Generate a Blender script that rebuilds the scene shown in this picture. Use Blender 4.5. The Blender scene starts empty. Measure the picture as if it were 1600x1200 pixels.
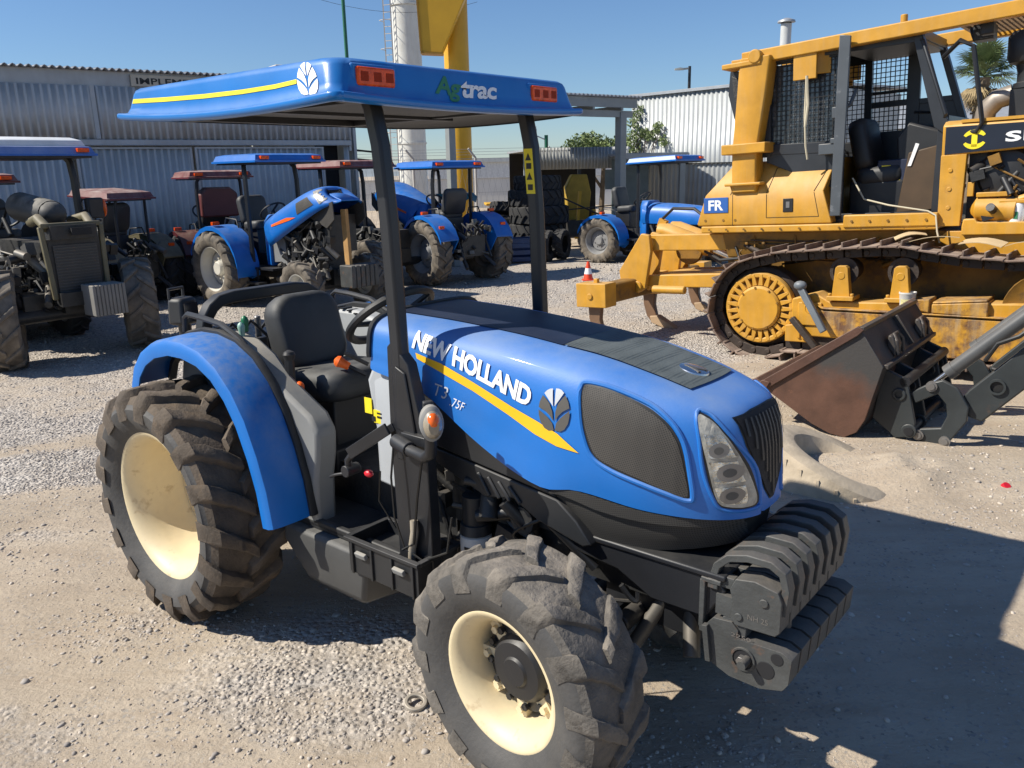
import bpy, bmesh, math, random
import numpy as np
from mathutils import Vector, Matrix, noise
from mathutils.bvhtree import BVHTree
random.seed(7); rng = np.random.default_rng(11)
C = bpy.context.scene.collection
SC = bpy.context.scene
R = math.radians
PI = math.pi

# ------------------------------------------------------------------ camera
F_PX, PITCH, ROLL, CAM_H = 1268.4, 0.2563, -0.0230, 1.862
def cam_axes():
    fwd = Vector((0, math.cos(PITCH), -math.sin(PITCH))); up = Vector((0, math.sin(PITCH), math.cos(PITCH))); rt = Vector((1, 0, 0))
    c, s = math.cos(ROLL), math.sin(ROLL)
    return c*rt + s*up, -s*rt + c*up, fwd
CR, CU, CW = cam_axes()
CAM_POS = Vector((0, 0, CAM_H))
cam = bpy.data.cameras.new('camera'); cam_o = bpy.data.objects.new('camera', cam); C.objects.link(cam_o)
cam.sensor_width = 36; cam.lens = 36*F_PX/1600; cam.clip_start = 0.05; cam.clip_end = 3000
m = Matrix((CR, CU, -CW)).transposed().to_4x4(); m.translation = CAM_POS
cam_o.matrix_world = m
SC.camera = cam_o

# ------------------------------------------------------------------ sun, sky, exposure
HEAD = -0.6955                      # the parked tractor's heading
TX, TY = -1.069, 3.755
sl = Vector((.74, .79, -1))         # light direction in the tractor's frame
SUN_D = Matrix.Rotation(HEAD, 3, 'Z') @ sl; SUN_D.normalize()
sun = bpy.data.lights.new('sun', 'SUN'); sun.energy = 4.8; sun.angle = R(.5); sun.color = (1, .94, .83)
sun_o = bpy.data.objects.new('sun', sun); C.objects.link(sun_o)
sun_o.rotation_euler = SUN_D.to_track_quat('-Z', 'Y').to_euler(); sun_o.location = (-20, -5, 20)
w = bpy.data.worlds.new('World'); SC.world = w; w.use_nodes = True
nt = w.node_tree; nt.nodes.clear()
sky = nt.nodes.new('ShaderNodeTexSky'); sky.sky_type = 'NISHITA'; sky.sun_disc = False
sky.sun_elevation = math.asin(-SUN_D.z); sky.sun_rotation = math.atan2(-SUN_D.x, -SUN_D.y) % (2*PI)
sky.air_density = 1.15; sky.dust_density = .1; sky.ozone_density = 4.5; sky.altitude = 600
bg = nt.nodes.new('ShaderNodeBackground'); bg.inputs[1].default_value = .080
out = nt.nodes.new('ShaderNodeOutputWorld'); tint = nt.nodes.new('ShaderNodeMix'); tint.data_type = 'RGBA'; tint.blend_type = 'MULTIPLY'; tint.inputs[0].default_value = 1; tint.inputs[7].default_value = (.73, .84, 1.0, 1)
nt.links.new(sky.outputs[0], tint.inputs[6]); nt.links.new(tint.outputs[2], bg.inputs[0]); nt.links.new(bg.outputs[0], out.inputs[0])
SC.view_settings.view_transform = 'Standard'; SC.view_settings.look = 'None'; SC.view_settings.exposure = .52; SC.view_settings.gamma = 1

# ------------------------------------------------------------------ materials
def M(name, col, rough=.5, metal=0, var=.12, vscale=5, dust=0., dustcol=(.40,.33,.25), dscale=7, dustall=.0, bump=0., bscale=80, wear=0., wearcol=(.3,.3,.3), wscale=9, spec=.5, pat=None, alpha=None, emit=None, coat=0, trans=0, streak=0):
    m = bpy.data.materials.new(name); m.use_nodes = True
    t = m.node_tree; N = t.nodes; L = t.links; b = N['Principled BSDF']
    b.inputs['Roughness'].default_value = rough; b.inputs['Metallic'].default_value = metal
    b.inputs['Specular IOR Level'].default_value = spec; b.inputs['Coat Weight'].default_value = coat
    if trans: b.inputs['Transmission Weight'].default_value = trans
    tc = N.new('ShaderNodeTexCoord')
    def noi(scale, det=5, rg=.55, vec=None):
        n = N.new('ShaderNodeTexNoise'); n.inputs['Scale'].default_value = scale; n.inputs['Detail'].default_value = det; n.inputs['Roughness'].default_value = rg
        L.new(vec or tc.outputs['Object'], n.inputs['Vector']); return n.outputs['Fac']
    def mr(v, a, b_, c=0., d=1.):
        n = N.new('ShaderNodeMapRange'); n.inputs[1].default_value = a; n.inputs[2].default_value = b_; n.inputs[3].default_value = c; n.inputs[4].default_value = d
        L.new(v, n.inputs[0]); return n.outputs[0]
    def mix(f, a, bb):
        n = N.new('ShaderNodeMix'); n.data_type = 'RGBA'
        for s, v in ((n.inputs[0], f), (n.inputs[6], a), (n.inputs[7], bb)):
            if hasattr(v, 'links'): L.new(v, s)
            else: s.default_value = v if isinstance(v, (float, int)) else (*v, 1)
        return n.outputs[2]
    def mul(a, bb):
        n = N.new('ShaderNodeMath'); n.operation = 'MULTIPLY'
        for s, v in ((n.inputs[0], a), (n.inputs[1], bb)):
            if hasattr(v, 'links'): L.new(v, s)
            else: s.default_value = v
        return n.outputs[0]
    lo = tuple(max(0, c*(1-var)) for c in col); hi = tuple(min(1, c*(1+var)) for c in col)
    c = mix(mr(noi(vscale), .3, .7), lo, hi)
    if pat: c = pat(N, L, tc, mix, mr, noi, mul, c)
    if wear:
        c = mix(mul(mr(noi(wscale, 8, .65), .68-.3*wear, .74-.2*wear), min(1, wear*1.6)), c, wearcol)
    if streak:
        mp = N.new('ShaderNodeMapping'); mp.inputs['Scale'].default_value = (1, 1, .12); L.new(tc.outputs['Object'], mp.inputs['Vector'])
        c = mix(mul(mr(noi(14, 6, .6, mp.outputs[0]), .45, .75), streak), c, dustcol)
    if dust or dustall:
        g = N.new('ShaderNodeNewGeometry'); sx = N.new('ShaderNodeSeparateXYZ'); L.new(g.outputs['Normal'], sx.inputs[0])
        up = mr(sx.outputs[2], .15, .95, dustall, max(dust, dustall))
        c = mix(mul(up, mr(noi(dscale, 7, .62), .30, .68)), c, dustcol)
        rr = mix(up, (rough,)*3, (.85,)*3); L.new(rr, b.inputs['Roughness'])
    L.new(c, b.inputs['Base Color'])
    if bump:
        bn = N.new('ShaderNodeBump'); bn.inputs['Strength'].default_value = min(1, bump); bn.inputs['Distance'].default_value = .01*max(1, bump)
        L.new(noi(bscale, 6, .6), bn.inputs['Height']); L.new(bn.outputs[0], b.inputs['Normal'])
    if emit: b.inputs['Emission Color'].default_value = (*emit, 1); b.inputs['Emission Strength'].default_value = 1
    return m

def pat_mesh(pitch, dark, light, rot=0.):
    def f(N, L, tc, mix, mr, noi, mul, c):
        fs = []
        for ang in (rot, rot + 90):
            mp = N.new('ShaderNodeMapping'); mp.inputs['Rotation'].default_value = (0, R(ang), 0); L.new(tc.outputs['Object'], mp.inputs['Vector'])
            wv = N.new('ShaderNodeTexWave'); wv.inputs['Scale'].default_value = 6.2832/20/pitch; wv.bands_direction = 'X'; L.new(mp.outputs[0], wv.inputs['Vector'])
            fs.append(mr(wv.outputs['Fac'], .25, .75))
        return mix(mul(fs[0], fs[1]), mix(mr(noi(5), .3, .7), light, tuple(x*.75 for x in light)), dark)
    return f

DUST = (.43, .35, .265)
blue = M('blue_paint', (.004, .140, .50), .40, var=.06, dust=.62, dustcol=(.25, .31, .41), dscale=2.6, dustall=.06, wear=.05, wearcol=(.03, .12, .42), wscale=11, coat=.08, bump=.05, bscale=120)
blue_roof = M('blue_roof_plastic', (.004, .145, .46), .3, var=.08, dust=.25, dustcol=(.45, .5, .56), coat=.2, bump=.04, bscale=30)
blue_fender = M('blue_fender_paint', (.004, .14, .49), .42, var=.06, dust=.5, dustcol=(.28, .30, .34), dscale=22, wear=.08, wearcol=(.05, .12, .33), wscale=25, bump=.04, bscale=150)
blue_far = M('blue_tractor_paint', (.004, .125, .47), .38, var=.1, dust=.25, dustcol=(.35, .38, .42))
navy = M('dark_blue_top_panel', (.007, .013, .034), .5, var=.1, dust=.05, dustcol=(.2, .22, .26), bump=.03, bscale=300)
grille_top = M('weathered_intake_panel', (.06, .075, .078), .6, var=.25, dust=.35, dustcol=(.16, .18, .18), pat=pat_mesh(.012, (.035, .045, .048), (.085, .1, .1)), bump=.2, bscale=120)
meshm = M('perforated_side_screen', (.05, .05, .05), .6, pat=pat_mesh(.0062, (.016, .016, .016), (.078, .072, .065), 24), spec=.3)
meshlow = M('perforated_skirt_screen', (.03, .03, .03), .62, pat=pat_mesh(.0065, (.010, .010, .011), (.05, .048, .045), 10), spec=.3)
blackp = M('black_plastic', (.018, .019, .021), .48, var=.2, dust=.35, dustcol=(.16, .15, .14), dscale=5, bump=.06, bscale=260)
blackm = M('black_painted_steel', (.014, .015, .018), .42, var=.2, dust=.22, dustcol=(.16, .15, .13), bump=.05, bscale=120)
greasy = M('greasy_engine_metal', (.020, .020, .020), .5, var=.4, vscale=12, dust=.4, dustcol=(.15, .13, .11), bump=.3, bscale=40)
charcoal = M('charcoal_cast_iron', (.055, .058, .058), .5, var=.25, vscale=9, dust=.5, dustcol=(.17, .145, .12), wear=.35, wearcol=(.16, .085, .05), wscale=14, bump=.25, bscale=60)
greyp = M('grey_cab_plastic', (.20, .205, .205), .55, var=.08, dust=.85, dustcol=(.40, .36, .29), bump=.05, bscale=250)
greyl = M('light_grey_cowl', (.36, .38, .40), .5, var=.06, dust=.3, dustcol=(.46, .42, .36), bump=.03, bscale=250)
seatm = M('grey_black_vinyl_seat', (.035, .037, .04), .5, var=.15, dust=.55, dustcol=(.2, .195, .18), bump=.08, bscale=300)
cream = M('cream_wheel_paint', (.69, .58, .37), .42, var=.07, dust=.30, dustcol=(.50, .40, .26), wear=.34, wearcol=(.36, .25, .13), wscale=12, streak=.3, bump=.05, bscale=100)
white_rim = M('off_white_wheel_paint', (.55, .53, .47), .5, var=.1, dust=.2, wear=.2, wearcol=(.3, .25, .18))
grey_rim = M('grey_wheel_steel', (.22, .22, .22), .5, var=.15, wear=.3, wearcol=(.2, .14, .1))
rub_rear = M('worn_muddy_rubber', (.062, .050, .040), .85, var=.35, vscale=9, dust=.55, dustall=.22, dustcol=(.25, .185, .125), dscale=12, wear=.4, wearcol=(.13, .09, .055), wscale=7, bump=.45, bscale=70)
rub_side = M('grey_black_sidewall', (.052, .052, .053), .7, var=.22, vscale=7, dust=.2, dustall=.12, dustcol=(.26, .23, .19), dscale=8, bump=.25, bscale=60)
rub_front = M('dusty_grey_rubber', (.075, .07, .064), .88, var=.3, vscale=9, dust=.75, dustall=.22, dustcol=(.36, .31, .25), dscale=11, bump=.8, bscale=45)
rub_far = M('dusty_tractor_rubber', (.060, .054, .047), .85, var=.3, dust=.7, dustall=.5, dustcol=(.34, .28, .21), bump=.3, bscale=30)
rub_dark = M('dark_old_rubber', (.025, .025, .026), .8, var=.3, dust=.3, dustcol=(.14, .13, .12), bump=.3, bscale=30)
yellow_d = M('yellow_decal', (.83, .46, .012), .45, var=.04)
yellow_l = M('yellow_warning_label', (.82, .66, .02), .5, var=.04)
white_d = M('white_lettering', (.80, .80, .80), .45, var=.04)
silver_d = M('silver_lettering', (.50, .52, .55), .4, var=.04)
green_d = M('green_lettering', (.035, .20, .09), .5)
black_d = M('black_print', (.012, .012, .012), .5)
darkg_d = M('dark_grey_decal', (.085, .08, .072), .5, var=.1)
orange = M('orange_lens', (.75, .12, .008), .22, var=.12, coat=.2)
orange_r = M('red_orange_lamp_lens', (.70, .075, .004), .25, var=.35, vscale=40, coat=.1, spec=.3)
orange_k = M('orange_knob', (.80, .13, .015), .4)
glassy = M('lamp_glass', (.30, .29, .25), .16, var=.55, vscale=22, spec=.8, coat=.8, dust=.35, bump=.35, bscale=28)
lampclear = M('dusty_clear_lens', (.26, .225, .17), .25, var=.2, vscale=30, coat=.6, dust=.4)
chrome = M('bright_metal', (.6, .6, .6), .25, metal=1, var=.1)
reflm = M('lamp_reflector', (.55, .53, .47), .22, metal=.75, var=.6, vscale=34, bump=.9, bscale=38, dust=.2)
steel = M('worn_steel', (.25, .24, .23), .45, metal=.7, var=.2)
cy = M('yellow_machine_paint', (.53, .265, .022), .45, var=.14, dust=.6, dustcol=(.50, .36, .19), dscale=5, streak=.22, wear=.20, wearcol=(.30, .15, .03), wscale=6, bump=.06, bscale=60)
cy_rust = M('scraped_yellow_steel', (.50, .25, .022), .55, var=.15, dust=.5, dustcol=(.42, .3, .17), wear=.85, wearcol=(.13, .062, .03), wscale=6, streak=.8, bump=.25, bscale=30)
cy_dark = M('grimy_yellow_steel', (.22, .11, .012), .6, var=.3, dust=.4, dustcol=(.25, .18, .1), wear=.5, wearcol=(.08, .05, .025), wscale=4, bump=.2, bscale=30)
trackm = M('rusty_track_steel', (.15, .10, .075), .65, metal=.1, var=.35, vscale=9, dust=.95, dustall=.15, dustcol=(.44, .35, .28), bump=.35, bscale=40)
trackdark = M('dark_track_links', (.035, .024, .018), .65, var=.4, dust=.35, dustcol=(.2, .14, .1), bump=.4, bscale=40)
cabm = M('charcoal_cab_paint', (.022, .025, .030), .4, var=.2, dust=.3, dustcol=(.17, .16, .15), bump=.04)
brown_in = M('brown_cab_panel', (.07, .042, .02), .6, var=.2)
rust = M('rusty_bucket_steel', (.088, .042, .028), .55, var=.3, vscale=4, dust=.4, dustcol=(.26, .16, .1), wear=.25, wearcol=(.05, .045, .045), wscale=3, bump=.2, bscale=50)
bucketm = M('scratched_dark_bucket_paint', (.052, .046, .042), .45, var=.25, vscale=4, dust=.35, dustcol=(.2, .15, .11), wear=.55, wearcol=(.13, .055, .03), wscale=3.5, bump=.15, bscale=60)
loaderm = M('grey_loader_paint', (.030, .035, .037), .4, var=.2, dust=.35, dustcol=(.2, .17, .14), wear=.22, wearcol=(.14, .08, .05), wscale=8, bump=.08, bscale=60)
maroon = M('maroon_paint', (.12, .018, .022), .45, var=.2, dust=.8, dustcol=(.46, .38, .34))
olive = M('dusty_olive_paint', (.12, .105, .06), .55, var=.2, dust=.4)
wood = M('raw_wood_plank', (.42, .24, .085), .7, var=.25, streak=.4, dustcol=(.28, .14, .05))
cardb = M('cardboard', (.50, .38, .22), .85, var=.12)
galv = M('galvanised_sheet', (.50, .51, .505), .75, wear=.10, wearcol=(.28, .26, .25), wscale=2.2, metal=.0, var=.14, vscale=1.3, streak=.28, dustcol=(.20, .2, .2), bump=.03)
galv_l = M('bright_galvanised_sheet', (.40, .42, .425), .45, metal=.2, var=.10, vscale=1.5, streak=.25, dustcol=(.36, .33, .29))
galv_trim = M('grey_steel_trim', (.36, .375, .39), .45, metal=.3, var=.12, vscale=3, streak=.2, dustcol=(.2, .19, .18))
greysteel = M('grey_painted_steel', (.25, .265, .26), .5, var=.1, vscale=3)
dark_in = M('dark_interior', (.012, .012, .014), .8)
signm = M('cream_sign_board', (.46, .42, .34), .6, var=.1)
tower_w = M('white_tower_paint', (.62, .62, .58), .55, var=.1, vscale=1, streak=.3, dustcol=(.42, .38, .32))
tower_y = M('yellow_tower_paint', (.60, .33, .015), .5, var=.1, vscale=1)
greenp = M('green_pole_paint', (.012, .13, .065), .5)
concrete = M('pale_concrete', (.46, .44, .41), .8, var=.12, vscale=2, bump=.1)
leafm = M('dusty_green_leaf', (.16, .21, .075), .6, var=.5, vscale=3)
palmm = M('palm_frond_green', (.11, .15, .055), .55, var=.4, vscale=4)
palmdry = M('dry_palm_frond', (.30, .22, .11), .8, var=.3)
bark = M('palm_bark', (.16, .12, .08), .9, var=.3, bump=.5, bscale=20)
hillm = M('hazy_hill', (.20, .23, .25), .95, var=.15, vscale=.02)
cone_o = M('red_orange_cone', (.75, .06, .015), .5)
tarp = M('teal_tarp', (.015, .10, .14), .5, var=.3)
sandcap = M('dusty_pale_rubber', (.42, .35, .26), .9, var=.2, vscale=8, bump=.4, bscale=30)
redcap = M('red_plastic', (.6, .015, .03), .4)
paper = M('white_label_plastic', (.62, .61, .57), .55, var=.1, wear=.15, wearcol=(.35, .30, .2))
water_blue = M('blue_label', (.02, .10, .36), .5)
wire = M('black_rubber_hose', (.012, .012, .012), .45, var=.1, dust=.3, dustcol=(.15, .14, .12))
rope = M('pale_rope', (.50, .45, .33), .9)

# ------------------------------------------------------------------ geometry helpers
class MB:
    def __init__(s): s.v = []; s.f = []; s.m = []
    def add(s, vs, fs, mi=0):
        o = len(s.v); s.v += [tuple(v) for v in vs]; s.f += [tuple(i+o for i in f) for f in fs]; s.m += [mi]*len(fs); return s
    def box(s, c, d, rot=None, mi=0, taper=(1, 1)):
        vs = []
        for z in (-1, 1):
            tx, ty = taper if z > 0 else (1, 1)
            for x, y in ((-1, -1), (1, -1), (1, 1), (-1, 1)):
                v = Vector((x*d[0]/2*tx, y*d[1]/2*ty, z*d[2]/2))
                if rot is not None: v = rot @ v
                vs.append(v + Vector(c))
        return s.add(vs, [(3, 2, 1, 0), (4, 5, 6, 7), (0, 1, 5, 4), (1, 2, 6, 5), (2, 3, 7, 6), (3, 0, 4, 7)], mi)
    def bar(s, a, b, wd, ht, mi=0, up=(0, 0, 1)):
        a, b = Vector(a), Vector(b); d = (b-a); l = d.length; d.normalize(); u = Vector(up)
        if abs(d.dot(u)) > .97: u = Vector((1, 0, 0))
        y = u.cross(d).normalized(); z = d.cross(y)
        return s.box((a+b)/2, (l, wd, ht), Matrix((d, y, z)).transposed(), mi)
    def tube(s, pts, r, n=8, mi=0, closed=False, cap=True):
        pts = [Vector(p) for p in pts]; k = len(pts); rings = []; ref = None
        for i, p in enumerate(pts):
            if closed: t = pts[(i+1) % k]-pts[i-1]
            else: t = pts[min(i+1, k-1)]-pts[max(i-1, 0)]
            t.normalize()
            if ref is None:
                ref = Vector((0, 0, 1)) if abs(t.z) < .9 else Vector((1, 0, 0))
            x = ref.cross(t)
            if x.length < 1e-5: x = Vector((1, 0, 0)).cross(t)
            x.normalize(); y = t.cross(x); ref = y
            rr = r[i] if isinstance(r, (list, tuple)) else r
            rings.append([p + x*rr*math.cos(2*PI*j/n) + y*rr*math.sin(2*PI*j/n) for j in range(n)])
        return s.loft(rings, cap=cap and not closed, closed=closed, mi=mi)
    def loft(s, rings, cap=True, closed=False, mi=0, wrap=True):
        n = len(rings[0]); k = len(rings); vs = [p for r in rings for p in r]; fs = []
        for i in range(k if closed else k-1):
            a, b = i*n, ((i+1) % k)*n
            for j in range(n if wrap else n-1):
                j2 = (j+1) % n; fs.append((a+j, a+j2, b+j2, b+j))
        if cap: fs.append(tuple(range(n-1, -1, -1))); fs.append(tuple(range((k-1)*n, k*n)))
        return s.add(vs, fs, mi)
    def cyl(s, a, b, r0, r1=None, n=20, mi=0, cap=True):
        r1 = r0 if r1 is None else r1
        return s.tube([a, b], [r0, r1], n, mi, cap=cap)
    def lathe(s, prof, c=(0, 0, 0), axis='y', n=48, mi=0, closed=False):
        rings = []
        for r, h in prof:
            ring = []
            for j in range(n):
                a = 2*PI*j/n; ca, sa = r*math.cos(a), r*math.sin(a)
                p = {'y': (ca, h, sa), 'z': (ca, sa, h), 'x': (h, ca, sa)}[axis]
                ring.append(Vector(p)+Vector(c))
            rings.append(ring)
        return s.loft(rings, cap=False, closed=closed, mi=mi)
    def prism(s, poly, a, b, axis='y', mi=0, poly2=None):
        def P(p, h): return {'y': (p[0], h, p[1]), 'z': (p[0], p[1], h), 'x': (h, p[0], p[1])}[axis]
        n = len(poly); q = poly2 or poly
        vs = [P(p, a) for p in poly] + [P(p, b) for p in q]
        fs = [tuple(range(n)), tuple(range(2*n-1, n-1, -1))] + [(i, n+i, n+(i+1) % n, (i+1) % n) for i in range(n)]
        return s.add(vs, fs, mi)
    def ball(s, c, r, n=12, mi=0, sc=(1, 1, 1)):
        k = max(4, n//2); prof = [(max(1e-4, r*math.sin(PI*i/k)), -r*math.cos(PI*i/k)) for i in range(k+1)]
        o = len(s.v); s.lathe(prof, (0, 0, 0), 'z', n, mi)
        for i in range(o, len(s.v)):
            x, y, z = s.v[i]; s.v[i] = (x*sc[0]+c[0], y*sc[1]+c[1], z*sc[2]+c[2])
        return s
    def build(s, name, mats, parent=None, bevel=0, ang=38, seg=2, label=None, loc=None):
        me = bpy.data.meshes.new(name)
        me.from_pydata([tuple(v) for v in s.v], [], s.f)
        if not isinstance(mats, (list, tuple)): mats = [mats]
        for m in mats: me.materials.append(m)
        if any(s.m): me.polygons.foreach_set('material_index', s.m)
        bm = bmesh.new(); bm.from_mesh(me); bmesh.ops.recalc_face_normals(bm, faces=bm.faces[:]); bm.to_mesh(me); bm.free()
        me.shade_smooth(); me.set_sharp_from_angle(angle=R(ang))
        return link(name, me, parent, bevel, seg, label, loc)
def link(name, me, parent=None, bevel=0, seg=2, label=None, loc=None):
    o = bpy.data.objects.new(name, me); C.objects.link(o)
    if parent: o.parent = parent
    if loc: o.location = loc
    if bevel:
        b = o.modifiers.new('bevel', 'BEVEL'); b.width = bevel; b.segments = seg; b.limit_method = 'ANGLE'; b.angle_limit = R(40)
    if label: o['label'] = label
    return o
def thing(name, label, cat, loc=(0, 0, 0), rz=0, group=None, ry=0):
    o = bpy.data.objects.new(name, None); C.objects.link(o); o.empty_display_size = .2
    o.location = loc; o.rotation_euler = (0, ry, rz)
    return tag(o, label, cat, group)
def tag(o, label, cat, group=None):
    o['label'] = label; o['category'] = cat
    if group: o['group'] = group
    return o
def struct(o, kind='structure'):
    o['kind'] = kind; return o
def copy_tree(o, parent=None, label=None):
    c = o.copy(); C.objects.link(c); c.parent = parent
    if label: c['label'] = label
    for ch in list(o.children): copy_tree(ch, c)
    return c
def cam_ray(px, py): return (CW + CR*((px-800)/F_PX) + CU*((600-py)/F_PX))
def rr_poly(w, h, r, n=5):
    out = []
    for cx, cy, a0 in ((w/2-r, h/2-r, 0), (-w/2+r, h/2-r, 90), (-w/2+r, -h/2+r, 180), (w/2-r, -h/2+r, 270)):
        for i in range(n+1):
            a = R(a0+90*i/n); out.append((cx+r*math.cos(a), cy+r*math.sin(a)))
    return out
def smooth_loop(pts, n=6):
    k = len(pts); out = []
    for i in range(k):
        p0, p1, p2, p3 = [Vector(pts[(i+j-1) % k]) for j in range(4)]
        for q in range(n):
            t = q/n
            out.append(.5*((2*p1)+(-p0+p2)*t+(2*p0-5*p1+4*p2-p3)*t*t+(-p0+3*p1-3*p2+p3)*t**3))
    return out
def arc(cx, cz, r, a0, a1, n): return [(cx+r*math.cos(R(a0+(a1-a0)*i/n)), cz+r*math.sin(R(a0+(a1-a0)*i/n))) for i in range(n+1)]
def lerp(tab, x):
    if x <= tab[0][0]: return tab[0][1]
    for (a, va), (b, vb) in zip(tab, tab[1:]):
        if x <= b: return va+(vb-va)*(x-a)/(b-a)
    return tab[-1][1]

def text_polys(txt, offset=.02, size=1., spacing=1.0, shear=0):
    """a word as a flat triangulated mesh in a box 0..1 x 0..1"""
    cu = bpy.data.curves.new('lettering_curve', 'FONT'); cu.body = txt; cu.offset = offset; cu.space_character = spacing; cu.shear = shear; cu.resolution_u = 3
    o = bpy.data.objects.new('lettering_curve', cu); C.objects.link(o)
    dg = bpy.context.evaluated_depsgraph_get(); me = bpy.data.meshes.new_from_object(o.evaluated_get(dg))
    bpy.data.objects.remove(o); bpy.data.curves.remove(cu)
    v = np.array([p.co[:2] for p in me.vertices]); f = [tuple(p.vertices) for p in me.polygons]
    lo, hi = v.min(0), v.max(0); v = (v-lo)/(hi-lo); bpy.data.meshes.remove(me)
    return [tuple(p) for p in v], f
def stick(name, shapes, mapf, bvh, off, mat, parent, dirf=None, maxlen=.03, thick=.0, label=None):
    """lay flat 2-D shapes on a surface: shapes = (verts, faces) in 2-D; mapf -> (origin, direction) of a ray in the parent's frame"""
    bm = bmesh.new()
    for vs, fs in shapes:
        bv = [bm.verts.new((p[0], p[1], 0)) for p in vs]
        for f in fs:
            try: bm.faces.new([bv[i] for i in f])
            except ValueError: pass
    bmesh.ops.remove_doubles(bm, verts=bm.verts[:], dist=1e-6)
    for v in bm.verts:
        o, d = mapf(v.co.x, v.co.y); v.co = o
        v.index = 0
    # subdivide long edges in ray-origin space, then drop on the surface
    bmesh.ops.triangulate(bm, faces=bm.faces[:])
    for _ in range(6):
        es = [e for e in bm.edges if e.calc_length() > maxlen]
        if not es: break
        bmesh.ops.subdivide_edges(bm, edges=es, cuts=1); bmesh.ops.triangulate(bm, faces=bm.faces[:])
    dead = []
    for v in bm.verts:
        d = dirf(v.co) if dirf else d
        h, nrm, i, dist = bvh.ray_cast(v.co, d)
        if h is None: dead.append(v); continue
        if nrm.dot(d) > 0: nrm = -nrm
        v.co = h + nrm*off
    if dead: bmesh.ops.delete(bm, geom=dead, context='VERTS')
    for f in bm.faces:
        f.normal_update()
    bmesh.ops.recalc_face_normals(bm, faces=bm.faces[:])
    s = 0
    for f in bm.faces: s += f.normal.dot(dirf(f.calc_center_median()) if dirf else d)*f.calc_area()
    if s > 0: bmesh.ops.reverse_faces(bm, faces=bm.faces[:])
    me = bpy.data.meshes.new(name); bm.to_mesh(me); bm.free(); me.materials.append(mat); me.shade_smooth()
    return link(name, me, parent, label=label)
def poly_shape(p): return ([tuple(q) for q in p], [tuple(range(len(p)))])
def bvh_of(mb): return BVHTree.FromPolygons([Vector(v) for v in mb.v], mb.f)
def quad_map(bl, br, tl, tr):
    bl, br, tl, tr = map(Vector, (bl, br, tl, tr))
    return lambda u, v: bl*(1-u)*(1-v)+br*u*(1-v)+tl*(1-u)*v+tr*u*v

def clutter(mb, lo, hi, n, seed, s=1., nm=1):
    """engine-bay bits between two corners: pipes, hoses, castings, pots"""
    r = random.Random(seed); P = lambda: V3(*[r.uniform(a, b) for a, b in zip(lo, hi)])
    for k in range(n):
        p = P(); q = r.random(); mi = r.randrange(nm)
        if q < .28: mb.box(p, (r.uniform(.04, .13)*s, r.uniform(.04, .10)*s, r.uniform(.04, .12)*s), Matrix.Rotation(r.uniform(-.4, .4), 3, 'Y'), mi)
        elif q < .55:
            d = V3(r.uniform(-1, 1), r.uniform(-.5, .5), r.uniform(-1, 1)).normalized()*r.uniform(.06, .16)*s; mb.cyl(p-d, p+d, r.uniform(.014, .045)*s, n=10, mi=mi)
        else:
            a, b = P(), P(); m_ = (a+b)/2+V3(r.uniform(-.1, .1), r.uniform(-.06, .06), r.uniform(-.12, .02))*s; b = a+(b-a)*.55; pts = [a*(1-t)**2+m_*2*t*(1-t)+b*t*t for t in [i/7 for i in range(8)]]; mb.tube(pts, r.uniform(.006, .016)*s, 6, mi)
def V3(*a): return Vector(a)
LEAF = []
for sx in (1, -1):
    def mir(p): return [(.5+sx*x*.5, .5+y*.5) for x, y in p]
    LEAF += [('top', mir([(.05, .18), (.10, 1.0), (.28, .99), (.45, .93), (.62, .80), (.30, .45)])),
             ('mid', mir([(.06, -.52), (.10, -.05), (.28, .32), (.55, .58), (.72, .70), (.90, .38), (.96, .12), (.55, -.05), (.28, -.25)])),
             ('low', mir([(.03, -.96), (.12, -.62), (.40, -.35), (.70, -.15), (.97, .0), (.96, -.25), (.85, -.60), (.62, -.88), (.35, -1.0)]))]

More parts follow.
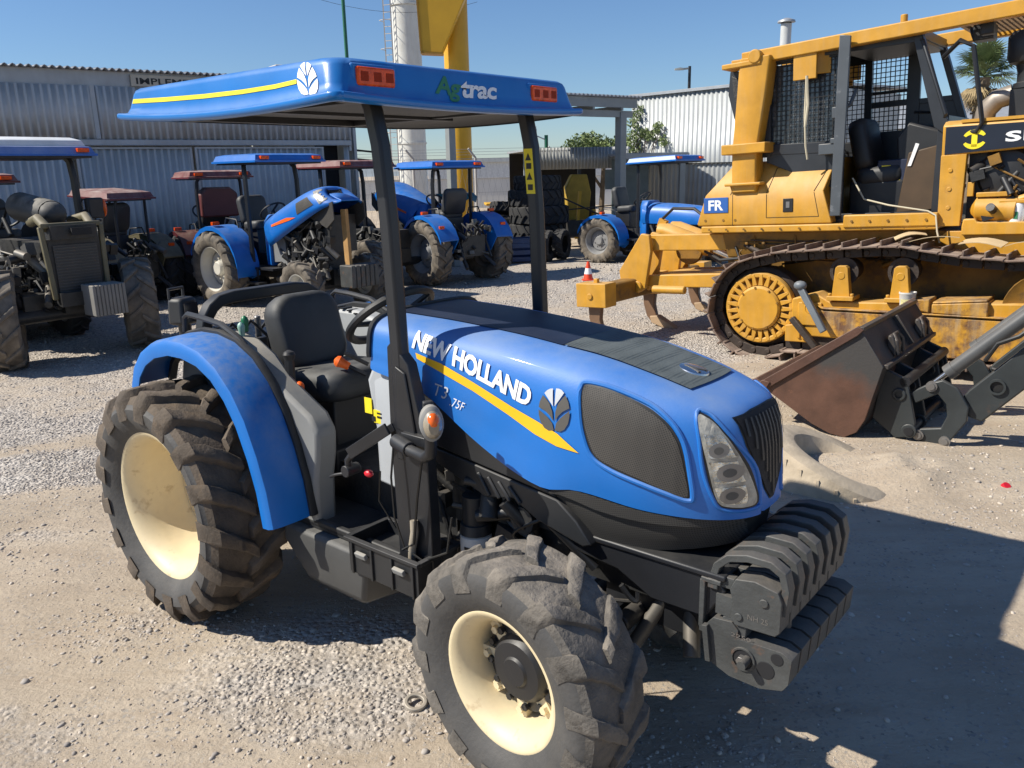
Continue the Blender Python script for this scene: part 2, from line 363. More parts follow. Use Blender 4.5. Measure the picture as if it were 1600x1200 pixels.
# ------------------------------------------------------------------ wheels
def carcass_r(y, Rr, w, lug):
    t = min(1, abs(y)/(w/2)); return Rr - lug - .02*Rr*t*t - (.10*Rr*max(0, t-.86)/.14 if t > .86 else 0)
def tyre_mb(Rr, w, rim, nl, lug, lw, skew=.62, n=72, worn=.0):
    mb = MB(); h = w/2
    prof = [(rim-.012, -h*.66), (rim+.004, -h*.74), (rim+.03, -h*.86), (rim+(Rr-rim)*.36, -h*.99), (rim+(Rr-rim)*.55, -h*1.0), (Rr-lug-.10*Rr, -h*.985)]
    side = len(prof)
    for t in (-.93, -.84, -.6, -.3, 0, .3, .6, .84, .93): prof.append((carcass_r(t*h, Rr, w, lug), t*h))
    prof += [(a, -b) for a, b in reversed(prof[:side])]
    # sidewalls (index 1) and tread (index 0)
    mb.lathe(prof[:side+1], n=n, mi=1); mb.lathe(prof[side:-side], n=n); mb.lathe(prof[-side-1:], n=n, mi=1)
    rnd = random.Random(3)
    for s in (-1, 1):
        for i in range(nl):
            a0 = 2*PI*(i+(.5 if s > 0 else 0))/nl; rings = []
            K = 7
            for k in range(K+1):
                t = k/K; yy = s*h*(-.07+1.09*t); a = a0 + skew*(t**.85)*(2*PI/nl)*1.15
                cr = carcass_r(max(-h, min(h, yy)), Rr, w, lug)
                top = Rr*(1-.016*t*t) - (0 if t < .86 else (t-.86)/.14*.085*Rr) - worn*lug*rnd.random()*.5
                bot = cr-.015-(0 if t < .9 else .02)
                wd = lw*(.85+.4*t)*(1+.12*rnd.uniform(-1, 1)*(worn > 0)); hw0, hw1 = wd*.72/Rr, wd*.5/Rr
                ring = []
                for aa, rr_ in ((a-hw0, bot), (a-hw1, top-.12*lug), (a-hw1*.72, top), (a+hw1*.72, top), (a+hw1, top-.12*lug), (a+hw0, bot)):
                    ring.append(Vector((rr_*math.cos(aa), yy, rr_*math.sin(aa))))
                rings.append(ring)
            mb.loft(rings)
    return mb
def rim_mb(rim, w, dish, bowl=True, hubr=.1, n=56):
    """outer side is -y"""
    mb = MB(); h = w/2
    prof = [(rim-.015, h*.66), (rim+.012, h*.72), (rim+.012, h*.68), (rim-.03, h*.5), (rim-.045, dish+.03), (rim-.03, -h*.3), (rim-.018, -h*.5), (rim-.012, -h*.62), (rim+.006, -h*.70), (rim+.014, -h*.735), (rim+.010, -h*.76), (rim-.004, -h*.745), (rim-.020, -h*.64), (rim-.036, -h*.5)]
    if bowl: prof += [(rim-.05, -h*.2), (rim-.055, dish-.05), (rim-.075, dish), (rim*.80, dish+.014), (rim*.74, dish+.004), (rim*.70, dish-.012), (rim*.45, dish-.016), (hubr, dish-.02), (hubr*.6, dish-.02), (.001, dish-.02)]
    else: prof += [(rim-.046, -h*.25), (rim-.05, dish-.02), (rim-.052, dish+.02)]
    mb.lathe(prof, n=n)
    return mb

# ================================================================== MAIN TRACTOR (front = +x, its right side = -y)
def V3(*a): return Vector(a)
TR = thing('orchard_tractor', 'low blue orchard tractor with cream wheels and a blue roof, standing nearest in the yard', 'tractor', (TX, TY, 0), HEAD)
def to_tr(v): return Matrix.Rotation(-HEAD, 3, 'Z') @ (Vector(v)-Vector((TX, TY, 0)))
def dir_tr(v): return Matrix.Rotation(-HEAD, 3, 'Z') @ Vector(v)

# ---- hood
ZT = [(.98, 1.368), (1.3, 1.362), (1.6, 1.345), (1.9, 1.312), (2.1, 1.270), (2.25, 1.234), (2.33, 1.212), (2.365, 1.195), (2.388, 1.165), (2.40, 1.12), (2.405, 1.09)]
ZB = [(.98, 1.17), (1.24, 1.14), (1.47, 1.005), (1.635, .93), (1.78, .885), (1.86, .915), (1.95, .910), (2.1, .895), (2.42, .885)]
def HW(x):
    u = max(0, (x-1.60)/(2.412-1.60)); return .302*(1-u**4.0)**(1/2.35)
PRO = [(0, 0), (.2, .001), (.40, .003), (.56, .007), (.69, .014), (.79, .027), (.87, .047), (.925, .075), (.962, .112), (.986, .16), (1.0, .23)]
def hood_pt(x, k, sgn, dz=0):
    zt, zb, hw = lerp(ZT, x), lerp(ZB, x), HW(x); f = min(1, (zt-zb)/.42)
    if k < len(PRO): y, d = PRO[k]; z = zt - d*f
    else:
        t = (k-len(PRO)+1)/6; z0 = zt-.23*f; z = z0+(zb-z0)*t; y = 1.0+.02*math.sin(PI*t) - .03*t*t + .065*max(0, t-.55)*max(0, min(1, (1.95-x)/.25))/.45
    s = max(0, (x-1.9)/.52)
    xx = x - .030*s*s*((z-.9)/.4-.2)
    if xx > 1.8: xx = 1.8+(xx-1.8)*.948
    return Vector((xx, sgn*y*hw, z))
HX = [.98, 1.05, 1.15, 1.25, 1.35, 1.47, 1.55, 1.635, 1.72, 1.79, 1.86, 1.95, 2.03, 2.1, 2.16, 2.22, 2.27, 2.31, 2.34, 2.362, 2.378, 2.390, 2.398, 2.403, 2.405]
NK = len(PRO)+6
hood = MB()
rings = []
for x in HX:
    rings.append([hood_pt(x, k, -1) for k in range(NK-1, 0, -1)] + [hood_pt(x, k, 1) for k in range(NK)])
hood.loft(rings, cap=False, wrap=False)
hood.add([rings[-1][i] for i in range(len(rings[-1]))], [tuple(range(len(rings[-1])))])
hb = bvh_of(hood)
ho = hood.build('hood', blue, TR, ang=60)
sd = ho.modifiers.new('sub', 'SUBSURF'); sd.levels = sd.render_levels = 1

TR_CAM = to_tr(CAM_POS)
def side_map(u, v): return V3(u, -1.2, v), V3(0, 1, 0)
def hit_px(px, py):
    d = dir_tr(cam_ray(px, py)).normalized(); h = hb.ray_cast(TR_CAM, d)
    return h[0]
def outline(pxs):
    out = []
    for p in pxs:
        h = hit_px(*p)
        if h is not None: out.append((h.x, h.z))
    return out
def side_patch(name, pts, off, mat, parent, both=True, smooth=4, label=None, maxlen=.03):
    poly = [tuple(p) for p in smooth_loop(pts, smooth)] if smooth else pts
    r = stick(name, [poly_shape(poly)], side_map, hb, off, mat, parent, maxlen=maxlen, label=label)
    if both: stick(name, [poly_shape(poly)], lambda u, v: (V3(u, 1.2, v), V3(0, -1, 0)), hb, off, mat, parent, maxlen=maxlen, label=label)
    return r
def grow(pts, d):
    c = sum((Vector(p) for p in pts), Vector((0, 0)))/len(pts)
    return [tuple(Vector(p)+(Vector(p)-c).normalized()*d) for p in pts]
ms = outline([(912, 612), (922, 604), (960, 615), (1010, 640), (1040, 664), (1058, 692), (1068, 730), (1075, 770), (1066, 776), (1040, 766), (1000, 748), (960, 730), (932, 712), (918, 680), (912, 645)])
side_patch('hood_screen_border', grow(ms, .007), .0022, black_d, ho)
side_patch('hood_side_screen', ms, .0045, meshm, ho)
hl = outline([(1090, 652), (1100, 651), (1118, 663), (1142, 692), (1163, 726), (1178, 762), (1180, 784), (1166, 791), (1142, 792), (1124, 787), (1115, 770), (1107, 735), (1096, 690)])
side_patch('headlight_border', grow(hl, .006), .0022, black_d, ho)
for sg in (1, -1):
    mapf = (lambda u, v: (V3(u, -1.2, v), V3(0, 1, 0))) if sg > 0 else (lambda u, v: (V3(u, 1.2, v), V3(0, -1, 0)))
    poly = [tuple(p) for p in smooth_loop(hl, 4)]
    hd = stick('headlight', [poly_shape(poly)], mapf, hb, .0048, glassy, ho)
    cz = sum(p[1] for p in hl)/len(hl); cx = sum(p[0] for p in hl)/len(hl)
    for q0, q1, rr_ in ((cx-.012, cz+.055, .021), (cx+.014, cz-.01, .026), (cx+.022, cz-.078, .024)):
        stick('lamp_bowl', [poly_shape([(q0+rr_*math.cos(2*PI*i/20), q1+rr_*math.sin(2*PI*i/20)) for i in range(20)])], mapf, hb, .0070, steel, hd)
        stick('bulb', [poly_shape([(q0+rr_*.5*math.cos(2*PI*i/16), q1+rr_*.5*math.sin(2*PI*i/16)) for i in range(16)])], mapf, hb, .0078, darkg_d, hd)
    def band(z0, z1, s=.78):
        q = [(cx+(p[0]-cx)*s, cz+(p[1]-cz)*.9) for p in hl]; q = [p for p in smooth_loop(q, 4)]
        return [(p[0], min(max(p[1], z0), z1)) for p in q]
    for z0, z1, mt in ((cz-.105, cz-.052, reflm), (cz-.040, cz+.022, reflm), (cz+.034, cz+.10, reflm)):
        stick('reflector', [poly_shape(band(z0, z1))], mapf, hb, .0062, mt, hd)
def bead(pts, d, r):
    for sg in (-1, 1):
        path = []
        for q in smooth_loop(grow(pts, d), 4):
            h = hb.ray_cast(V3(q[0], sg*1.2, q[1]), V3(0, -sg, 0))[0]
            if h is not None: path.append(h)
        mb = MB(); mb.tube(path, r, 8, closed=True); mb.build('opening_rim', blue, ho)
bead(ms, .016, .0085); bead(hl, .013, .0065)
front_map = lambda u, v: (V3(3.2, u, v), V3(-1, 0, 0))
gr = [(-.135, 1.178), (-.06, 1.186), (.06, 1.186), (.135, 1.178), (.118, 1.10), (.085, 1.02), (.045, .955), (.012, .918), (-.012, .918), (-.045, .955), (-.085, 1.02), (-.118, 1.10)]
stick('grille_border', [poly_shape([(a*1.05, 1.05+(b-1.05)*1.03) for a, b in gr])], front_map, hb, .002, black_d, ho)
go = stick('front_grille', [poly_shape(gr)], front_map, hb, .0045, dark_in, ho)
for i in range(-5, 6):
    y0 = i*.0225; zb_ = .93+abs(y0)*1.75
    stick('grille_slat', [poly_shape([(y0-.004, zb_), (y0+.004, zb_), (y0+.004, 1.172), (y0-.004, 1.172)])], front_map, hb, .010, blackp, go, maxlen=.06)
top_map = lambda u, v: (V3(u, v, 2.2), V3(0, 0, -1))
def rect(x0, x1, h0, h1, n=12, bow=0):
    pts = [(x0+(x1-x0)*i/n, -(h0+(h1-h0)*i/n)) for i in range(n+1)]
    fr = [(x1+bow*(1-(2*j/8-1)**2), -h1+2*h1*j/8) for j in range(1, 8)]
    return pts+fr+[(a, -b) for a, b in reversed(pts)]
stick('hood_top_panel', [poly_shape(rect(.985, 1.74, .165, .160))], top_map, hb, .004, navy, ho)
stick('hood_intake_panel', [poly_shape(rect(1.745, 2.175, .160, .138, bow=.012))], top_map, hb, .0055, grille_top, ho)
em = MB(); cz_ = lerp(ZT, 2.13)-.004
em.lathe([(.001, .012), (.03, .012), (.045, .009), (.048, 0), (.044, -.01)], (0, 0, 0), 'z', 32)
emo = em.build('hood_badge', chrome, ho, loc=(2.115, 0, cz_+.003)); emo.rotation_euler = (0, R(12), 0); emo.scale = (1.05, .9, .8)
e2 = MB(); e2.prism([(-.032, -.004), (-.005, .004), (.028, .022), (.036, .018), (.008, -.004), (.03, -.018), (.024, -.024), (-.004, -.012)], .0122, .0146, 'z', 0); e2.build('badge_leaf', darkg_d, emo)
# crease bead along the hood edge with the cowl
# ---- lettering and stripe on the hood's right and left side
def P2(px, py, y=-.3):
    d = dir_tr(cam_ray(px, py)); t = (y-TR_CAM.y)/d.y; q = TR_CAM+d*t; return (q.x, q.z)
def hood2(px, py):
    h = hit_px(px, py); return (h.x, h.z) if h is not None else P2(px, py)
def side_text(txt, bl, br, tl, tr_, mat, name='lettering', offset=.02, spacing=1., shear=0, both=True):
    v, f = text_polys(txt, offset=offset, spacing=spacing, shear=shear)
    q = quad_map(*[(p[0], p[1], 0) for p in (bl, br, tl, tr_)])
    vs = [tuple(q(*p)[:2]) for p in v]
    stick(name, [(vs, f)], side_map, hb, .0035, mat, ho, maxlen=.02)
H = hood2
side_text('NEW', H(644, 543), H(700, 567), H(655, 517), H(707, 539), white_d, offset=.04, spacing=.95)
side_text('HOLLAND', H(707, 571), H(827, 637), H(712, 540), H(834, 606), white_d, offset=.04, spacing=.95)
side_text('T3', H(676, 616), H(697, 624), H(681, 598), H(703, 606), silver_d, offset=.0, spacing=1.1)
side_text('.75F', H(703, 633), H(723, 642), H(707, 620), H(728, 630), white_d, offset=.0, spacing=1.1)
st = [H(650, 551), H(690, 568), H(740, 597), H(800, 635), H(840, 658), H(872, 678), H(905, 708), H(870, 697), H(836, 678), H(795, 648), H(740, 611), H(690, 582), H(652, 560)]
side_patch('hood_stripe', st, .003, yellow_d, ho, both=False, smooth=0)
lb = [H(842, 671), H(893, 676), H(843, 607), H(893, 607)]
lq = quad_map(*[(p[0], p[1], 0) for p in (lb[0], lb[1], lb[2], lb[3])])
for nm, poly in LEAF:
    stick('leaf_emblem', [poly_shape([tuple(lq(*p)[:2]) for p in poly])], side_map, hb, .0038, silver_d if nm == 'top' else darkg_d, ho, maxlen=.02)
# ---- cowl behind the hood, side panels, skirt
def shell_side(pts, y0, y1, bulge=0):
    """a closed prism between y0 and y1 (both sides of the tractor)"""
    mb = MB(); mb.prism(pts, y0, y1, 'y'); mb.prism(pts, -y0, -y1, 'y'); return mb
blk = [(1.16, 1.165), (1.24, 1.135), (1.47, 1.0), (1.635, .925), (1.765, .885), (1.80, .865), (1.24, .935), (1.20, 1.0)]
for s in (-1, 1):
    mb = MB(); mb.prism(blk, s*.24, s*.288); mb.build('side_cover', blackp, TR, bevel=.006)
    low = [(1.235, .925), (1.80, .855), (1.875, .80), (1.93, .735), (1.90, .722), (1.72, .765), (1.62, .815), (1.50, .79), (1.36, .835), (1.25, .87)]
    mb = MB(); mb.prism(low, s*.20, s*.282)
    for k in range(4):
        x = 1.47+k*.045; mb.bar((x, s*.286, .875-k*.006), (x+.05, s*.286, .80+.002*k), .010, .014)
    mb.build('side_louvre', blackp, TR, bevel=.005)
# skirt below the hood: follows hood plan, tapering
sk = MB(); rings = []
sx = [1.80, 1.84, 1.9, 1.98, 2.06, 2.14, 2.21, 2.27, 2.32, 2.35, 2.375, 2.395]
def sk_top(x): return lerp([(1.80, .885), (1.86, .912), (1.95, .907), (2.1, .892), (2.41, .882)], x)
def sk_bot(x): return lerp([(1.80, .85), (1.86, .80), (1.95, .735), (2.05, .735), (2.2, .76), (2.41, .80)], x)
for x in sx:
    hw = HW(x)*.985; zt, zb = sk_top(x), sk_bot(x); pts = []
    for t in (0, .12, .24, .3, .5, .75, 1):
        yy = hw*(1-.02*t) - (0 if t < .28 else .018) - .05*max(0, t-.5)
        pts.append((yy, zt+(zb-zt)*t))
    x = 1.8+(x-1.8)*.95; rings.append([V3(x-.02, -y, z) for y, z in reversed(pts)] + [V3(x-.02, y, z) for y, z in pts])
sk.loft(rings, cap=True, wrap=False); n0 = len(rings[-1]); sk.add(rings[-1], [tuple(range(n0))])
sk.build('hood_skirt', meshlow, TR, ang=50)
# cowl / dash and steering
dash = MB()
dash.loft([[V3(x, y*w_, z0+(z-z0)) for y, z in ((-1, .72), (-1, 1.12), (-.8, 1.30), (-.45, 1.355), (.45, 1.355), (.8, 1.30), (1, 1.12), (1, .72))] for x, w_, z0 in ((.90, .21, 0), (.96, .285, 0), (1.06, .30, 0), (1.13, .30, 0))])
dash.build('dashboard_cowl', greyl, TR, bevel=.012)
gk = MB(); gk.tube([hood_pt(.975, k, -1)+V3(0, -.004, .004) for k in range(NK-4, 0, -1)]+[hood_pt(.975, k, 1)+V3(0, .004, .004) for k in range(NK-3)], .010, 6); gk.build('cowl_seal', blackp, TR)
cf = MB(); cf.prism([(.95, .93), (1.10, .86), (1.15, .90), (1.13, 1.16), (.98, 1.22), (.92, 1.12)], -.285, -.12); cf.prism([(.95, .93), (1.10, .86), (1.15, .90), (1.13, 1.16), (.98, 1.22), (.92, 1.12)], .12, .285)
cf.build('console_side_panel', greyl, TR, bevel=.02)
yl = MB(); yl.box((1.02, -.288, .985), (.13, .004, .05)); yl.build('warning_label', yellow_l, TR)
yl = MB(); yl.box((.925, -.287, 1.02), (.04, .003, .06)); yl.build('warning_label', yellow_l, TR)
wt_ = MB(); wt_.prism([(.945, -.292), (.965, -.292), (.955, -.29)], .965, .985, 'z'); wt_.bar((.975, -.2905, .985), (1.045, -.2905, .985), .002, .008); wt_.bar((.975, -.2905, 1.0), (1.045, -.2905, 1.0), .002, .006); wt_.build('label_print', black_d, TR)
swc = V3(.735, .02, 1.30); ax = V3(-.62, 0, .78).normalized(); xa = ax.cross(V3(0, 1, 0)).normalized(); ya = ax.cross(xa)
sw = MB(); sw.tube([swc+xa*.185*math.cos(2*PI*i/40)+ya*.185*math.sin(2*PI*i/40) for i in range(40)], .018, 8, closed=True)
for a in (90, 210, 330): sw.tube([swc-ax*.03, swc-ax*.012+xa*.185*math.cos(R(a))+ya*.185*math.sin(R(a))], [.018, .010], 6)
sw.cyl(swc-ax*.05, swc-ax*.0, .045, .035, 16); sw.cyl(swc-ax*.04, swc-ax*.28, .028, .035, 12)
sw.build('steering_wheel', blackp, TR)
ip = MB(); ip.box((.93, 0, 1.30), (.10, .34, .09), Matrix.Rotation(R(-25), 3, 'Y')); ip.build('instrument_panel', blackp, TR, bevel=.015)
for q_ in ([(.80, -.17, 1.14), (.77, -.21, 1.17), (.74, -.235, 1.19)], [(.85, .16, 1.2), (.80, .22, 1.26)]):
    lv = MB(); lv.tube(q_, .008); lv.build('column_lever', blackm, TR)

# ---- engine, chassis
eng = MB()
eng.box((1.50, 0, .78), (.62, .34, .36)); eng.box((1.35, 0, .62), (.5, .30, .22)); eng.box((.75, 0, .56), (1.0, .34, .26)); eng.box((2.05, 0, .60), (.60, .30, .10))
eng.cyl((1.32, -.19, .86), (1.32, -.19, .70), .05); eng.tube([(1.2, -.2, .9), (1.3, -.23, .78), (1.5, -.22, .72), (1.7, -.21, .80)], .014); eng.tube([(1.18, -.22, .8), (1.26, -.25, .66), (1.3, -.24, .5)], .011)
for k in range(5): eng.box((1.42+.09*k, -.185, .73+.02*(k % 2)), (.06, .05, .10+.03*(k % 3)))
eng.cyl((1.62, -.16, .72), (1.62, -.24, .72), .05, n=14); eng.cyl((1.74, -.14, .78), (1.74, -.22, .78), .035, n=12)
clutter(eng, (1.22, -.24, .52), (1.85, -.17, .84), 46, 5, .8, 3); clutter(eng, (1.9, -.2, .42), (2.2, .2, .58), 16, 8, .8, 3); clutter(eng, (.3, -.3, .30), (1.1, -.16, .48), 20, 9, .9, 3)
eng.build('engine_block', [greasy, blackm, M('grimy_alloy', (.12, .115, .105), .5, metal=.4, var=.3, dust=.4)], TR, bevel=.006)
can = MB(); can.lathe([(.001, .13), (.04, .128), (.056, .115), (.058, .1), (.058, 0), (.052, -.01), (.001, -.01)], axis='z', n=28)
cao = can.build('filter_canister', paper, TR, loc=(1.41, -.24, .50)); cp = MB(); cp.lathe([(.001, .035), (.054, .035), (.060, .0)], axis='z', n=24); cp.cyl((0, 0, .02), (0, 0, .14), .046, n=16); cp.build('canister_cap', blackp, cao, loc=(0, 0, .125))
lbl = MB(); lbl.loft([[V3(.0588*math.cos(a), .0588*math.sin(a), z) for a in [R(-95+8*i) for i in range(9)]] for z in (.045, .085)], cap=False, wrap=False); lbl.build('canister_label', black_d, cao)
fr = MB()
fr.prism([(1.80, .735), (2.33, .735), (2.36, .70), (2.30, .60), (2.12, .60), (2.0, .66), (1.82, .68)], -.24, -.21); fr.prism([(1.80, .735), (2.33, .735), (2.36, .70), (2.30, .60), (2.12, .60), (2.0, .66), (1.82, .68)], .21, .24)
fr.box((2.08, 0, .742), (.56, .50, .02)); fr.box((2.30, 0, .66), (.06, .44, .14)); fr.box((2.05, 0, .5), (.35, .22, .14))
fr.build('front_frame', blackm, TR, bevel=.006)
axl = MB(); axl.box((1.8325, 0, .40), (.13, .86, .12)); axl.cyl((1.8325, -.50, .385), (1.8325, .50, .385), .085, n=20); axl.tube([(1.98, -.42, .40), (1.98, 0, .42), (1.98, .42, .40)], .018); axl.cyl((2.0, -.22, .46), (2.0, .1, .46), .03); axl.tube([(1.98, -.42, .40), (1.90, -.46, .40)], .02)
axl.build('front_axle', greasy, TR, bevel=.01)
ra = MB(); ra.cyl((0, -.40, .515), (0, .40, .515), .12, n=24); ra.box((-.1, 0, .56), (.5, .40, .42)); ra.tube([(-.35, -.2, .5), (-.75, -.28, .38)], .022); ra.tube([(-.35, .2, .5), (-.75, .28, .38)], .022); ra.box((-.45, 0, .45), (.3, .08, .06))
ra.build('rear_axle', greasy, TR, bevel=.012)

# ---- wheels
rt_rear = tyre_mb(.527, .345, .318, 17, .040, .060, n=80, worn=.6)
rt_front = tyre_mb(.400, .270, .215, 14, .024, .052, skew=.6, n=80, worn=.9)
rim_r = rim_mb(.318, .345, .115, True, .10); rim_f = rim_mb(.215, .27, .03, False)
def put_wheel(par, loc, left, tyre_me, rim_me, steer=0, extra=None, mats=None, scale=1):
    wpt = bpy.data.objects.new('wheel', None); C.objects.link(wpt); wpt.parent = par; wpt.location = loc; wpt.empty_display_size = .1
    wpt.rotation_euler = (0, random.uniform(0, 3), (PI if left else 0)+steer); wpt.rotation_mode = 'ZXY' if False else 'XYZ'
    wpt.scale = (scale,)*3
    link('tyre', tyre_me, wpt); r = link('rim', rim_me, wpt)
    if extra: extra(wpt)
    return wpt
def me_of(mb, mats, name, ang=38):
    o = mb.build(name, mats, None, ang=ang); me = o.data; bpy.data.objects.remove(o); return me
tm_r = me_of(rt_rear, [rub_rear, rub_side], 'rear_tyre'); tm_f = me_of(rt_front, [rub_front, rub_side], 'front_tyre')
rm_r = me_of(rim_r, cream, 'rear_rim', 50); rm_f = me_of(rim_f, cream, 'front_rim', 50)
hubm = MB(); hubm.lathe([(.001, -.035), (.035, -.035), (.04, -.028), (.075, -.026), (.085, -.015), (.092, .0), (.118, .004), (.122, .012), (.122, .05), (.10, .10)], n=40)
for i in range(12):
    a = 2*PI*i/12; hubm.cyl((.104*math.cos(a), -.014, .104*math.sin(a)), (.104*math.cos(a), .01, .104*math.sin(a)), .010, n=6)
hub_me = me_of(hubm, blackm, 'hub')
boss = MB()
for i in range(8):
    a = 2*PI*(i+.5)/8; c, s = math.cos(a), math.sin(a)
    boss.loft([[V3(r*math.cos(a+da), y, r*math.sin(a+da)) for r, da in ((.105, -.22), (.168, -.10), (.168, .10), (.105, .22))] for y in (-.005, .022)])
    boss.cyl((.138*c, -.02, .138*s), (.138*c, .0, .138*s), .013, n=6)
boss_me = me_of(boss, cream, 'rim_lug')
tyre_valve = MB(); tyre_valve.tube([(-.165, .0, .03), (-.15, -.03, .03), (-.13, -.035, .03)], .006); valve_me = me_of(tyre_valve, blackm, 'valve')
def front_extra(wp):
    link('hub', hub_me, wp).scale = (1.22, 1.1, 1.22); link('rim_lugs', boss_me, wp); link('valve', valve_me, wp)
RY, FY = .665, .610-.0
put_wheel(TR, (0, -(.694-.128), .515), False, tm_r, rm_r); put_wheel(TR, (0, .566, .515), True, tm_r, rm_r)
put_wheel(TR, (1.8325, -(.610-.10), .388), False, tm_f, rm_f, R(-4.3), front_extra); put_wheel(TR, (1.8325, .51, .388), True, tm_f, rm_f, R(-4.3), front_extra)

# ---- fenders, consoles, floor
FP = [(-.31, .98), (-.27, 1.06), (-.19, 1.135), (-.09, 1.185), (.04, 1.214), (.16, 1.216), (.28, 1.196), (.39, 1.145), (.48, 1.065), (.55, .965), (.61, .83), (.65, .70), (.672, .555)]
def fender(s):
    mb = MB(); rings = []
    n = len(FP)
    for i, (x, z) in enumerate(FP):
        a = Vector(FP[max(0, i-1)]); b = Vector(FP[min(n-1, i+1)]); t = (b-a).normalized(); nr = Vector((-t.y, t.x)) # outward normal (up)
        def P(y, d): return V3(x+nr.x*d, s*y, z+nr.y*d)
        rings.append([P(.595, -.055), P(.600, -.01), P(.590, .008), P(.56, .018), P(.48, .022), P(.42, .018), P(.415, .0), P(.56, -.004), P(.584, -.014), P(.588, -.055)])
    mb.loft(rings)
    fo = mb.build('fender', blue_fender, TR, ang=40)
    mb = MB(); rings = []
    for i, (x, z) in enumerate(FP):
        a = Vector(FP[max(0, i-1)]); b = Vector(FP[min(n-1, i+1)]); t = (b-a).normalized(); nr = Vector((-t.y, t.x))
        def P(y, d): return V3(x+nr.x*d, s*y, z+nr.y*d)
        rings.append([P(.428, -.02), P(.428, .030), P(.412, .036), P(.395, .030), P(.395, -.02)])
    mb.loft(rings); mb.build('fender_trim', blackp, fo, ang=40)
    # grey console between fender and seat
    gp = [(-.30, .80)] + [(x, z+.012) for x, z in FP[2:9]] + [(.70, .965), (.745, .90), (.735, .80), (.71, .70), (.70, .50), (.2, .50), (-.2, .6)]
    mb = MB(); mb.prism(gp, s*.300, s*.400, 'y', poly2=None)
    co = mb.build('seat_console', greyp if s < 0 else greyl, TR, bevel=.018)  # left console: sunlit, dusty look put into the lighter grey
    # ribbed lever plate on top, levers
    for k in range(4):
        mb = MB(); mb.box((.02+.05*k, s*.325, 1.233-.002*k*k), (.022, .06, .006)); mb.build('console_slot', black_d, co)
    # handrail
    hr = [(-.14, 1.20), (-.13, 1.262), (-.10, 1.28), (.02, 1.275), (.16, 1.262), (.29, 1.215), (.40, 1.13), (.47, 1.03), (.52, .92), (.545, .86), (.54, .84)]
    mb = MB(); mb.tube([V3(x, s*.405, z+.01) for x, z in hr], .0135, 8); mb.build('hand_rail', blackm, TR)
    # tail lamp, mudguard bracket
    return fo
fender(-1); fender(1)
flm = MB(); flm.box((.83, 0, .505), (.78, .80, .03)); flm.box((.86, -.385, .515), (.64, .03, .035))
flm.build('footplate', blackp, TR, bevel=.008)
tank = MB()
for s in (-1, 1):
    tank.loft([[V3(x, s*y, z) for x, y, z in q] for q in (
        [(.50, .30, .49), (.52, .44, .49), (1.05, .44, .49), (1.08, .28, .49)], [(.50, .30, .40), (.53, .45, .43), (1.04, .455, .43), (1.07, .28, .42)],
        [(.58, .28, .27), (.66, .44, .285), (1.0, .44, .29), (1.05, .26, .30)], [(.62, .26, .245), (.70, .40, .25), (.96, .40, .25), (1.02, .24, .26)])])
tank.build('step_tank', M('scuffed_grey_tank', (.055, .056, .056), .5, var=.2, dust=.6, dustcol=(.26, .25, .23), bump=.06), TR, bevel=.015)
tb = MB(); L_, W_, H_ = .36, .19, .135; T_ = .007
for c, d in (((0, -W_/2, 0), (L_, T_, H_)), ((0, W_/2, 0), (L_, T_, H_)), ((-L_/2, 0, 0), (T_, W_+T_, H_)), ((L_/2, 0, 0), (T_, W_+T_, H_)), ((0, 0, -H_/2), (L_, W_, T_))): tb.box(c, d)
for k in range(4): tb.box((-.16+.107*k, -W_/2-.007, -.005), (.010, .010, H_-.01))
for c, d in (((0, -W_/2-.006, H_/2), (L_+.03, .022, .014)), ((0, W_/2+.006, H_/2), (L_+.03, .022, .014)), ((-L_/2-.006, 0, H_/2), (.022, W_, .014)), ((L_/2+.006, 0, H_/2), (.022, W_, .014))): tb.box(c, d)
tbo = tb.build('tool_box', blackp, TR, bevel=.002, loc=(1.165, -.375, .500)); tbo.rotation_euler = (0, 0, R(0))
for x in (-.10, .10):
    mb = MB(); mb.box((x, -W_/2-.016, .022), (.055, .016, .022), Matrix.Rotation(R(20), 3, 'X')); mb.build('latch', greyp, tbo, bevel=.003)
mb = MB(); mb.box((.08, .02, -H_/2+.008), (.17, .14, .012)); mb.build('dirt_in_box', M('brown_dirt', (.20, .11, .055), .95, var=.4, vscale=30, bump=.4), tbo, bevel=.004)

# ---- seat
def pad(c, w, d, h, rot, r=.06, bow=.02):
    mb = MB(); rings = []
    for t, sc in ((0, .90), (.12, .97), (.35, 1), (.65, 1), (.88, .96), (.97, .88), (1, .78)):
        rings.append([rot @ V3(x*sc, y*sc, (t-.5)*h + bow*((2*x/w)**2+(2*y/d)**2)*t) + Vector(c) for x, y in rr_poly(w, d, r)])
    mb.loft(rings); return mb
sb = pad((.17, 0, 1.178), .35, .35, .10, Matrix.Rotation(R(74), 3, 'Y'), .10, .022); so = sb.build('seat_backrest', seatm, TR, ang=70)
sb = pad((.42, 0, .985), .40, .42, .10, Matrix.Rotation(R(-5), 3, 'Y'), .09, .018); sb.build('seat_cushion', seatm, TR, ang=70)
for k in range(4): 
    mb = MB(); mb.tube([(.44+.035*k, -.12, 1.037+.003*k), (.44+.035*k, .12, 1.037+.003*k)], .007, 6); mb.build('seat_rib', seatm, TR)
rotb = Matrix.Rotation(R(74), 3, 'Y')
for nm, poly in LEAF:
    mb = MB(); mb.prism([((q[1]-.5)*-.19, (q[0]-.5)*.165) for q in poly], .046, .0535, 'z'); mb.v = [tuple(rotb @ Vector(v)+V3(.17, 0, 1.19)) for v in mb.v]; mb.build('seat_emblem', seatm, so, bevel=.003)
mb = MB(); mb.box((.38, 0, .82), (.30, .30, .24), taper=(.9, .9)); mb.box((.33, 0, .68), (.5, .38, .12)); mb.build('seat_base', blackm, TR, bevel=.01)
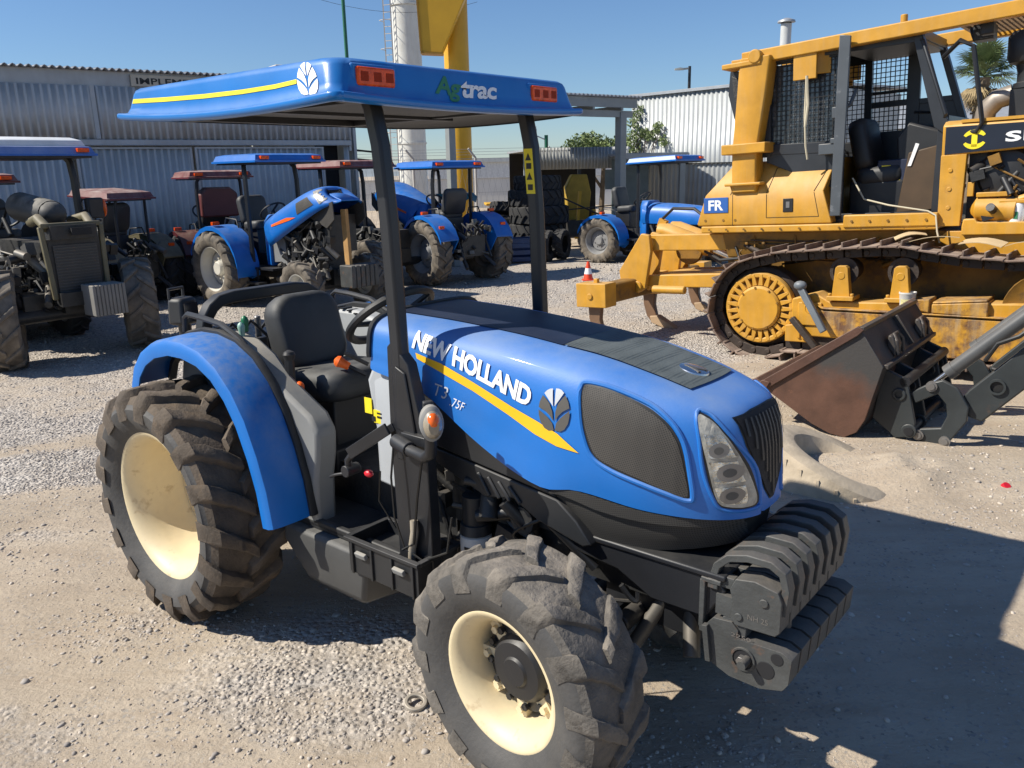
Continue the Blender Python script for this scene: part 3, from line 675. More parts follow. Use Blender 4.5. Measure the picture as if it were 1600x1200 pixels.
mb = MB(); mb.box((.17, 0, .93), (.10, .36, .10)); mb.build('seat_hinge', blackp, TR, bevel=.01)
def knob(base, top, mat, r=.020, rs=.010):
    base, top = Vector(base), Vector(top); d = (top-base).normalized()
    l = MB(); l.cyl(base, top-d*.02, rs, rs*.9, 8); lo_ = l.build('lever', blackm, TR)
    k = MB(); k.tube([top-d*.055, top-d*.03, top-d*.008, top+d*.004, top+d*.012], [r*.62, r*.75, r, r*.8, r*.2], 12); k.build('lever_knob', mat, lo_); return lo_
knob((.46, -.30, 1.04), (.452, -.29, 1.165), blackp, .026, .022)
knob((.545, -.31, .98), (.52, -.30, 1.045), orange_k, .019)
knob((.64, -.05, 1.05), (.555, -.13, 1.115), orange_k, .026)
knob((.19, -.31, 1.225), (.185, -.31, 1.285), M('green_knob', (.01, .14, .06), .4), .016, .007)
knob((.215, -.345, 1.20), (.21, -.345, 1.265), M('pale_green_knob', (.25, .42, .36), .4), .016, .007)
knob((.62, .30, 1.1), (.60, .30, 1.20), M('red_knob', (.5, .02, .03), .4), .014, .007)
mb = MB(); mb.prism([(.50, .90), (.57, .90), (.60, .955), (.56, .985), (.52, .985)], -.304, -.296); mb.build('lever_gate', black_d, TR)

# ---- canopy posts, canopy
PX = 1.20
def post(s):
    mb = MB()
    mb.bar((PX+.045, s*.395, .50), (PX+.035, s*.395, 1.32), .05, .115, up=(1, 0, 0)) if False else None
    pl = [(PX-.01, .52), (PX+.16, .52), (PX+.155, .98), (PX+.085, 1.25), (PX+.01, 1.32), (PX-.012, 1.30), (PX-.02, .98)]
    mb.prism(pl, s*.365, s*.41)
    mb.prism([(PX+.02, 1.02), (PX+.115, 1.0), (PX+.075, 1.22), (PX+.03, 1.24)], s*.41, s*.418)
    po = mb.build('post_bracket', blackm, TR, bevel=.007)
    mb = MB(); mb.loft([[V3(PX+dx+ox, s*(.388+dy), z) for dx, dy in ((-.026, -.024), (.026, -.024), (.026, .024), (-.026, .024))] for ox, z in ((.03, .9), (.028, 1.3), (.015, 1.7), (-.005, 1.95), (-.03, 2.06), (-.05, 2.10))])
    pp = mb.build('canopy_post', blackm, TR, bevel=.010)
    return pp
post(-1); lp_ = post(1)
def px_at(z): return PX+lerp([(1.30, .028), (1.70, .015), (1.95, -.005)], z)
mb = MB(); mb.loft([[V3(px_at(z)+dx, yy, z) for dx, yy in ((-.021, .3622), (.021, .3622), (.021, .3636), (-.021, .3636))] for z in (1.775, 1.85, 1.945)]); mb.build('warning_label', yellow_l, TR)
for z in (1.915, 1.842):
    mb = MB(); mb.prism([(px_at(z)-.014, z-.014), (px_at(z)+.014, z-.014), (px_at(z), z+.014)], .3608, .3618); mb.build('label_print', black_d, TR)
for z in (1.880, 1.800):
    mb = MB(); mb.box((px_at(z), .3612, z), (.024, .001, .022)); mb.build('label_print', black_d, TR)
X0, X1, CWD = -.052, 1.285, .632
def can_z(x, y=.63):
    b = 2.059 + (.034*((.709-x)/.764)**2 if x < .709 else .020*((x-.709)/.576)**2 - .016*(1-(y/.63)**2)*((x-.709)/.576)**4)
    return b
def can_ring(inset, dz, n=14, rad=.05, flare=0):
    pts = []
    a, b = X0+inset, X1-inset; wy = CWD-inset
    def add(x, y): k = min(1, max(0, (dz-.02)/.05)); pts.append(V3(x, y, can_z(min(max(x, X0), X1), y)*(1-k)+2.062*k+dz))
    for i in range(n): add(a+rad+(b-a-2*rad)*i/n, -wy)
    for i in range(6): add(b-rad+rad*math.sin(R(18*i)), -wy+rad-rad*math.cos(R(18*i)))
    for i in range(n): add(b, -wy+rad+(2*wy-2*rad)*i/n)
    for i in range(6): add(b-rad+rad*math.cos(R(18*i)), wy-rad+rad*math.sin(R(18*i)))
    for i in range(n): add(b-rad-(b-a-2*rad)*i/n, wy)
    for i in range(6): add(a+rad-rad*math.sin(R(18*i)), wy-rad+rad*math.cos(R(18*i)))
    for i in range(n): add(a, wy-rad-(2*wy-2*rad)*i/n)
    for i in range(6): add(a+rad-rad*math.cos(R(18*i)), -wy+rad-rad*math.sin(R(18*i)))
    return pts
cn = MB()
rs = [can_ring(.03, -.005, rad=.03), can_ring(.006, -.003, rad=.035), can_ring(0, .003, rad=.035), can_ring(.0, .015, rad=.035), can_ring(.004, .020, rad=.035), can_ring(.020, .022, rad=.04), can_ring(.027, .027, rad=.045), can_ring(.034, .06, rad=.05), can_ring(.046, .115, rad=.055), can_ring(.051, .128, rad=.06), can_ring(.062, .136, rad=.065), can_ring(.085, .139, rad=.08), can_ring(.28, .147, rad=.1), can_ring(.50, .152, rad=.05)]
cn.loft(rs, cap=False); n0 = len(rs[0]); cn.add(rs[-1], [tuple(range(n0))])
cnb = bvh_of(cn); cno = cn.build('canopy', blue_roof, TR, ang=50)
un = MB(); rs = [can_ring(.025, -.004, rad=.04), can_ring(.06, .015, rad=.04), can_ring(.12, .03, rad=.05), can_ring(.55, .03, rad=.05)]
un.loft(rs, cap=False); un.add(rs[-1], [tuple(range(len(rs[0])))]); un.build('canopy_lining', blackp, TR)
uf = MB()
for y in (-.39, .39): uf.bar((.06, y, 2.100), (1.18, y, 2.105), .05, .04)
for x in (.15, .65, 1.15): uf.bar((x, -.5, 2.097), (x, .5, 2.097), .05, .036)
uf.build('canopy_frame', blackm, TR)
cs_map = lambda u, v: (V3(u, -1.2, v), V3(0, 1, 0)); cf_map = lambda u, v: (V3(2.2, u, v), V3(-1, 0, 0))
def cs_pt(px, py):
    d = dir_tr(cam_ray(px, py)).normalized(); h = cnb.ray_cast(TR_CAM, d)[0]
    if h is None: h = TR_CAM+d*((-.6-TR_CAM.y)/d.y if px < 505 else (1.24-TR_CAM.x)/d.x)
    return h
def cside(px, py): h = cs_pt(px, py); return (h.x, h.z)
def cfront(px, py): h = cs_pt(px, py); return (h.y, h.z)
top = [(205, 155), (260, 152), (320, 147), (380, 140), (430, 132), (464, 124)]; bot = [(464, 131), (430, 139), (380, 147), (320, 154), (260, 159), (205, 162)]
stick('canopy_stripe', [poly_shape([cside(*p) for p in top+bot])], cs_map, cnb, .002, M('bright_yellow_stripe', (.80, .68, .015), .4), cno, maxlen=.05)
lq2 = quad_map(*[(*cside(*p), 0) for p in ((465, 150), (492, 148), (466, 99), (492, 97))])
for nm, poly in LEAF:
    stick('canopy_emblem', [poly_shape([tuple(lq2(*p)[:2]) for p in poly])], cs_map, cnb, .002, white_d, cno, maxlen=.03)
def canopy_text(txt, a, b, c, d, mat, offset=.02):
    v, f = text_polys(txt, offset=offset, spacing=.95); q = quad_map(*[(*cfront(*p), 0) for p in (a, b, c, d)])
    stick('canopy_lettering', [([tuple(q(*p)[:2]) for p in v], f)], cf_map, cnb, .002, mat, cno, maxlen=.03)
canopy_text('Ag', (679, 155), (719, 161), (681, 117), (720, 124), green_d, .03)
canopy_text('trac', (719, 153), (775, 156), (720, 126), (776, 133), white_d, .03)
def front_light(px0, py0, px1, py1, px2, py2, px3, py3):
    a, b, c, d = [cs_pt(*p) for p in ((px0, py0), (px1, py1), (px2, py2), (px3, py3))]
    cen = (a+b+c+d)/4; wy_ = (b-a).length; hz = max((c-a).length*.8, .055)
    mb = MB(); mb.box((1.225, cen.y, cen.z), (.045, wy_+.03, hz+.02)); h = mb.build('lamp_housing', blue_roof, cno, bevel=.008)
    mb = MB(); mb.box((1.247, cen.y, cen.z), (.02, wy_, hz)); lo_ = mb.build('front_marker_lamp', orange_r, cno, bevel=.006)
    for t in (-.32, 0.02, .34):
        mb = MB(); mb.box((1.2565, cen.y+t*wy_, cen.z), (.002, wy_*.20, hz*.5)); mb.build('lens_segment', M('dark_lens_%d' % len(bpy.data.materials), (.28, .025, .003), .6, spec=.2), lo_)
front_light(555, 134, 614, 138, 556, 103, 614, 109)
front_light(829, 159, 868, 160, 829, 133, 868, 137)

# ---- amber front indicator, folding arm, cables
ind = MB(); ind.lathe([(.001, -.035), (.035, -.034), (.05, -.02), (.055, 0), (.055, .03), (.04, .045), (.001, .05)], axis='x', n=24)
io = ind.build('indicator_body', greyp, TR, loc=(1.475, -.50, 1.11)); io.scale = (.85, .68, 1.05); io.rotation_euler = (0, 0, R(-35))
mb = MB(); mb.lathe([(.0, .074), (.024, .071), (.040, .055), (.048, .025)], axis='x', n=24); lo_ = mb.build('indicator_lens', lampclear, io)
mb = MB(); mb.ball((.045, 0, .014), .034, 16, sc=(1, .95, .8)); mb.build('amber_lens', orange, io)
mb = MB(); mb.box((-.045, 0, 0), (.03, .05, .11)); mb.build('indicator_mount', blackp, io, bevel=.006)
arm = MB(); arm.tube([(1.24, -.44, .985), (1.34, -.465, .975), (1.42, -.48, .975), (1.452, -.485, .995), (1.458, -.487, 1.03), (1.458, -.49, 1.07)], .020, 10); arm.cyl((1.24, -.44, .985), (1.33, -.462, .977), .026); arm.box((1.33, -.42, 1.0), (.14, .03, .035)); arm.build('indicator_arm', blackm, TR, bevel=.003)
arm = MB(); arm.bar((1.20, -.44, 1.02), (1.02, -.47, .90), .012, .042); arm.bar((1.20, -.41, 1.02), (1.02, -.44, .90), .012, .03); arm.tube([(1.03, -.455, .905), (1.0, -.46, .87), (1.0, -.46, .82)], .014); arm.cyl((1.0, -.48, .83), (1.0, -.42, .83), .022, n=14); arm.tube([(1.0, -.45, .82), (.93, -.47, .80), (.90, -.47, .785)], .006)
arm.build('folding_mirror_arm', blackm, TR, bevel=.003)
mb = MB(); mb.ball((1.06, -.42, .82), .014, sc=(1.6, 1, 1)); mb.build('red_plug', redcap, TR)
cb = MB(); cb.tube([(1.22, -.43, .99), (1.215, -.45, .85), (1.22, -.45, .70), (1.25, -.44, .59), (1.33, -.43, .56), (1.44, -.42, .62), (1.46, -.41, .75)], .004, 6); cb.tube([(1.38, -.45, .98), (1.33, -.44, .80), (1.30, -.44, .62), (1.24, -.44, .58)], .005, 6); cb.tube([(1.10, -.4, .83), (1.06, -.38, .70), (1.12, -.36, .60)], .004, 6)
cb.build('cable', wire, TR)
cb = MB(); cb.tube([(1.29, -.425, .70), (1.295, -.43, .66), (1.28, -.43, .60), (1.27, -.425, .55)], .014, 10); cb.build('bent_pipe', M('pale_worn_pipe', (.30, .26, .20), .5, wear=.3), TR)
pd = MB(); pd.box((1.03, -.2, .60), (.07, .09, .012), Matrix.Rotation(R(-30), 3, 'Y')); pd.tube([(1.05, -.2, .60), (1.10, -.2, .72)], .010); pd.box((1.03, .2, .60), (.07, .09, .012), Matrix.Rotation(R(-30), 3, 'Y')); pd.tube([(1.05, .2, .60), (1.10, .2, .72)], .010); pd.build('pedal', blackm, TR, bevel=.003)

# ---- folded roll bar and rear lamp behind the seat
rb = MB()
hoop = [V3(-.14, s_*.29*1., z_) if False else V3(-.13+dx_, s_*w2*1.04, z_+.03) for s_, w2, z_, dx_ in ((-1, .300, 1.02, -.02), (-1, .300, 1.17, -.02), (-1, .292, 1.225, -.01), (-1, .268, 1.27, 0), (-1, .225, 1.298, 0), (-1, .16, 1.308, 0), (1, .16, 1.308, 0), (1, .225, 1.298, 0), (1, .268, 1.27, 0), (1, .292, 1.225, -.01), (1, .300, 1.17, -.02), (1, .300, 1.02, -.02))]
rb.loft([[p+V3(a_*.032, 0, 0)+(nv*b_*.026) for a_, b_ in ((-1, -1), (1, -1), (1, 1), (-1, 1))] for p, nv in [(hoop[i], V3(0, *((lambda t: (-t.z, t.y))((hoop[min(i+1, 11)]-hoop[max(i-1, 0)]).normalized())))) for i in range(12)]])
rb.box((-.15, -.29, .9), (.08, .065, .3)); rb.box((-.15, .29, .9), (.08, .065, .3)); rb.box((-.20, 0, 1.0), (.05, .58, .22))
rb.build('roll_bar', blackm, TR, bevel=.008)
rl = MB(); rl.box((0, 0, 0), (.10, .115, .13), taper=(.86, .9)); ro = rl.build('rear_work_lamp', blackp, TR, bevel=.018, loc=(-.43, -.25, 1.255)); ro.rotation_euler = (0, 0, R(18))
mb = MB(); mb.tube([(-.03, -.045, .06), (-.03, -.045, .105), (-.03, .045, .105), (-.03, .045, .06)], .008, 6); mb.build('lamp_handle', blackm, ro)
mb = MB(); mb.box((.052, 0, -.005), (.004, .085, .09)); mb.build('lamp_glass', M('dark_lamp_glass', (.03, .03, .035), .1), ro)
mb = MB(); mb.cyl((0, 0, -.06), (.0, .0, -.14), .03); mb.bar((0, .0, -.15), (.25, -.05, -.2), .03, .03); mb.build('lamp_bracket', blackm, ro)
hs = MB()
for k in range(4): hs.tube([(-.16, -.22+.1*k, 1.0), (-.22, -.2+.1*k, 1.12), (-.18, -.15+.1*k, 1.2), (-.12, -.1+.1*k, 1.12), (-.12, -.1+.1*k, 1.0)], .009, 6)
hs.build('hydraulic_hose', wire, TR)
mb = MB(); mb.box((-.17, .06, 1.19), (.04, .05, .09), Matrix.Rotation(.4, 3, 'Y')); mb.cyl((-.17, -.02, 1.12), (-.17, -.02, 1.22), .015); mb.build('valve_coupler', steel, TR, bevel=.006)

# ---- front weights: a row of upper plates over a row of lower ones
def weight_upper():
    w_ = .066; mb = MB()
    body = [(2.395, .655), (2.41, .635), (2.525, .64), (2.538, .655), (2.538, .745), (2.525, .772), (2.46, .785), (2.405, .775), (2.39, .74), (2.40, .70)]
    mb.prism(body, -w_/2, w_/2)
    mb.prism([(2.36, .60), (2.44, .60), (2.44, .645), (2.40, .66), (2.37, .645)], -w_*.36, w_*.36)
    hd = [V3(2.535, 0, .70), V3(2.541, 0, .775), V3(2.530, 0, .818), V3(2.495, 0, .838), V3(2.43, 0, .838), V3(2.375, 0, .822), V3(2.342, 0, .79), V3(2.330, 0, .745)]
    mb.loft([[p+V3(0, s_*w_*.30, 0)+n_*d_ for s_, d_ in ((-1, -.011), (1, -.011), (1, .011), (-1, .011))] for p, n_ in [(hd[i], V3(-(hd[min(i+1, 7)]-hd[max(i-1, 0)]).z, 0, (hd[min(i+1, 7)]-hd[max(i-1, 0)]).x).normalized()) for i in range(8)]])
    mb.box((2.365, 0, .745), (.06, w_*.45, .035)); mb.box((2.335, 0, .735), (.03, w_*.8, .03))
    mb.box((2.305, 0, .665), (.016, w_*.86, .15)); mb.box((2.335, 0, .585), (.07, w_*.86, .018)); mb.box((2.33, 0, .742), (.06, w_*.86, .014))
    mb.cyl((2.49, -w_/2-.005, .73), (2.49, -w_/2, .73), .013, n=14); mb.cyl((2.42, -w_/2-.005, .665), (2.42, -w_/2, .665), .012, n=14)
    return mb
def weight_lower():
    w_ = .064; mb = MB()
    outer = [(2.325, .60), (2.345, .625), (2.40, .63), (2.42, .61), (2.42, .585), (2.545, .590), (2.575, .575), (2.57, .50), (2.555, .475), (2.49, .455), (2.40, .458), (2.345, .48), (2.335, .52)]
    mb.prism(outer, -w_/2, w_/2); mb.bar((2.325, -w_/2-.006, .60), (2.34, -w_/2-.006, .49), .02, .016)
    mb.lathe([(.030, -.006), (.036, -.006), (.036, .002), (.030, .002)], (2.44, -w_/2, .53), n=18, mi=0)
    mb.cyl((2.44, -w_/2-.003, .53), (2.44, -w_/2, .53), .029, n=18, mi=1); mb.cyl((2.44, -w_/2-.020, .53), (2.44, -w_/2, .53), .015, n=6, mi=2); mb.cyl((2.505, -w_/2-.002, .52), (2.505, -w_/2, .52), .026, n=18, mi=1)
    mb.cyl((2.535, -w_/2-.002, .565), (2.535, -w_/2, .565), .018, n=14, mi=1)
    return mb
uw = me_of(weight_upper(), charcoal, 'weight_upper'); lw_ = me_of(weight_lower(), [charcoal, dark_in, steel], 'weight_lower')
for k in range(7):
    y = -.225+.075*k
    o = link('front_weight', uw, TR, bevel=.006, loc=(-.012, y, -.014)); o2 = link('front_weight', lw_, TR, bevel=.006, loc=(-.012, y, -.004))
    if k == 0:
        o['label'] = 'rust-edged cast weight on the near end of the upper row'
        for (tx, X, Z, hgt) in (('NH 25', 2.475, .675, .016), ('2250', 2.43, .595, .012)):
            v, f = text_polys(tx, .0); v = [((p[0]-.5)*.058+X, (p[1]-.5)*hgt+Z) for p in v]
            me = bpy.data.meshes.new('cast_lettering'); me.from_pydata([(p[0], -.034, p[1]) for p in v], [], f); me.materials.append(steel); link('cast_lettering', me, o if 'NH' in tx else o2)
mb = MB(); mb.cyl((2.44, -.30, .53), (2.44, .30, .53), .013, n=10); mb.cyl((2.50, -.14, .60), (2.50, -.14, .66), .014); mb.box((2.36, 0, .665), (.05, .50, .06)); mb.build('weight_rod', charcoal, TR)

# ================================================================== OTHER TRACTORS
grimy_alloy = M('grimy_engine_alloy', (.13, .125, .115), .5, metal=.4, var=.35, dust=.4)
bg_r = tyre_mb(.62, .38, .36, 16, .035, .055, n=48); bg_f = tyre_mb(.45, .29, .24, 14, .026, .045, n=40)
tmb_r = me_of(bg_r, [rub_far, rub_far], 'field_tyre'); tmb_f = me_of(bg_f, [rub_far, rub_far], 'field_tyre_small')
rmb_rw = me_of(rim_mb(.36, .38, .02, True, .12, 40), white_rim, 'field_rim'); rmb_fw = me_of(rim_mb(.24, .29, .02, True, .08, 32), white_rim, 'field_rim_small')
rmb_rg = me_of(rim_mb(.36, .38, .02, True, .12, 40), grey_rim, 'field_rim_grey'); rmb_fg = me_of(rim_mb(.24, .29, .02, True, .08, 32), grey_rim, 'field_rim_grey_small')
rhub = MB(); rhub.lathe([(.001, -.06), (.10, -.06), (.12, -.04), (.13, .0), (.22, .012)], n=28)
for i in range(8): a = 2*PI*i/8; rhub.cyl((.17*math.cos(a), -.02, .17*math.sin(a)), (.17*math.cos(a), .02, .17*math.sin(a)), .016, n=6)
rhub_w = me_of(rhub, white_rim, 'wheel_hub'); rhub_g = me_of(rhub, grey_rim, 'wheel_hub_grey')
dark_tm_r = me_of(bg_r, [rub_dark, rub_dark], 'dark_field_tyre'); dark_tm_f = me_of(bg_f, [rub_dark, rub_dark], 'dark_field_tyre_small')

def far_hood(col, wb, zt, zb, hw, x0=.75, x1=None, slant=.08):
    x1 = x1 or wb+.42; mb = MB(); rings = []
    for i in range(13):
        t = i/12; x = x0+(x1-x0)*(1-(1-t)**1.35); u = max(0, (t-.35)/.65); w_ = hw*(1-u**3.4*.75)**.6; z1 = zt-.16*t*t - (.05 if i == 12 else 0)
        zl = zb + .0*t
        half = [(0, z1), (.35*w_, z1-.008), (.62*w_, z1-.03), (.82*w_, z1-.075), (.95*w_, z1-.15), (w_, z1-.24), (w_*1.01, (z1-.24+zl)/2), (w_*.98, zl)]
        xs_ = lambda z: x-slant*max(0, t-.45)**2*3.3*(z-zl)/(z1-zl)
        rings.append([V3(xs_(z), -y, z) for y, z in reversed(half[1:])]+[V3(xs_(z), y, z) for y, z in half])
    mb.loft(rings, cap=False, wrap=False); mb.add(rings[-1], [tuple(range(len(rings[-1])))]); return mb

def far_canopy(par, col, x0, x1, hw, z, slope=0, thick=.10, light=True, front_light=True, pan=False):
    mb = MB(); rings = []
    for ins, dz in ((.0, 0), (.0, .025), (.02, .03), (.05, thick), (.14, thick+.02), (.3, thick+.025)):
        ring = []
        for sx, sy in ((-1, -1), (-.5, -1), (0, -1), (.5, -1), (1, -1), (1, -.33), (1, .33), (1, 1), (.5, 1), (0, 1), (-.5, 1), (-1, 1), (-1, .33), (-1, -.33)):
            cx = (x0+x1)/2; lx = (x1-x0)/2-ins; ly = hw-ins
            ring.append(V3(cx+sx*lx, sy*ly, z+dz+slope*sx*lx))
        rings.append(ring)
    mb.loft(rings, cap=True); co = mb.build('canopy', col, par, ang=30)
    mb = MB(); mb.box(((x0+x1)/2, 0, z-.012), (x1-x0-.1, 2*hw-.1, .02), Matrix.Rotation(-math.atan(slope), 3, 'Y')); mb.build('canopy_lining', blackp, co)
    if light:
        for sy in (-1, 1):
            xx = x1-.012 if front_light else x0+.012
            mb = MB(); mb.box((xx, sy*(hw-.16), z+thick*.62+slope*(x1-x0)/2*(1 if front_light else -1)), (.05, .13, .045)); mb.build('marker_lamp', orange_r, co, bevel=.005)
    return co

def far_tractor(label, loc, rz, group, paint, cpaint=None, steer=0, wb=1.95, tr=1.35, ft=1.2, s_r=1., s_f=1., rims='w', canopy=None, hood='closed', fenders=True, roof_front=True, dark=False, weights=True, seat=True, hood_paint=None, roll=(1.0, 1.0), name='tractor', posts=None, front=True, headlamps=True, stack=False):
    T = thing(name, label, 'tractor', loc, rz, group); zr = .61*s_r; zf = .44*s_f
    tyr, tyf = (dark_tm_r, dark_tm_f) if dark else (tmb_r, tmb_f)
    rr_, rf_ = (rmb_rw, rmb_fw) if rims == 'w' else (rmb_rg, rmb_fg); hubme = rhub_w if rims == 'w' else rhub_g
    def w_r(wp): h = link('hub', hubme, wp)
    for sd in (-1, 1):
        put_wheel(T, (0, sd*(tr/2), zr), sd > 0, tyr, rr_, 0, w_r, scale=s_r)
        if front: put_wheel(T, (wb, sd*(ft/2), zf), sd > 0, tyf, rf_, steer, lambda wp: link('hub', hubme, wp).__setattr__('scale', (.62,)*3), scale=s_f)
    b = MB()
    b.box((.45, 0, zr+.04), (1.3, .36, .36)); b.box((wb-.45, 0, zr+.16), (1.05, .40, .50)); b.cyl((0, -tr/2+.1, zr), (0, tr/2-.1, zr), .13, n=16); b.cyl((wb, -ft/2+.1, zf), (wb, ft/2-.1, zf), .07, n=12); b.box((wb-.1, 0, zf+.12), (.5, .30, .22))
    for k in range(7): b.box((wb-.85+.13*k, -.22+.02*(k % 2), zr+.05+.06*(k % 3)), (.09, .08, .10+.05*(k % 2)))
    for k in range(7): b.box((wb-.85+.13*k, .22-.02*(k % 2), zr+.05+.06*(k % 3)), (.09, .08, .10+.05*(k % 2)))
    b.tube([(wb-.9, -.24, zr+.3), (wb-.6, -.27, zr+.12), (wb-.2, -.25, zr+.2), (wb+.1, -.22, zr-.05)], .022, 6)
    b.tube([(-.3, -.2, zr+.05), (-.65, -.3, zr-.25)], .035, 6); b.tube([(-.3, .2, zr+.05), (-.65, .3, zr-.25)], .035, 6); b.tube([(-.28, -.28, zr+.45), (-.55, -.3, zr-.1)], .02, 6); b.tube([(-.28, .28, zr+.45), (-.55, .3, zr-.1)], .02, 6); b.box((-.3, 0, zr+.1), (.3, .5, .35))
    for k in range(4): b.tube([(-.42, -.15+.1*k, zr+.25), (-.52, -.12+.1*k, zr+.35+.04*(k % 2)), (-.40, -.1+.1*k, zr+.48)], .018, 6)
    clutter(b, (wb-1.0, -.27, zr-.12), (wb+.2, -.20, zr+.45), 44, int(abs(loc[0])*100), 1., 3); clutter(b, (-.5, -.4, zr-.1), (-.3, .4, zr+.5), 30, int(abs(loc[1])*100), 1., 3)
    b.build('chassis', [greasy, blackm, grimy_alloy], T, bevel=.008)
    fl = MB(); fl.box((.72, 0, zr+.02), (.75, tr-.35, .03)); fl.box((.75, -tr/2+.12, zr-.18), (.30, .14, .03)); fl.box((.75, -tr/2+.15, zr-.08), (.03, .02, .2)); fl.build('footplate', blackm, T)
    zt = zr+.72
    if hood == 'closed':
        h = far_hood(paint, wb, zt+.02, zt-.38, .30).build('hood', hood_paint or paint, T, ang=50)
    elif hood == 'raised':
        hm = far_hood(paint, wb, zt+.07, zt-.38, .36, x0=.80, slant=.30)
        rt = Matrix.Rotation(R(-24), 3, 'Y'); piv = V3(.95, 0, zt-.05)
        hm.v = [tuple(rt @ (Vector(v)-piv)+piv+V3(0, 0, .03)) for v in hm.v]; hbv = bvh_of(hm)
        h = hm.build('hood', hood_paint or paint, T, ang=50)
        so_ = h.modifiers.new('solid', 'SOLIDIFY'); so_.thickness = .02
        tf = lambda x, y, z: rt @ (V3(x, y, z)-piv)+piv+V3(0, 0, .03)
        for sg in (-1, 1):
            def mp(u, v, sg=sg): p = tf(u, sg*.9, v); return p, rt @ V3(0, -sg, 0)
            stick('side_screen', [poly_shape([(wb-.30, zt-.25), (wb-.28, zt-.10), (wb-.02, zt-.12), (wb+.08, zt-.27)])], mp, hbv, .006, meshm, h, maxlen=.06)
            stick('headlight', [poly_shape([(wb+.08, zt-.09), (wb+.16, zt-.09), (wb+.32, zt-.28), (wb+.18, zt-.31)])], mp, hbv, .006, glassy, h, maxlen=.05)
            stick('stripe', [poly_shape([(wb-.95, zt-.13), (wb-.55, zt-.19), (wb-.35, zt-.27), (wb-.5, zt-.25), (wb-.95, zt-.16)])], mp, hbv, .006, orange_k if sg else yellow_d, h, maxlen=.06)
            mb = MB()
            q = [(wb-.25, zt-.30), (wb+.38, zt-.36), (wb+.30, zt-.58), (wb+.10, zt-.62), (wb-.1, zt-.42)]
            mb.prism(q, sg*.26, sg*.275); mb.v = [tuple(tf(*v)) for v in mb.v]; mb.build('side_screen_skirt', meshm, h)
        def mpf(u, v): return tf(wb+1.2, u, v), rt @ V3(-1, 0, 0)
        g = stick('grille', [poly_shape([(-.135, zt-.10), (.135, zt-.10), (.11, zt-.24), (.05, zt-.33), (-.05, zt-.33), (-.11, zt-.24)])], mpf, hbv, .012, dark_in, h, maxlen=.05)
        for k in range(-3, 4): stick('grille_slat', [poly_shape([(k*.032-.006, zt-.27), (k*.032+.006, zt-.27), (k*.032+.006, zt-.11), (k*.032-.006, zt-.11)])], mpf, hbv, .018, darkg_d, h, maxlen=.08)
        en = MB(); en.box((wb-.35, 0, zt-.26), (.80, .26, .30)); en.box((wb+.18, 0, zt-.18), (.10, .46, .50)); en.cyl((wb-.5, -.2, zt-.05), (wb-.1, -.2, zt-.05), .07); en.tube([(wb-.6, .1, zt), (wb-.3, .15, zt+.08), (wb+.1, .1, zt+.05)], .035, 8); en.cyl((wb-.62, -.2, zt-.5), (wb-.62, -.2, zt-.25), .05); en.cyl((wb-.45, -.24, zt-.6), (wb-.45, -.24, zt-.35), .04)
        en.tube([(wb-.75, -.25, zt-.55), (wb-.75, -.22, zt-.05)], .02); clutter(en, (wb-.75, -.30, zt-.62), (wb+.25, -.18, zt+.02), 60, int(abs(loc[0])*77), 1., 3); clutter(en, (wb-.75, -.2, zt-.1), (wb+.2, .2, zt+.06), 24, int(abs(loc[0])*57), 1., 3)
        en.build('engine', [greasy, blackm, grimy_alloy], T, bevel=.006)
        mb = MB(); mb.prism([(.80, zt-.62), (1.05, zt-.60), (1.30, zt-.70), (1.25, zt-.45), (1.12, zt-.22), (.95, zt-.08), (.85, zt-.06)], -.25, -.235); mb.prism([(.80, zt-.62), (1.05, zt-.60), (1.30, zt-.70), (1.25, zt-.45), (1.12, zt-.22), (.95, zt-.08), (.85, zt-.06)], .235, .25); mb.build('side_panel', greyp, T)
    if hood in ('closed', 'raised'):
        ds = MB(); ds.loft([[V3(x, y*w_, z_) for y, z_ in ((-1, zr+.05), (-1, zt-.05), (-.7, zt+.06), (.7, zt+.06), (1, zt-.05), (1, zr+.05))] for x, w_ in ((.66, .20), (.72, .27), (.86, .29))]); ds.build('dashboard', hood_paint or paint, T, bevel=.02)
    if weights:
        wm = MB()
        for k in range(6): wm.box((wb+.52, -.20+.08*k, zf+.16), (.26, .07, .30))
        wm.box((wb+.33, 0, zf+.2), (.2, .3, .1)); wm.build('front_weights', charcoal, T, bevel=.012)
    if fenders:
        for sd in (-1, 1):
            mb = MB(); rings = []; rad = .70*s_r; yi, yo = sd*(tr/2-.25), sd*(tr/2+.12)
            for k in range(12):
                a = R(158-k*15.0); cx, cz = rad*math.cos(a), zr+rad*math.sin(a); cx = cx*1.02+.02
                rings.append([V3(cx, yo, cz-.06), V3(cx, yo, cz), V3(cx*1.0, yi, cz+.012), V3(cx*.985, yi, cz-.01), V3(cx*.985, yo*.985, cz-.02), V3(cx*.985, yo*.985, cz-.06)])
            rings_ = rings; mb.loft(rings_)
            pl = [(rad*math.cos(R(158-k*15.0))*1.02+.02, zr+rad*math.sin(R(158-k*15.0))) for k in range(12)]+[(.45, zr-.15), (-.4, zr)]
            mb.prism(pl, sd*(tr/2-.25), sd*(tr/2-.23)); f = mb.build('fender', paint, T, ang=35)
            mb = MB(); mb.box((-.05 if not roof_front else .10, sd*(tr/2+.06), zr+rad+.035), (.06, .11, .05)) ; mb.build('fender_lamp', orange_r, f, bevel=.005)
            mb = MB(); mb.box((-.50*s_r, sd*(tr/2), zr+rad*.70), (.03, .10, .05)); mb.build('tail_lamp', orange_r, f, bevel=.005)
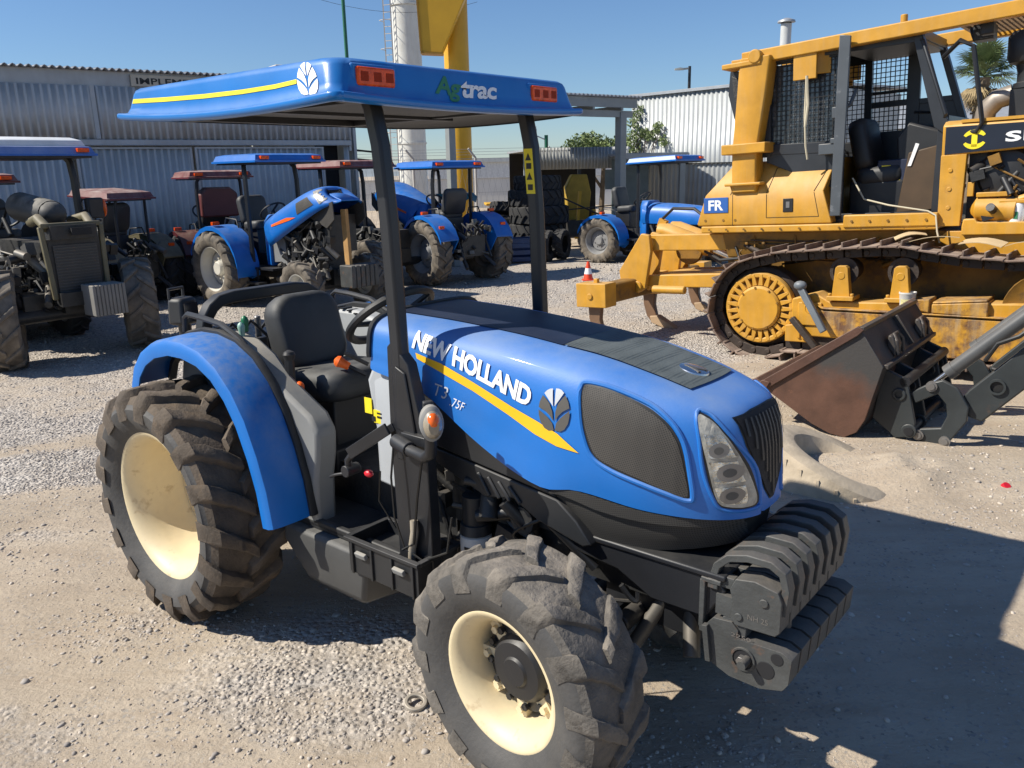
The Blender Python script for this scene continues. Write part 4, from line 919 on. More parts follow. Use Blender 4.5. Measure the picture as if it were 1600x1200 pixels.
            mb = MB(); mb.tube([(-.1, sd*(tr/2-.22), zr+rad), (-.05, sd*(tr/2-.22), zr+rad+.10), (.22, sd*(tr/2-.22), zr+rad+.08), (.27, sd*(tr/2-.22), zr+rad-.06)], .012, 6); mb.build('hand_rail', blackm, f)
    if seat:
        sb = pad((.05, 0, zr+.83), .44, .46, .10, Matrix.Rotation(R(76), 3, 'Y'), .09); sb.build('seat_backrest', seatm, T, ang=70)
        sb = pad((.28, 0, zr+.60), .40, .46, .10, Matrix.Rotation(R(-4), 3, 'Y'), .09); sb.build('seat_cushion', seatm, T, ang=70)
        mb = MB(); mb.box((.22, 0, zr+.36), (.35, .36, .4)); mb.build('seat_base', blackm, T, bevel=.01)
        mb = MB(); c0 = V3(.58, 0, zr+.82); mb.tube([c0+xa*.19*math.cos(2*PI*i/24)+ya*.19*math.sin(2*PI*i/24) for i in range(24)], .015, 6, closed=True); mb.cyl(c0, c0-ax*.25, .03); mb.bar(c0-xa*.18, c0+xa*.18, .03, .012); mb.build('steering_wheel', blackp, T)
    if canopy:
        x0, x1, hw, z, sl_ = canopy[:5]; far_canopy(T, cpaint or paint, x0, x1, hw, z, sl_, front_light=roof_front)
        for px_, pz, thick_ in (posts or ((.62, zr+.1, .05),)):
            for sd in (-1, 1):
                mb = MB(); mb.tube([(px_, sd*(hw-.16), pz), (px_, sd*(hw-.16), z-.25), (px_-.02, sd*(hw-.17), z-.06), (px_-.06, sd*(hw-.2), z)], thick_*.75, 6); mb.build('canopy_post', blackm, T)
    if stack:
        mb = MB(); mb.cyl((.95, -.33, zt-.3), (.95, -.33, zt+.55), .03); mb.tube([(.95, -.33, zt+.5), (.97, -.33, zt+.62), (1.02, -.33, zt+.68)], .03); mb.build('exhaust_stack', blackm, T)
    return T
BL = 'blue tractors parked in the yard'; RD = 'maroon canopied tractors by the shed'
H40 = R(-40)
def at(F0, hd, x, y): return (F0[0]+math.cos(hd)*x-math.sin(hd)*y, F0[1]+math.sin(hd)*x+math.cos(hd)*y, 0)
# blue tractor with its hood propped open
p = at((-4.4, 12.3), H40, .08, .62)
T4 = far_tractor('blue tractor with white rear wheels, its hood tilted up on a wooden plank', p, H40, BL, blue_far, tr=1.24, ft=1.15, s_r=.90, s_f=.85, canopy=(.05, 1.15, .60, 2.06, .0), hood='raised', wb=1.95)
pk = MB(); pk.bar((2.38, -.10, .62), (2.36, -.10, 1.42), .05, .095, up=(1, 0, 0)); pk.v = [tuple(Matrix.Rotation(H40, 3, 'Z') @ Vector(v)+Vector(p)) for v in pk.v]
tag(pk.build('wooden_plank', wood), 'bare wooden plank standing upright under the raised blue hood', 'plank')
# blue tractor seen from behind
H130 = R(130); p = at((-1.36, 13.9), H130, 0, -.62)
T6 = far_tractor('blue tractor seen from behind with its hood up in front of the yellow column', p, H130, BL, blue_far, tr=1.30, ft=1.15, s_r=.90, s_f=.85, rims='g', canopy=(-.12, 1.05, .56, 1.94, .0), hood='raised', roof_front=False, posts=((.12, .65, .05),), stack=True)
tp = MB(); tp.loft([[V3(.55, -.30, 1.22), V3(.75, -.1, 1.5), V3(.6, -.35, 1.38)], [V3(.45, -.62, 1.40), V3(.5, -.55, 1.5), V3(.52, -.66, 1.48)], [V3(.55, -.85, 1.32), V3(.7, -.9, 1.5), V3(.62, -.95, 1.42)]])
tp.v = [tuple(Matrix.Rotation(H130, 3, 'Z') @ Vector(v)+Vector(p)) for v in tp.v]; tag(tp.build('tarpaulin', tarp), 'crumpled teal tarpaulin draped behind the seat of the tractor seen from behind', 'tarp')
# blue tractor on the right, hood towards the dozer
p = at((1.87, 16.8), H40, 0, .66)
T9 = far_tractor('blue tractor with a dark grey rear wheel, beyond the traffic cone', p, H40, BL, blue_far, tr=1.36, ft=1.2, s_r=.74, s_f=.85, rims='g', canopy=(.55, 1.65, .60, 1.96, .04), hood='closed', wb=1.95, posts=((.75, .6, .045),), weights=False)
T9['label'] = 'blue tractor with a dark grey rear wheel, behind the ripper of the yellow bulldozer'
# dusty black tractor on the left, facing the camera
p = at((-4.71, 8.725), H40, -2.15, 0)
T2 = far_tractor('stripped black tractor with bare radiator and blue roof, facing the camera', p, H40, None, blackm, cpaint=M('sun_bleached_blue_roof', (.02, .11, .42), .5, dust=.95, dustcol=(.72, .74, .76), dscale=1.2), wb=2.15, tr=1.5, ft=1.42, s_r=1.05, s_f=1.14, steer=R(-22), rims='w', canopy=(.15, 1.5, .78, 2.14, .0), hood=None, weights=False, posts=((1.15, .9, .06),))
mb = MB(); mb.loft([[V3(x, y, z) for x, y in ((.22+i_, -.70+i_), (1.42-i_, -.70+i_), (1.42-i_, .70-i_), (.22+i_, .70-i_))] for z, i_ in ((2.235, 0), (2.31, .03), (2.345, .12), (2.355, .3))]); mb.build('roof_cover', M('sun_bleached_white_cover', (.62, .64, .66), .7, var=.1), T2, bevel=.01)
mb = MB(); mb.box((2.35, 0, 1.0), (.10, .52, .58)); mb.box((2.37, 0, 1.36), (.16, .46, .14)); mb.box((2.42, 0, .68), (.18, .5, .14)); mb.box((1.6, 0, 1.0), (1.3, .42, .5)); clutter(mb, (1.0, -.6, .6), (2.3, -.25, 1.2), 50, 4, 1.1, 3); clutter(mb, (1.0, .25, .6), (2.3, .6, 1.2), 50, 6, 1.1, 3)
mb.build('engine_block', [greasy, blackm, grimy_alloy], T2, bevel=.012)
mb = MB(); mb.box((2.405, 0, .98), (.02, .44, .50)); rad_ = mb.build('radiator_core', M('radiator_fins', (.035, .036, .038), .5, pat=None, bump=.1), T2)
for k in range(16):
    mb = MB(); mb.box((2.418, 0, .75+.03*k), (.012, .43, .008)); mb.build('radiator_fin', charcoal, rad_)
mb = MB()
for s in (-1, 1): mb.bar((2.42, s*.27, .68), (2.38, s*.30, 1.42), .05, .05); mb.tube([(2.36, s*.22, 1.40), (2.20, s*.24, 1.50), (1.9, s*.20, 1.45)], .05, 10)
mb.bar((2.38, -.3, 1.43), (2.38, .3, 1.43), .05, .05); mb.box((2.40, .04, 1.36), (.02, .25, .09)); mb.build('radiator_frame', olive, T2, bevel=.01)
mb = MB(); mb.box((2.50, .05, 1.365), (.02, .20, .075)); mb.build('radiator_inlet', dark_in, T2)
mb = MB(); mb.cyl((1.3, -.05, 1.60), (2.10, -.05, 1.53), .16, .145, 20); mb.ball((2.09, -.05, 1.53), .14, 14); mb.build('air_cleaner', M('dusty_black_tank', (.03, .03, .03), .5, dust=.8, dustcol=(.3, .28, .24)), T2)
wm = MB()
for k in range(9): wm.box((2.62, -.02+.038*k, .66), (.28, .034, .32))
wo = wm.build('front_weights', M('dusty_grey_weights', (.17, .165, .155), .7, dust=.7), T2, bevel=.008)
mb = MB(); mb.box((2.0, 0, .62), (.35, 1.0, .22)); mb.tube([(2.1, -.6, .55), (2.15, 0, .6), (2.1, .6, .55)], .03); mb.build('front_axle', greasy, T2, bevel=.02)
mb = MB(); mb.box((1.25, .76, 1.55), (.12, .18, .24)); lo_ = mb.build('side_lamp', blackp, T2, bevel=.02); mb = MB(); mb.ball((1.26, .86, 1.55), .1, 14, sc=(.6, .35, 1.1)); mb.build('amber_lens', orange, lo_)
mb = MB(); mb.prism([(1.02, -.72), (1.02, -.42), (1.12, -.40), (1.12, -.72)], .75, 1.35, 'z'); mb.build('wing_window', M('dusty_green_glass', (.20, .26, .24), .2, var=.3, vscale=6, coat=.5), T2)
mb = MB(); mb.tube([(1.2, -.75, 1.35), (1.2, -.30, 1.36)], .015); mb.tube([(1.2, .30, 1.38), (1.18, .85, 1.40)], .015); mb.build('hand_rail', blackm, T2)
# maroon-canopied tractors behind
T3 = far_tractor('dusty olive tractor under a tilted maroon canopy, behind the stripped black tractor', (-5.88, 12.5, 0), R(152), RD, olive, cpaint=maroon, tr=1.15, ft=1.0, s_r=.80, s_f=.8, canopy=(-.38, .50, .42, 1.61, .07), hood=None, rims='g', posts=((-.3, .6, .03), (.5, .6, .03)), dark=True, wb=1.6, weights=False)
mb = MB(); mb.bar((-.2, .36, 1.58), (.35, .36, .95), .025, .025); mb.build('canopy_brace', blackm, T3)
T3b = far_tractor('dark tractor with a maroon canopy at the far left edge beyond the black tractor', (-7.35, 10.9, 0), R(-40), RD, blackm, cpaint=maroon, tr=1.2, ft=1.1, s_r=.85, s_f=.85, canopy=(.0, 1.1, .55, 1.86, 0), hood='closed', rims='g', dark=True)
T3c = far_tractor('tractor with a maroon canopy and dark red seat behind the propped open hood tractor', (-4.82, 13.72, 0), R(128), RD, M('dark_red_paint', (.07, .01, .012), .4, dust=.3), cpaint=maroon, tr=1.2, ft=.9, s_r=.80, s_f=.6, canopy=(-.45, .45, .52, 1.86, 0), hood=None, rims='g', dark=True, wb=1.25, weights=False, roof_front=False, posts=((-.25, .6, .035),))
mb = MB(); mb.loft([[V3(x, y*w_, z_) for y, z_ in ((-1, 1.25), (-1, 1.62), (-.6, 1.72), (.6, 1.72), (1, 1.62), (1, 1.25))] for x, w_ in ((-.25, .30), (-.02, .32))]); mb.build('padded_seat_shell', M('red_grey_seat', (.12, .03, .03), .5, dust=.85, dustcol=(.35, .33, .31)), T3c, bevel=.03)
T3d = far_tractor('dark tractor with a maroon canopy between the two blue tractors with raised hoods', (-3.35, 15.0, 0), R(-40), RD, blackm, cpaint=maroon, tr=1.3, ft=1.2, s_r=.9, s_f=.95, canopy=(.1, 1.35, .62, 1.98, 0), hood=None, rims='g', weights=False)
# maroon tractor's front wheels show beside the blue one

# ================================================================== BULLDOZER (x forward, right track's outer face y = 0)
DZ = thing('bulldozer', 'yellow crawler bulldozer with a caged cab, rear ripper and rusty tracks', 'bulldozer', (2.5, 7.88, 0), R(-39), ry=R(-2.5))
CYL = 2.0                                                   # width over the tracks
# ---- tracks: one for each side
SPC = (-.08, .49); IDC = (2.62, .53)
def track_path():
    pts = [(x, .085+.0*x) for x in (2.4, 1.8, 1.2, .6, .2)]
    pts += arc(SPC[0], SPC[1], .50, -68, -260, 12)
    pts += [(.12, 1.045), (.45, 1.065), (.72, 1.08), (1.0, 1.095), (1.23, 1.095), (1.45, 1.05), (1.75, 1.0), (2.1, .975), (2.4, .985)]
    pts += arc(IDC[0], IDC[1], .45, 95, -85, 12)
    return pts
def resample(pts, step):
    out = []; P = [Vector(p) for p in pts]+[Vector(pts[0])]; tot = sum((b-a).length for a, b in zip(P, P[1:])); n = round(tot/step); st = tot/n; acc = 0; nxt = 0
    for a, b in zip(P, P[1:]):
        l = (b-a).length
        while nxt <= acc+l+1e-9 and len(out) < n:
            t = (nxt-acc)/l; out.append((a+(b-a)*t, (b-a).normalized())); nxt += st
        acc += l
    return out
tpp = resample(track_path(), .165)
def track(y0, y1):
    tk = MB(); ln = MB()
    for (p, t) in tpp:
        nr = Vector((-t.y, t.x))                            # outward when running clockwise
        rot = Matrix((V3(t.x, 0, t.y), V3(0, 1, 0), V3(nr.x, 0, nr.y))).transposed()
        if rot.determinant() < 0: rot = Matrix((V3(t.x, 0, t.y), V3(0, -1, 0), V3(nr.x, 0, nr.y))).transposed()
        c = V3(p.x, (y0+y1)/2, p.y)
        tk.box(c, (.150, y1-y0, .018), rot); o = c+rot @ V3(-.062, 0, .030); tk.box(o, (.018, y1-y0-.01, .055), rot); o = c+rot @ V3(.075, 0, -.008); tk.box(o, (.03, y1-y0-.02, .016), rot)
        for yy in (-.075, .075):
            ln.box(c+rot @ V3(0, yy, -.055), (.15, .04, .085), rot); ln.cyl(c+rot @ V3(-.05, yy-.03, -.06), c+rot @ V3(-.05, yy+.03, -.06), .028, n=8)
    to = tk.build('track', trackm, DZ, bevel=.004); ln.build('track_links', trackdark, to, bevel=.006); return to
track(0, .46); track(CYL-.46, CYL)
def sprocket(y0, s):
    mb = MB(); mb.lathe([(.001, 0), (.20, 0), (.215, s*.012), (.222, s*.02), (.222, s*.06)], (SPC[0], y0, SPC[1]), n=36)
    so = mb.build('sprocket_hub', cy, DZ)
    mb = MB(); mb.lathe([(.30, s*.05), (.31, s*.035), (.345, s*.035), (.355, s*.06), (.355, s*.10), (.2, s*.12)], (SPC[0], y0, SPC[1]), n=40)
    mb.lathe([(.222, s*.05), (.25, s*.075), (.30, s*.075)], (SPC[0], y0, SPC[1]), n=40, mi=1)
    for i in range(25):
        a = 2*PI*i/25; c, sn = math.cos(a), math.sin(a); tq = V3(-sn, 0, c); rd = V3(c, 0, sn); ctr = V3(SPC[0], y0, SPC[1])
        mb.loft([[ctr+rd*r+tq*h+V3(0, s*yy, 0) for r, h in ((.226, -.024), (.335, -.013), (.335, .013), (.226, .024))] for yy in (.078, .030)])
    sp = mb.build('sprocket', [cy, cy_dark], DZ, bevel=.003)
    mb = MB()
    for i in range(9):
        a = 2*PI*i/9+.3; mb.cyl((SPC[0]+.206*math.cos(a), y0-s*.008, SPC[1]+.206*math.sin(a)), (SPC[0]+.206*math.cos(a), y0+s*.01, SPC[1]+.206*math.sin(a)), .011, n=6)
    mb.build('hub_bolts', cy_dark, so)
    mb = MB(); mb.lathe([(.36, s*.10), (.40, s*.14), (.40, s*.3), (.2, s*.32)], (SPC[0], y0, SPC[1]), n=32); mb.build('final_drive_case', trackdark, DZ)
sprocket(.06, 1); sprocket(CYL-.06, -1)
def frame_(s, yb):
    Y = lambda v: yb+s*v
    mb = MB(); mb.prism([(.26, .60), (.26, .30), (.46, .24), (2.6, .20), (2.6, .55), (2.2, .62), (1.5, .60), (.62, .58), (.48, .66)], Y(.07), Y(.36)); mb.build('track_frame', cy, DZ, bevel=.012)
    mb = MB(); mb.prism([(.50, .535), (.56, .50), (2.4, .47), (2.4, .12), (.95, .14), (.62, .30)], Y(.03), Y(.07)); mb.prism([(.52, .55), (.56, .515), (2.4, .485), (2.4, .50), (.58, .53)], Y(.015), Y(.10)); mb.build('rock_guard', cy_rust, DZ, bevel=.008)
    mb = MB(); mb.prism([(1.50, .60), (1.50, .52), (1.93, .50), (1.93, .63)], Y(.02), Y(.30)); mb.prism([(1.505, .60), (1.505, .62), (1.92, .65), (1.92, .63)], Y(.02), Y(.40)); mb.prism([(1.28, .56), (1.28, .63), (1.48, .64), (1.48, .52)], Y(.02), Y(.3)); mb.build('idler_guard', cy_rust, DZ, bevel=.015)
    for x in (.72, 1.23):
        mb = MB(); mb.prism([(x-.085, .61), (x+.085, .61), (x+.055, .90), (x+.035, .92), (x-.035, .92), (x-.055, .90)], Y(.05), Y(.13)); mb.box((x, Y(.13), .62), (.24, .22, .04)); mb.cyl((x, Y(.045), .83), (x, Y(.055), .83), .035, n=14)
        for q in (-.1, .1): mb.cyl((x+q, Y(.06), .64), (x+q, Y(.06), .665), .018, n=6)
        b_ = mb.build('roller_bracket', cy, DZ, bevel=.008); mb = MB(); mb.cyl((x, Y(.14), .86), (x, Y(.40), .86), .10, n=20); mb.lathe([(.10, Y(.13)), (.13, Y(.13)), (.13, Y(.17)), (.1, Y(.18))], (x, 0, .86), n=20); mb.build('carrier_roller', trackdark, b_)
    mb = MB(); mb.lathe([(.001, Y(.10)), (.12, Y(.10)), (.16, Y(.12)), (.28, Y(.13)), (.36, Y(.09)), (.37, Y(.16)), (.37, Y(.32)), (.2, Y(.34))], (IDC[0]-.25, 0, IDC[1]), n=36); mb.build('idler', cy_dark, DZ)
    for k in range(5):
        mb = MB(); mb.cyl((.55+k*.4, Y(.12), .24), (.55+k*.4, Y(.34), .24), .10, n=18); mb.build('track_roller', trackdark, DZ)
    mb = MB(); mb.prism([(.20, .18), (.42, .18), (.42, .30), (.34, .36), (.20, .34)], Y(.06), Y(.3)); mb.box((.34, Y(.05), .30), (.03, .02, .16)); mb.box((.39, Y(.05), .25), (.04, .03, .07)); mb.box((.44, Y(.1), .46), (.22, .1, .22)); mb.cyl((.40, Y(.045), .60), (.40, Y(.06), .60), .05, n=16); mb.lathe([(.055, Y(.045)), (.065, Y(.05)), (.055, Y(.055))], (.45, 0, .52), n=18); mb.build('tow_plate', cy, DZ, bevel=.01)
frame_(1, 0); frame_(-1, CYL)
mb = MB(); mb.bar((.28, .02, .42), (.52, .0, .15), .05, .06); mb.build('loose_strut', trackdark, DZ, bevel=.008)
mb = MB(); mb.bar((.36, -.02, .74), (.62, -.08, .32), .04, .065); mb.ball((.37, -.02, .74), .05, 12, sc=(1.3, 1, .9)); mb.build('leaning_grey_strut', M('grey_blue_strut', (.13, .15, .17), .45, dust=.3), DZ, bevel=.008)
# ---- hull, fenders, tank
mb = MB(); mb.loft([[V3(x, y, z) for x, y in ((-.62, .56), (2.9, .56), (2.9, 1.44), (-.62, 1.44))] for z in (.45, .95)]); mb.loft([[V3(-.62, .56, .95), V3(2.9, .56, .95), V3(2.9, 1.44, .95), V3(-.62, 1.44, .95)], [V3(-.66, .50, 1.21), V3(1.36, .50, 1.21), V3(1.36, 1.50, 1.21), V3(-.66, 1.50, 1.21)]])
for x in (-.38, -.20): mb.cyl((x, .48, 1.10), (x, .50, 1.10), .022, n=6)
mb.box((-.30, .51, 1.08), (.02, .02, .2)); mb.box((.12, .51, 1.08), (.02, .02, .2)); mb.build('main_hull', cy_dark, DZ, bevel=.01)
def both(fn): fn(1, 0.); fn(-1, CYL)
mb = MB()
mb.loft([[V3(x, y, z) for x, y in ((-.85, .40), (1.43, .385), (1.43, CYL-.385), (-.85, CYL-.40))] for z in (1.215, 1.285)]); mb.loft([[V3(.62, .372, z), V3(1.43, .372, z), V3(1.43, .44, z), (.62, .44, z)] for z in (1.245, 1.365)]); 
mb.build('fender_deck', cy, DZ, bevel=.012)
mb = MB()
lo_p = [(-.895, .40), (.50, .40), (.50, CYL-.40), (-.895, CYL-.40)]
def ring(z, x0, x1, y): return [V3(x0, y, z), V3(x1, y, z), V3(x1, CYL-y, z), V3(x0, CYL-y, z)]
mb.loft([ring(1.29, -.885, .50, .405), ring(1.31, -.895, .505, .40), ring(1.60, -.80, .42, .40), ring(1.90, -.58, .47, .62), ring(1.915, -.57, .46, .64)])
tk_ = mb.build('rear_tank', cy, DZ, bevel=.014)
mb = MB(); mb.prism([(-.50, 1.285), (-.495, 1.285), (-.495, 1.60), (-.5, 1.60)], .3985, .40)
mb.build('panel_seam', black_d, tk_)
seam = MB()
def seamline(a, b): seam.bar(a, b, .004, .006, up=(0, 1, 0))
for a, b in (((-.14, 1.36), (-.14, 1.59)), ((-.14, 1.36), (.38, 1.36)), ((.38, 1.36), (.33, 1.59))): seamline((a[0], .3995, a[1]), (b[0], .3995, b[1]))
def slant(x, t): return (x, .40+.22*t-.003, 1.60+.30*t)
for a, b in ((slant(-.14, 0), slant(-.10, .80)), (slant(-.10, .80), slant(.42, .80)), (slant(.33, 0), slant(.42, .80)), (slant(-.52, 0), slant(-.45, 1))): seamline(a, b)
seam.build('panel_seam', black_d, tk_)
mb = MB(); mb.box((.08, .397, 1.475), (.10, .008, .13)); mb.build('door_latch', black_d, tk_, bevel=.006); mb = MB(); mb.box((.08, .392, 1.48), (.035, .006, .06)); mb.build('latch_keyhole', steel, tk_)
mb = MB()
for x in (-.80, -.60, -.47): mb.cyl((x, .395, 1.345), (x, .401, 1.345), .013, n=8)
mb.build('panel_bolts', cy_dark, tk_)
mb = MB(); mb.tube([slant(.12, .98), (.12, .60, 1.98), (.14, .59, 1.995), (.32, .59, 1.995), (.34, .60, 1.98), slant(.34, .98)], .014, 8); mb.build('grab_handle', cy, tk_)
sg = MB(); sg.box((-.68, .396, 1.50), (.27, .006, .155)); sgo = sg.build('number_plate', water_blue, tk_, bevel=.002)
v, f = text_polys('FR', .03); me = bpy.data.meshes.new('plate_lettering'); me.from_pydata([(-.68+(p[0]-.5)*.165, .392, 1.50+(p[1]-.5)*.105) for p in v], [], f); me.materials.append(white_d); link('plate_lettering', me, sgo)
mb = MB()
for k in range(12): mb.cyl((-.75+.19*k, .378, 1.25), (-.75+.19*k, .386, 1.25), .011, n=6)
for k in range(5): mb.cyl((.70+.16*k, .362, 1.305), (.70+.16*k, .373, 1.305), .012, n=6)
mb.build('deck_bolts', cy_dark, DZ)
mb = MB(); clutter(mb, (-.55, .48, .88), (1.3, .56, 1.14), 40, 31, .8, 3); mb.build('hull_lines', [cy_dark, trackdark, wire], DZ)
# ---- roll-over posts and roof guard
for yy in (.47, CYL-.47):
    mb = MB(); mb.loft([[V3(x+dx, yy+dy, z) for dx, dy in rr_poly(wd, dp, .02, 2)] for x, z, wd, dp in ((-.37, 1.62, .26, .20), (-.37, 2.0, .26, .20), (-.30, 2.55, .30, .21), (-.265, 2.90, .31, .21))]); po = mb.build('rollover_post', cy, DZ, bevel=.01)
    mb = MB(); mb.box((-.36, yy, 2.045), (.46, .30, .10)); mb.box((-.37, yy, 1.70), (.38, .28, .03)); mb.build('post_collar', cy, po, bevel=.01)
    mb = MB(); mb.bar((-.42, yy, 2.90), (2.45, yy-.0, 2.985), .11, .12); mb.cyl((-.26, yy-.13 if yy < 1 else yy+.13, 2.90), (-.26, yy, 2.90), .065, n=20); mb.bar((-.60, yy, 2.84), (-.2, yy, 2.85), .24, .05); bo = mb.build('roof_beam', cy, DZ, bevel=.010)
    mb = MB(); mb.box((.20, yy-.02 if yy < 1 else yy+.02, 2.76), (.22, .03, .25)); mb.box((.33, yy+(.06 if yy < 1 else -.06), 2.79), (.16, .03, .22), Matrix.Rotation(.5, 3, 'Z')); mb.build('beam_gusset', cy, bo, bevel=.006)
mb = MB(); mb.bar((-.44, .40, 2.86), (-.44, CYL-.40, 2.86), .16, .08); mb.bar((2.42, .40, 2.99), (2.42, CYL-.40, 2.99), .10, .10); mb.bar((1.45, .45, 2.965), (1.45, CYL-.45, 2.965), .05, .05); mb.cyl((1.05, .47, 3.0), (1.05, .47, 3.07), .03, n=10); mb.build('roof_cross_beam', cy, DZ, bevel=.008)
mb = MB()
for i in range(22): x = 1.50+.04*i; mb.bar((x, .50, 2.945+.03*(x-1.5)), (x, CYL-.50, 2.945+.03*(x-1.5)), .012, .012)
for i in range(24): y = .52+.04*i; mb.bar((1.48, y, 2.935), (2.40, y, 2.965), .012, .010)
mb.build('roof_screen', M('brown_guard_mesh', (.20, .12, .055), .6, var=.2), DZ)
mb = MB(); mb.box((1.62, .86, 2.87), (.16, .20, .13)); mb.cyl((1.55, .86, 2.87), (1.52, .86, 2.86), .07, n=14); mb.box((1.68, .62, 2.88), (.10, .10, .12)); mb.build('roof_work_lamp', blackp, DZ, bevel=.01)
# ---- cab
cab = MB()
yc0, yc1 = .56, CYL-.56
for y in (yc0, yc1):
    cab.bar((-.22, y, 2.86), (-.20, y, 1.95), .06, .09, up=(1, 0, 0)); cab.bar((.50, y, 2.90), (.52, y, 1.32), .06, .07, up=(1, 0, 0)); cab.bar((-.25, y, 2.88), (1.18, y, 2.88), .07, .09)
    cab.bar((1.16, y, 2.90), (1.40, y, 2.14), .06, .09, up=(0, 1, 0)); cab.bar((1.40, y, 2.16), (1.38, y, 1.30), .06, .08, up=(1, 0, 0)); cab.bar((-.2, y, 2.02), (.50, y, 2.0), .05, .10); cab.bar((.5, y, 1.33), (1.4, y, 1.33), .06, .08)
    cab.prism([(-.2, 1.98), (.5, 1.98), (.5, 1.6), (-.2, 1.9)], y-.02, y+.02)
cab.box((.47, 1.0, 2.925), (1.40, yc1-yc0+.12, .05)); cab.box((-.22, 1.0, 2.15), (.05, yc1-yc0, .3)); cab.bar((1.16, yc0, 2.90), (1.16, yc1, 2.90), .08, .08); cab.bar((1.40, yc0, 2.15), (1.40, yc1, 2.15), .07, .09); cab.box((.9, 1.0, 1.31), (1.0, yc1-yc0, .06)); cab.box((1.40, 1.0, 1.72), (.05, yc1-yc0, .8))
for y in (yc0, yc1): cab.prism([(.52, 1.33), (1.38, 1.33), (1.40, 2.14), (1.30, 2.40), (.90, 2.40), (.90, 2.14), (.52, 2.14)], y-.012, y+.012) if y > 1 else None
cab.box((.93, yc1, 2.5), (.12, .05, .75)); cab.box((.47, 1.0, 2.2), (.05, yc1-yc0-.3, .5)) if False else None
cab.prism([(1.12, 2.88), (1.19, 2.88), (1.44, 2.14), (1.44, 2.02), (1.33, 2.10)], yc0-.05, yc0-.01); cab.box((.85, 1.0, 2.86), (.68, yc1-yc0, .05)); cab.bar((.52, yc1, 2.4), (1.3, yc1, 2.4), .04, .05)
cab.tube([(1.17, yc0-.02, 2.86), (1.20, yc0-.05, 2.84), (1.42, yc0-.06, 2.20), (1.40, yc0-.02, 2.16)], .018, 8)
cabo = cab.build('cab_frame', cabm, DZ, bevel=.010)
mb = MB()
for y in (yc0-.005, yc1+.005):
    for i in range(15): x = -.16+.046*i; mb.bar((x, y, 2.05), (x, y, 2.82), .007, .007)
    for i in range(17): z = 2.06+.046*i; mb.bar((-.18, y, z), (.50, y, z), .007, .007)
    mb.bar((-.19, y, 2.045), (.5, y, 2.045), .02, .03); mb.bar((-.19, y, 2.83), (.5, y, 2.83), .02, .03)
for i in range(18): y = yc0+.05*i; mb.bar((-.27, y, 2.05), (-.27, y, 2.84), .008, .008)
for i in range(16): z = 2.06+.05*i; mb.bar((-.27, yc0, z), (-.27, yc1, z), .008, .008)
for i in range(9): x = .52+.045*i; mb.bar((x, yc1+.02, 2.14), (x, yc1+.02, 2.84), .008, .008)
for i in range(15): z = 2.15+.047*i; mb.bar((.5, yc1+.02, z), (.9, yc1+.02, z), .008, .008)
mb.bar((.5, yc1+.02, 2.52), (.9, yc1+.02, 2.52), .03, .03)
mb.build('window_guard', black_d, DZ)
mb = MB(); mb.box((.15, yc0+.015, 2.43), (.64, .006, .76)); g_ = mb.build('side_window', M('dusty_dark_glass', (.05, .06, .075), .15, dust=.0, var=.5, vscale=20, wear=.5, wearcol=(.16, .17, .18), wscale=25, spec=.8), DZ)
mb = MB(); mb.box((.15, yc1-.015, 2.43), (.64, .006, .76)); mb.build('side_window', M('pale_through_glass', (.30, .36, .42), .1, var=.2), DZ) if False else None
mb = MB(); mb.prism([(.50, 1.36), (.60, 1.36), (.64, 2.95), (.54, 2.97)], .345, .375); mb.box((.52, .40, 2.30), (.06, .10, .10)); mb.box((.52, .44, 2.05), (.08, .16, .05)); mb.box((.46, .46, 1.98), (.18, .18, .10)); mb.tube([(.52, .42, 2.32), (.62, .46, 2.36), (.66, .5, 2.5)], .02); mb.build('open_cab_door', M('scuffed_grey_door_edge', (.07, .08, .09), .4, dust=.3, wear=.3, wearcol=(.25, .26, .27)), DZ, bevel=.01)
mb = MB(); mb.prism([(-.62, 2.82), (-.58, 2.84), (-.36, 2.70), (-.36, 2.0), (-.46, 1.95), (-.64, 2.60)], .60, .66); mb.prism([(-.60, 2.78), (-.42, 2.68), (-.42, 2.10), (-.58, 2.58)], .59, .602, mi=1); mb.build('rear_screen_frame', [cabm, M('expanded_metal', (.03, .03, .03), .5, var=.9, vscale=60)], DZ, bevel=.008)
st_ = pad((.62, 1.0, 2.0), .50, .52, .14, Matrix.Rotation(R(78), 3, 'Y'), .1); st_.build('cab_seat', blackp, DZ, ang=70)
st_ = pad((.82, 1.0, 1.70), .46, .52, .14, Matrix.Rotation(R(-4), 3, 'Y'), .1); st_.build('cab_seat_cushion', blackp, DZ, ang=70)
mb = MB(); mb.box((.8, 1.0, 1.50), (.5, .5, .32)); mb.build('seat_pedestal', blackm, DZ, bevel=.02)
mb = MB(); mb.prism([(.95, 2.05), (1.05, 2.18), (1.38, 2.06), (1.38, 1.35), (1.06, 1.35), (.98, 1.7)], .80, 1.3); co_ = mb.build('cab_console', blackp, DZ, bevel=.02)
mb = MB(); mb.prism([(1.02, 1.36), (1.36, 1.38), (1.34, 1.95), (1.10, 1.90)], .64, .66); mb.build('cab_door_panel', brown_in, DZ, bevel=.01)
mb = MB(); mb.prism([(.82, 1.52), (.90, 1.52), (.92, 1.80), (.84, 1.80)], .765, .77); mb.prism([(.95, 1.60), (1.0, 1.60), (1.01, 1.66), (.96, 1.66)], .765, .77); mb.build('cab_label', yellow_l, DZ)
mb = MB(); mb.prism([(.78, 1.44), (1.10, 1.44), (1.08, 1.85), (.80, 1.85)], .77, .80); mb.build('cab_side_box', M('dark_blue_cab_box', (.012, .018, .045), .5), DZ, bevel=.01)
mb = MB(); mb.prism([(1.10, 1.78), (1.13, 1.78), (1.19, 1.97), (1.16, 1.98)], .630, .638); mb.build('white_sticker', white_d, DZ)
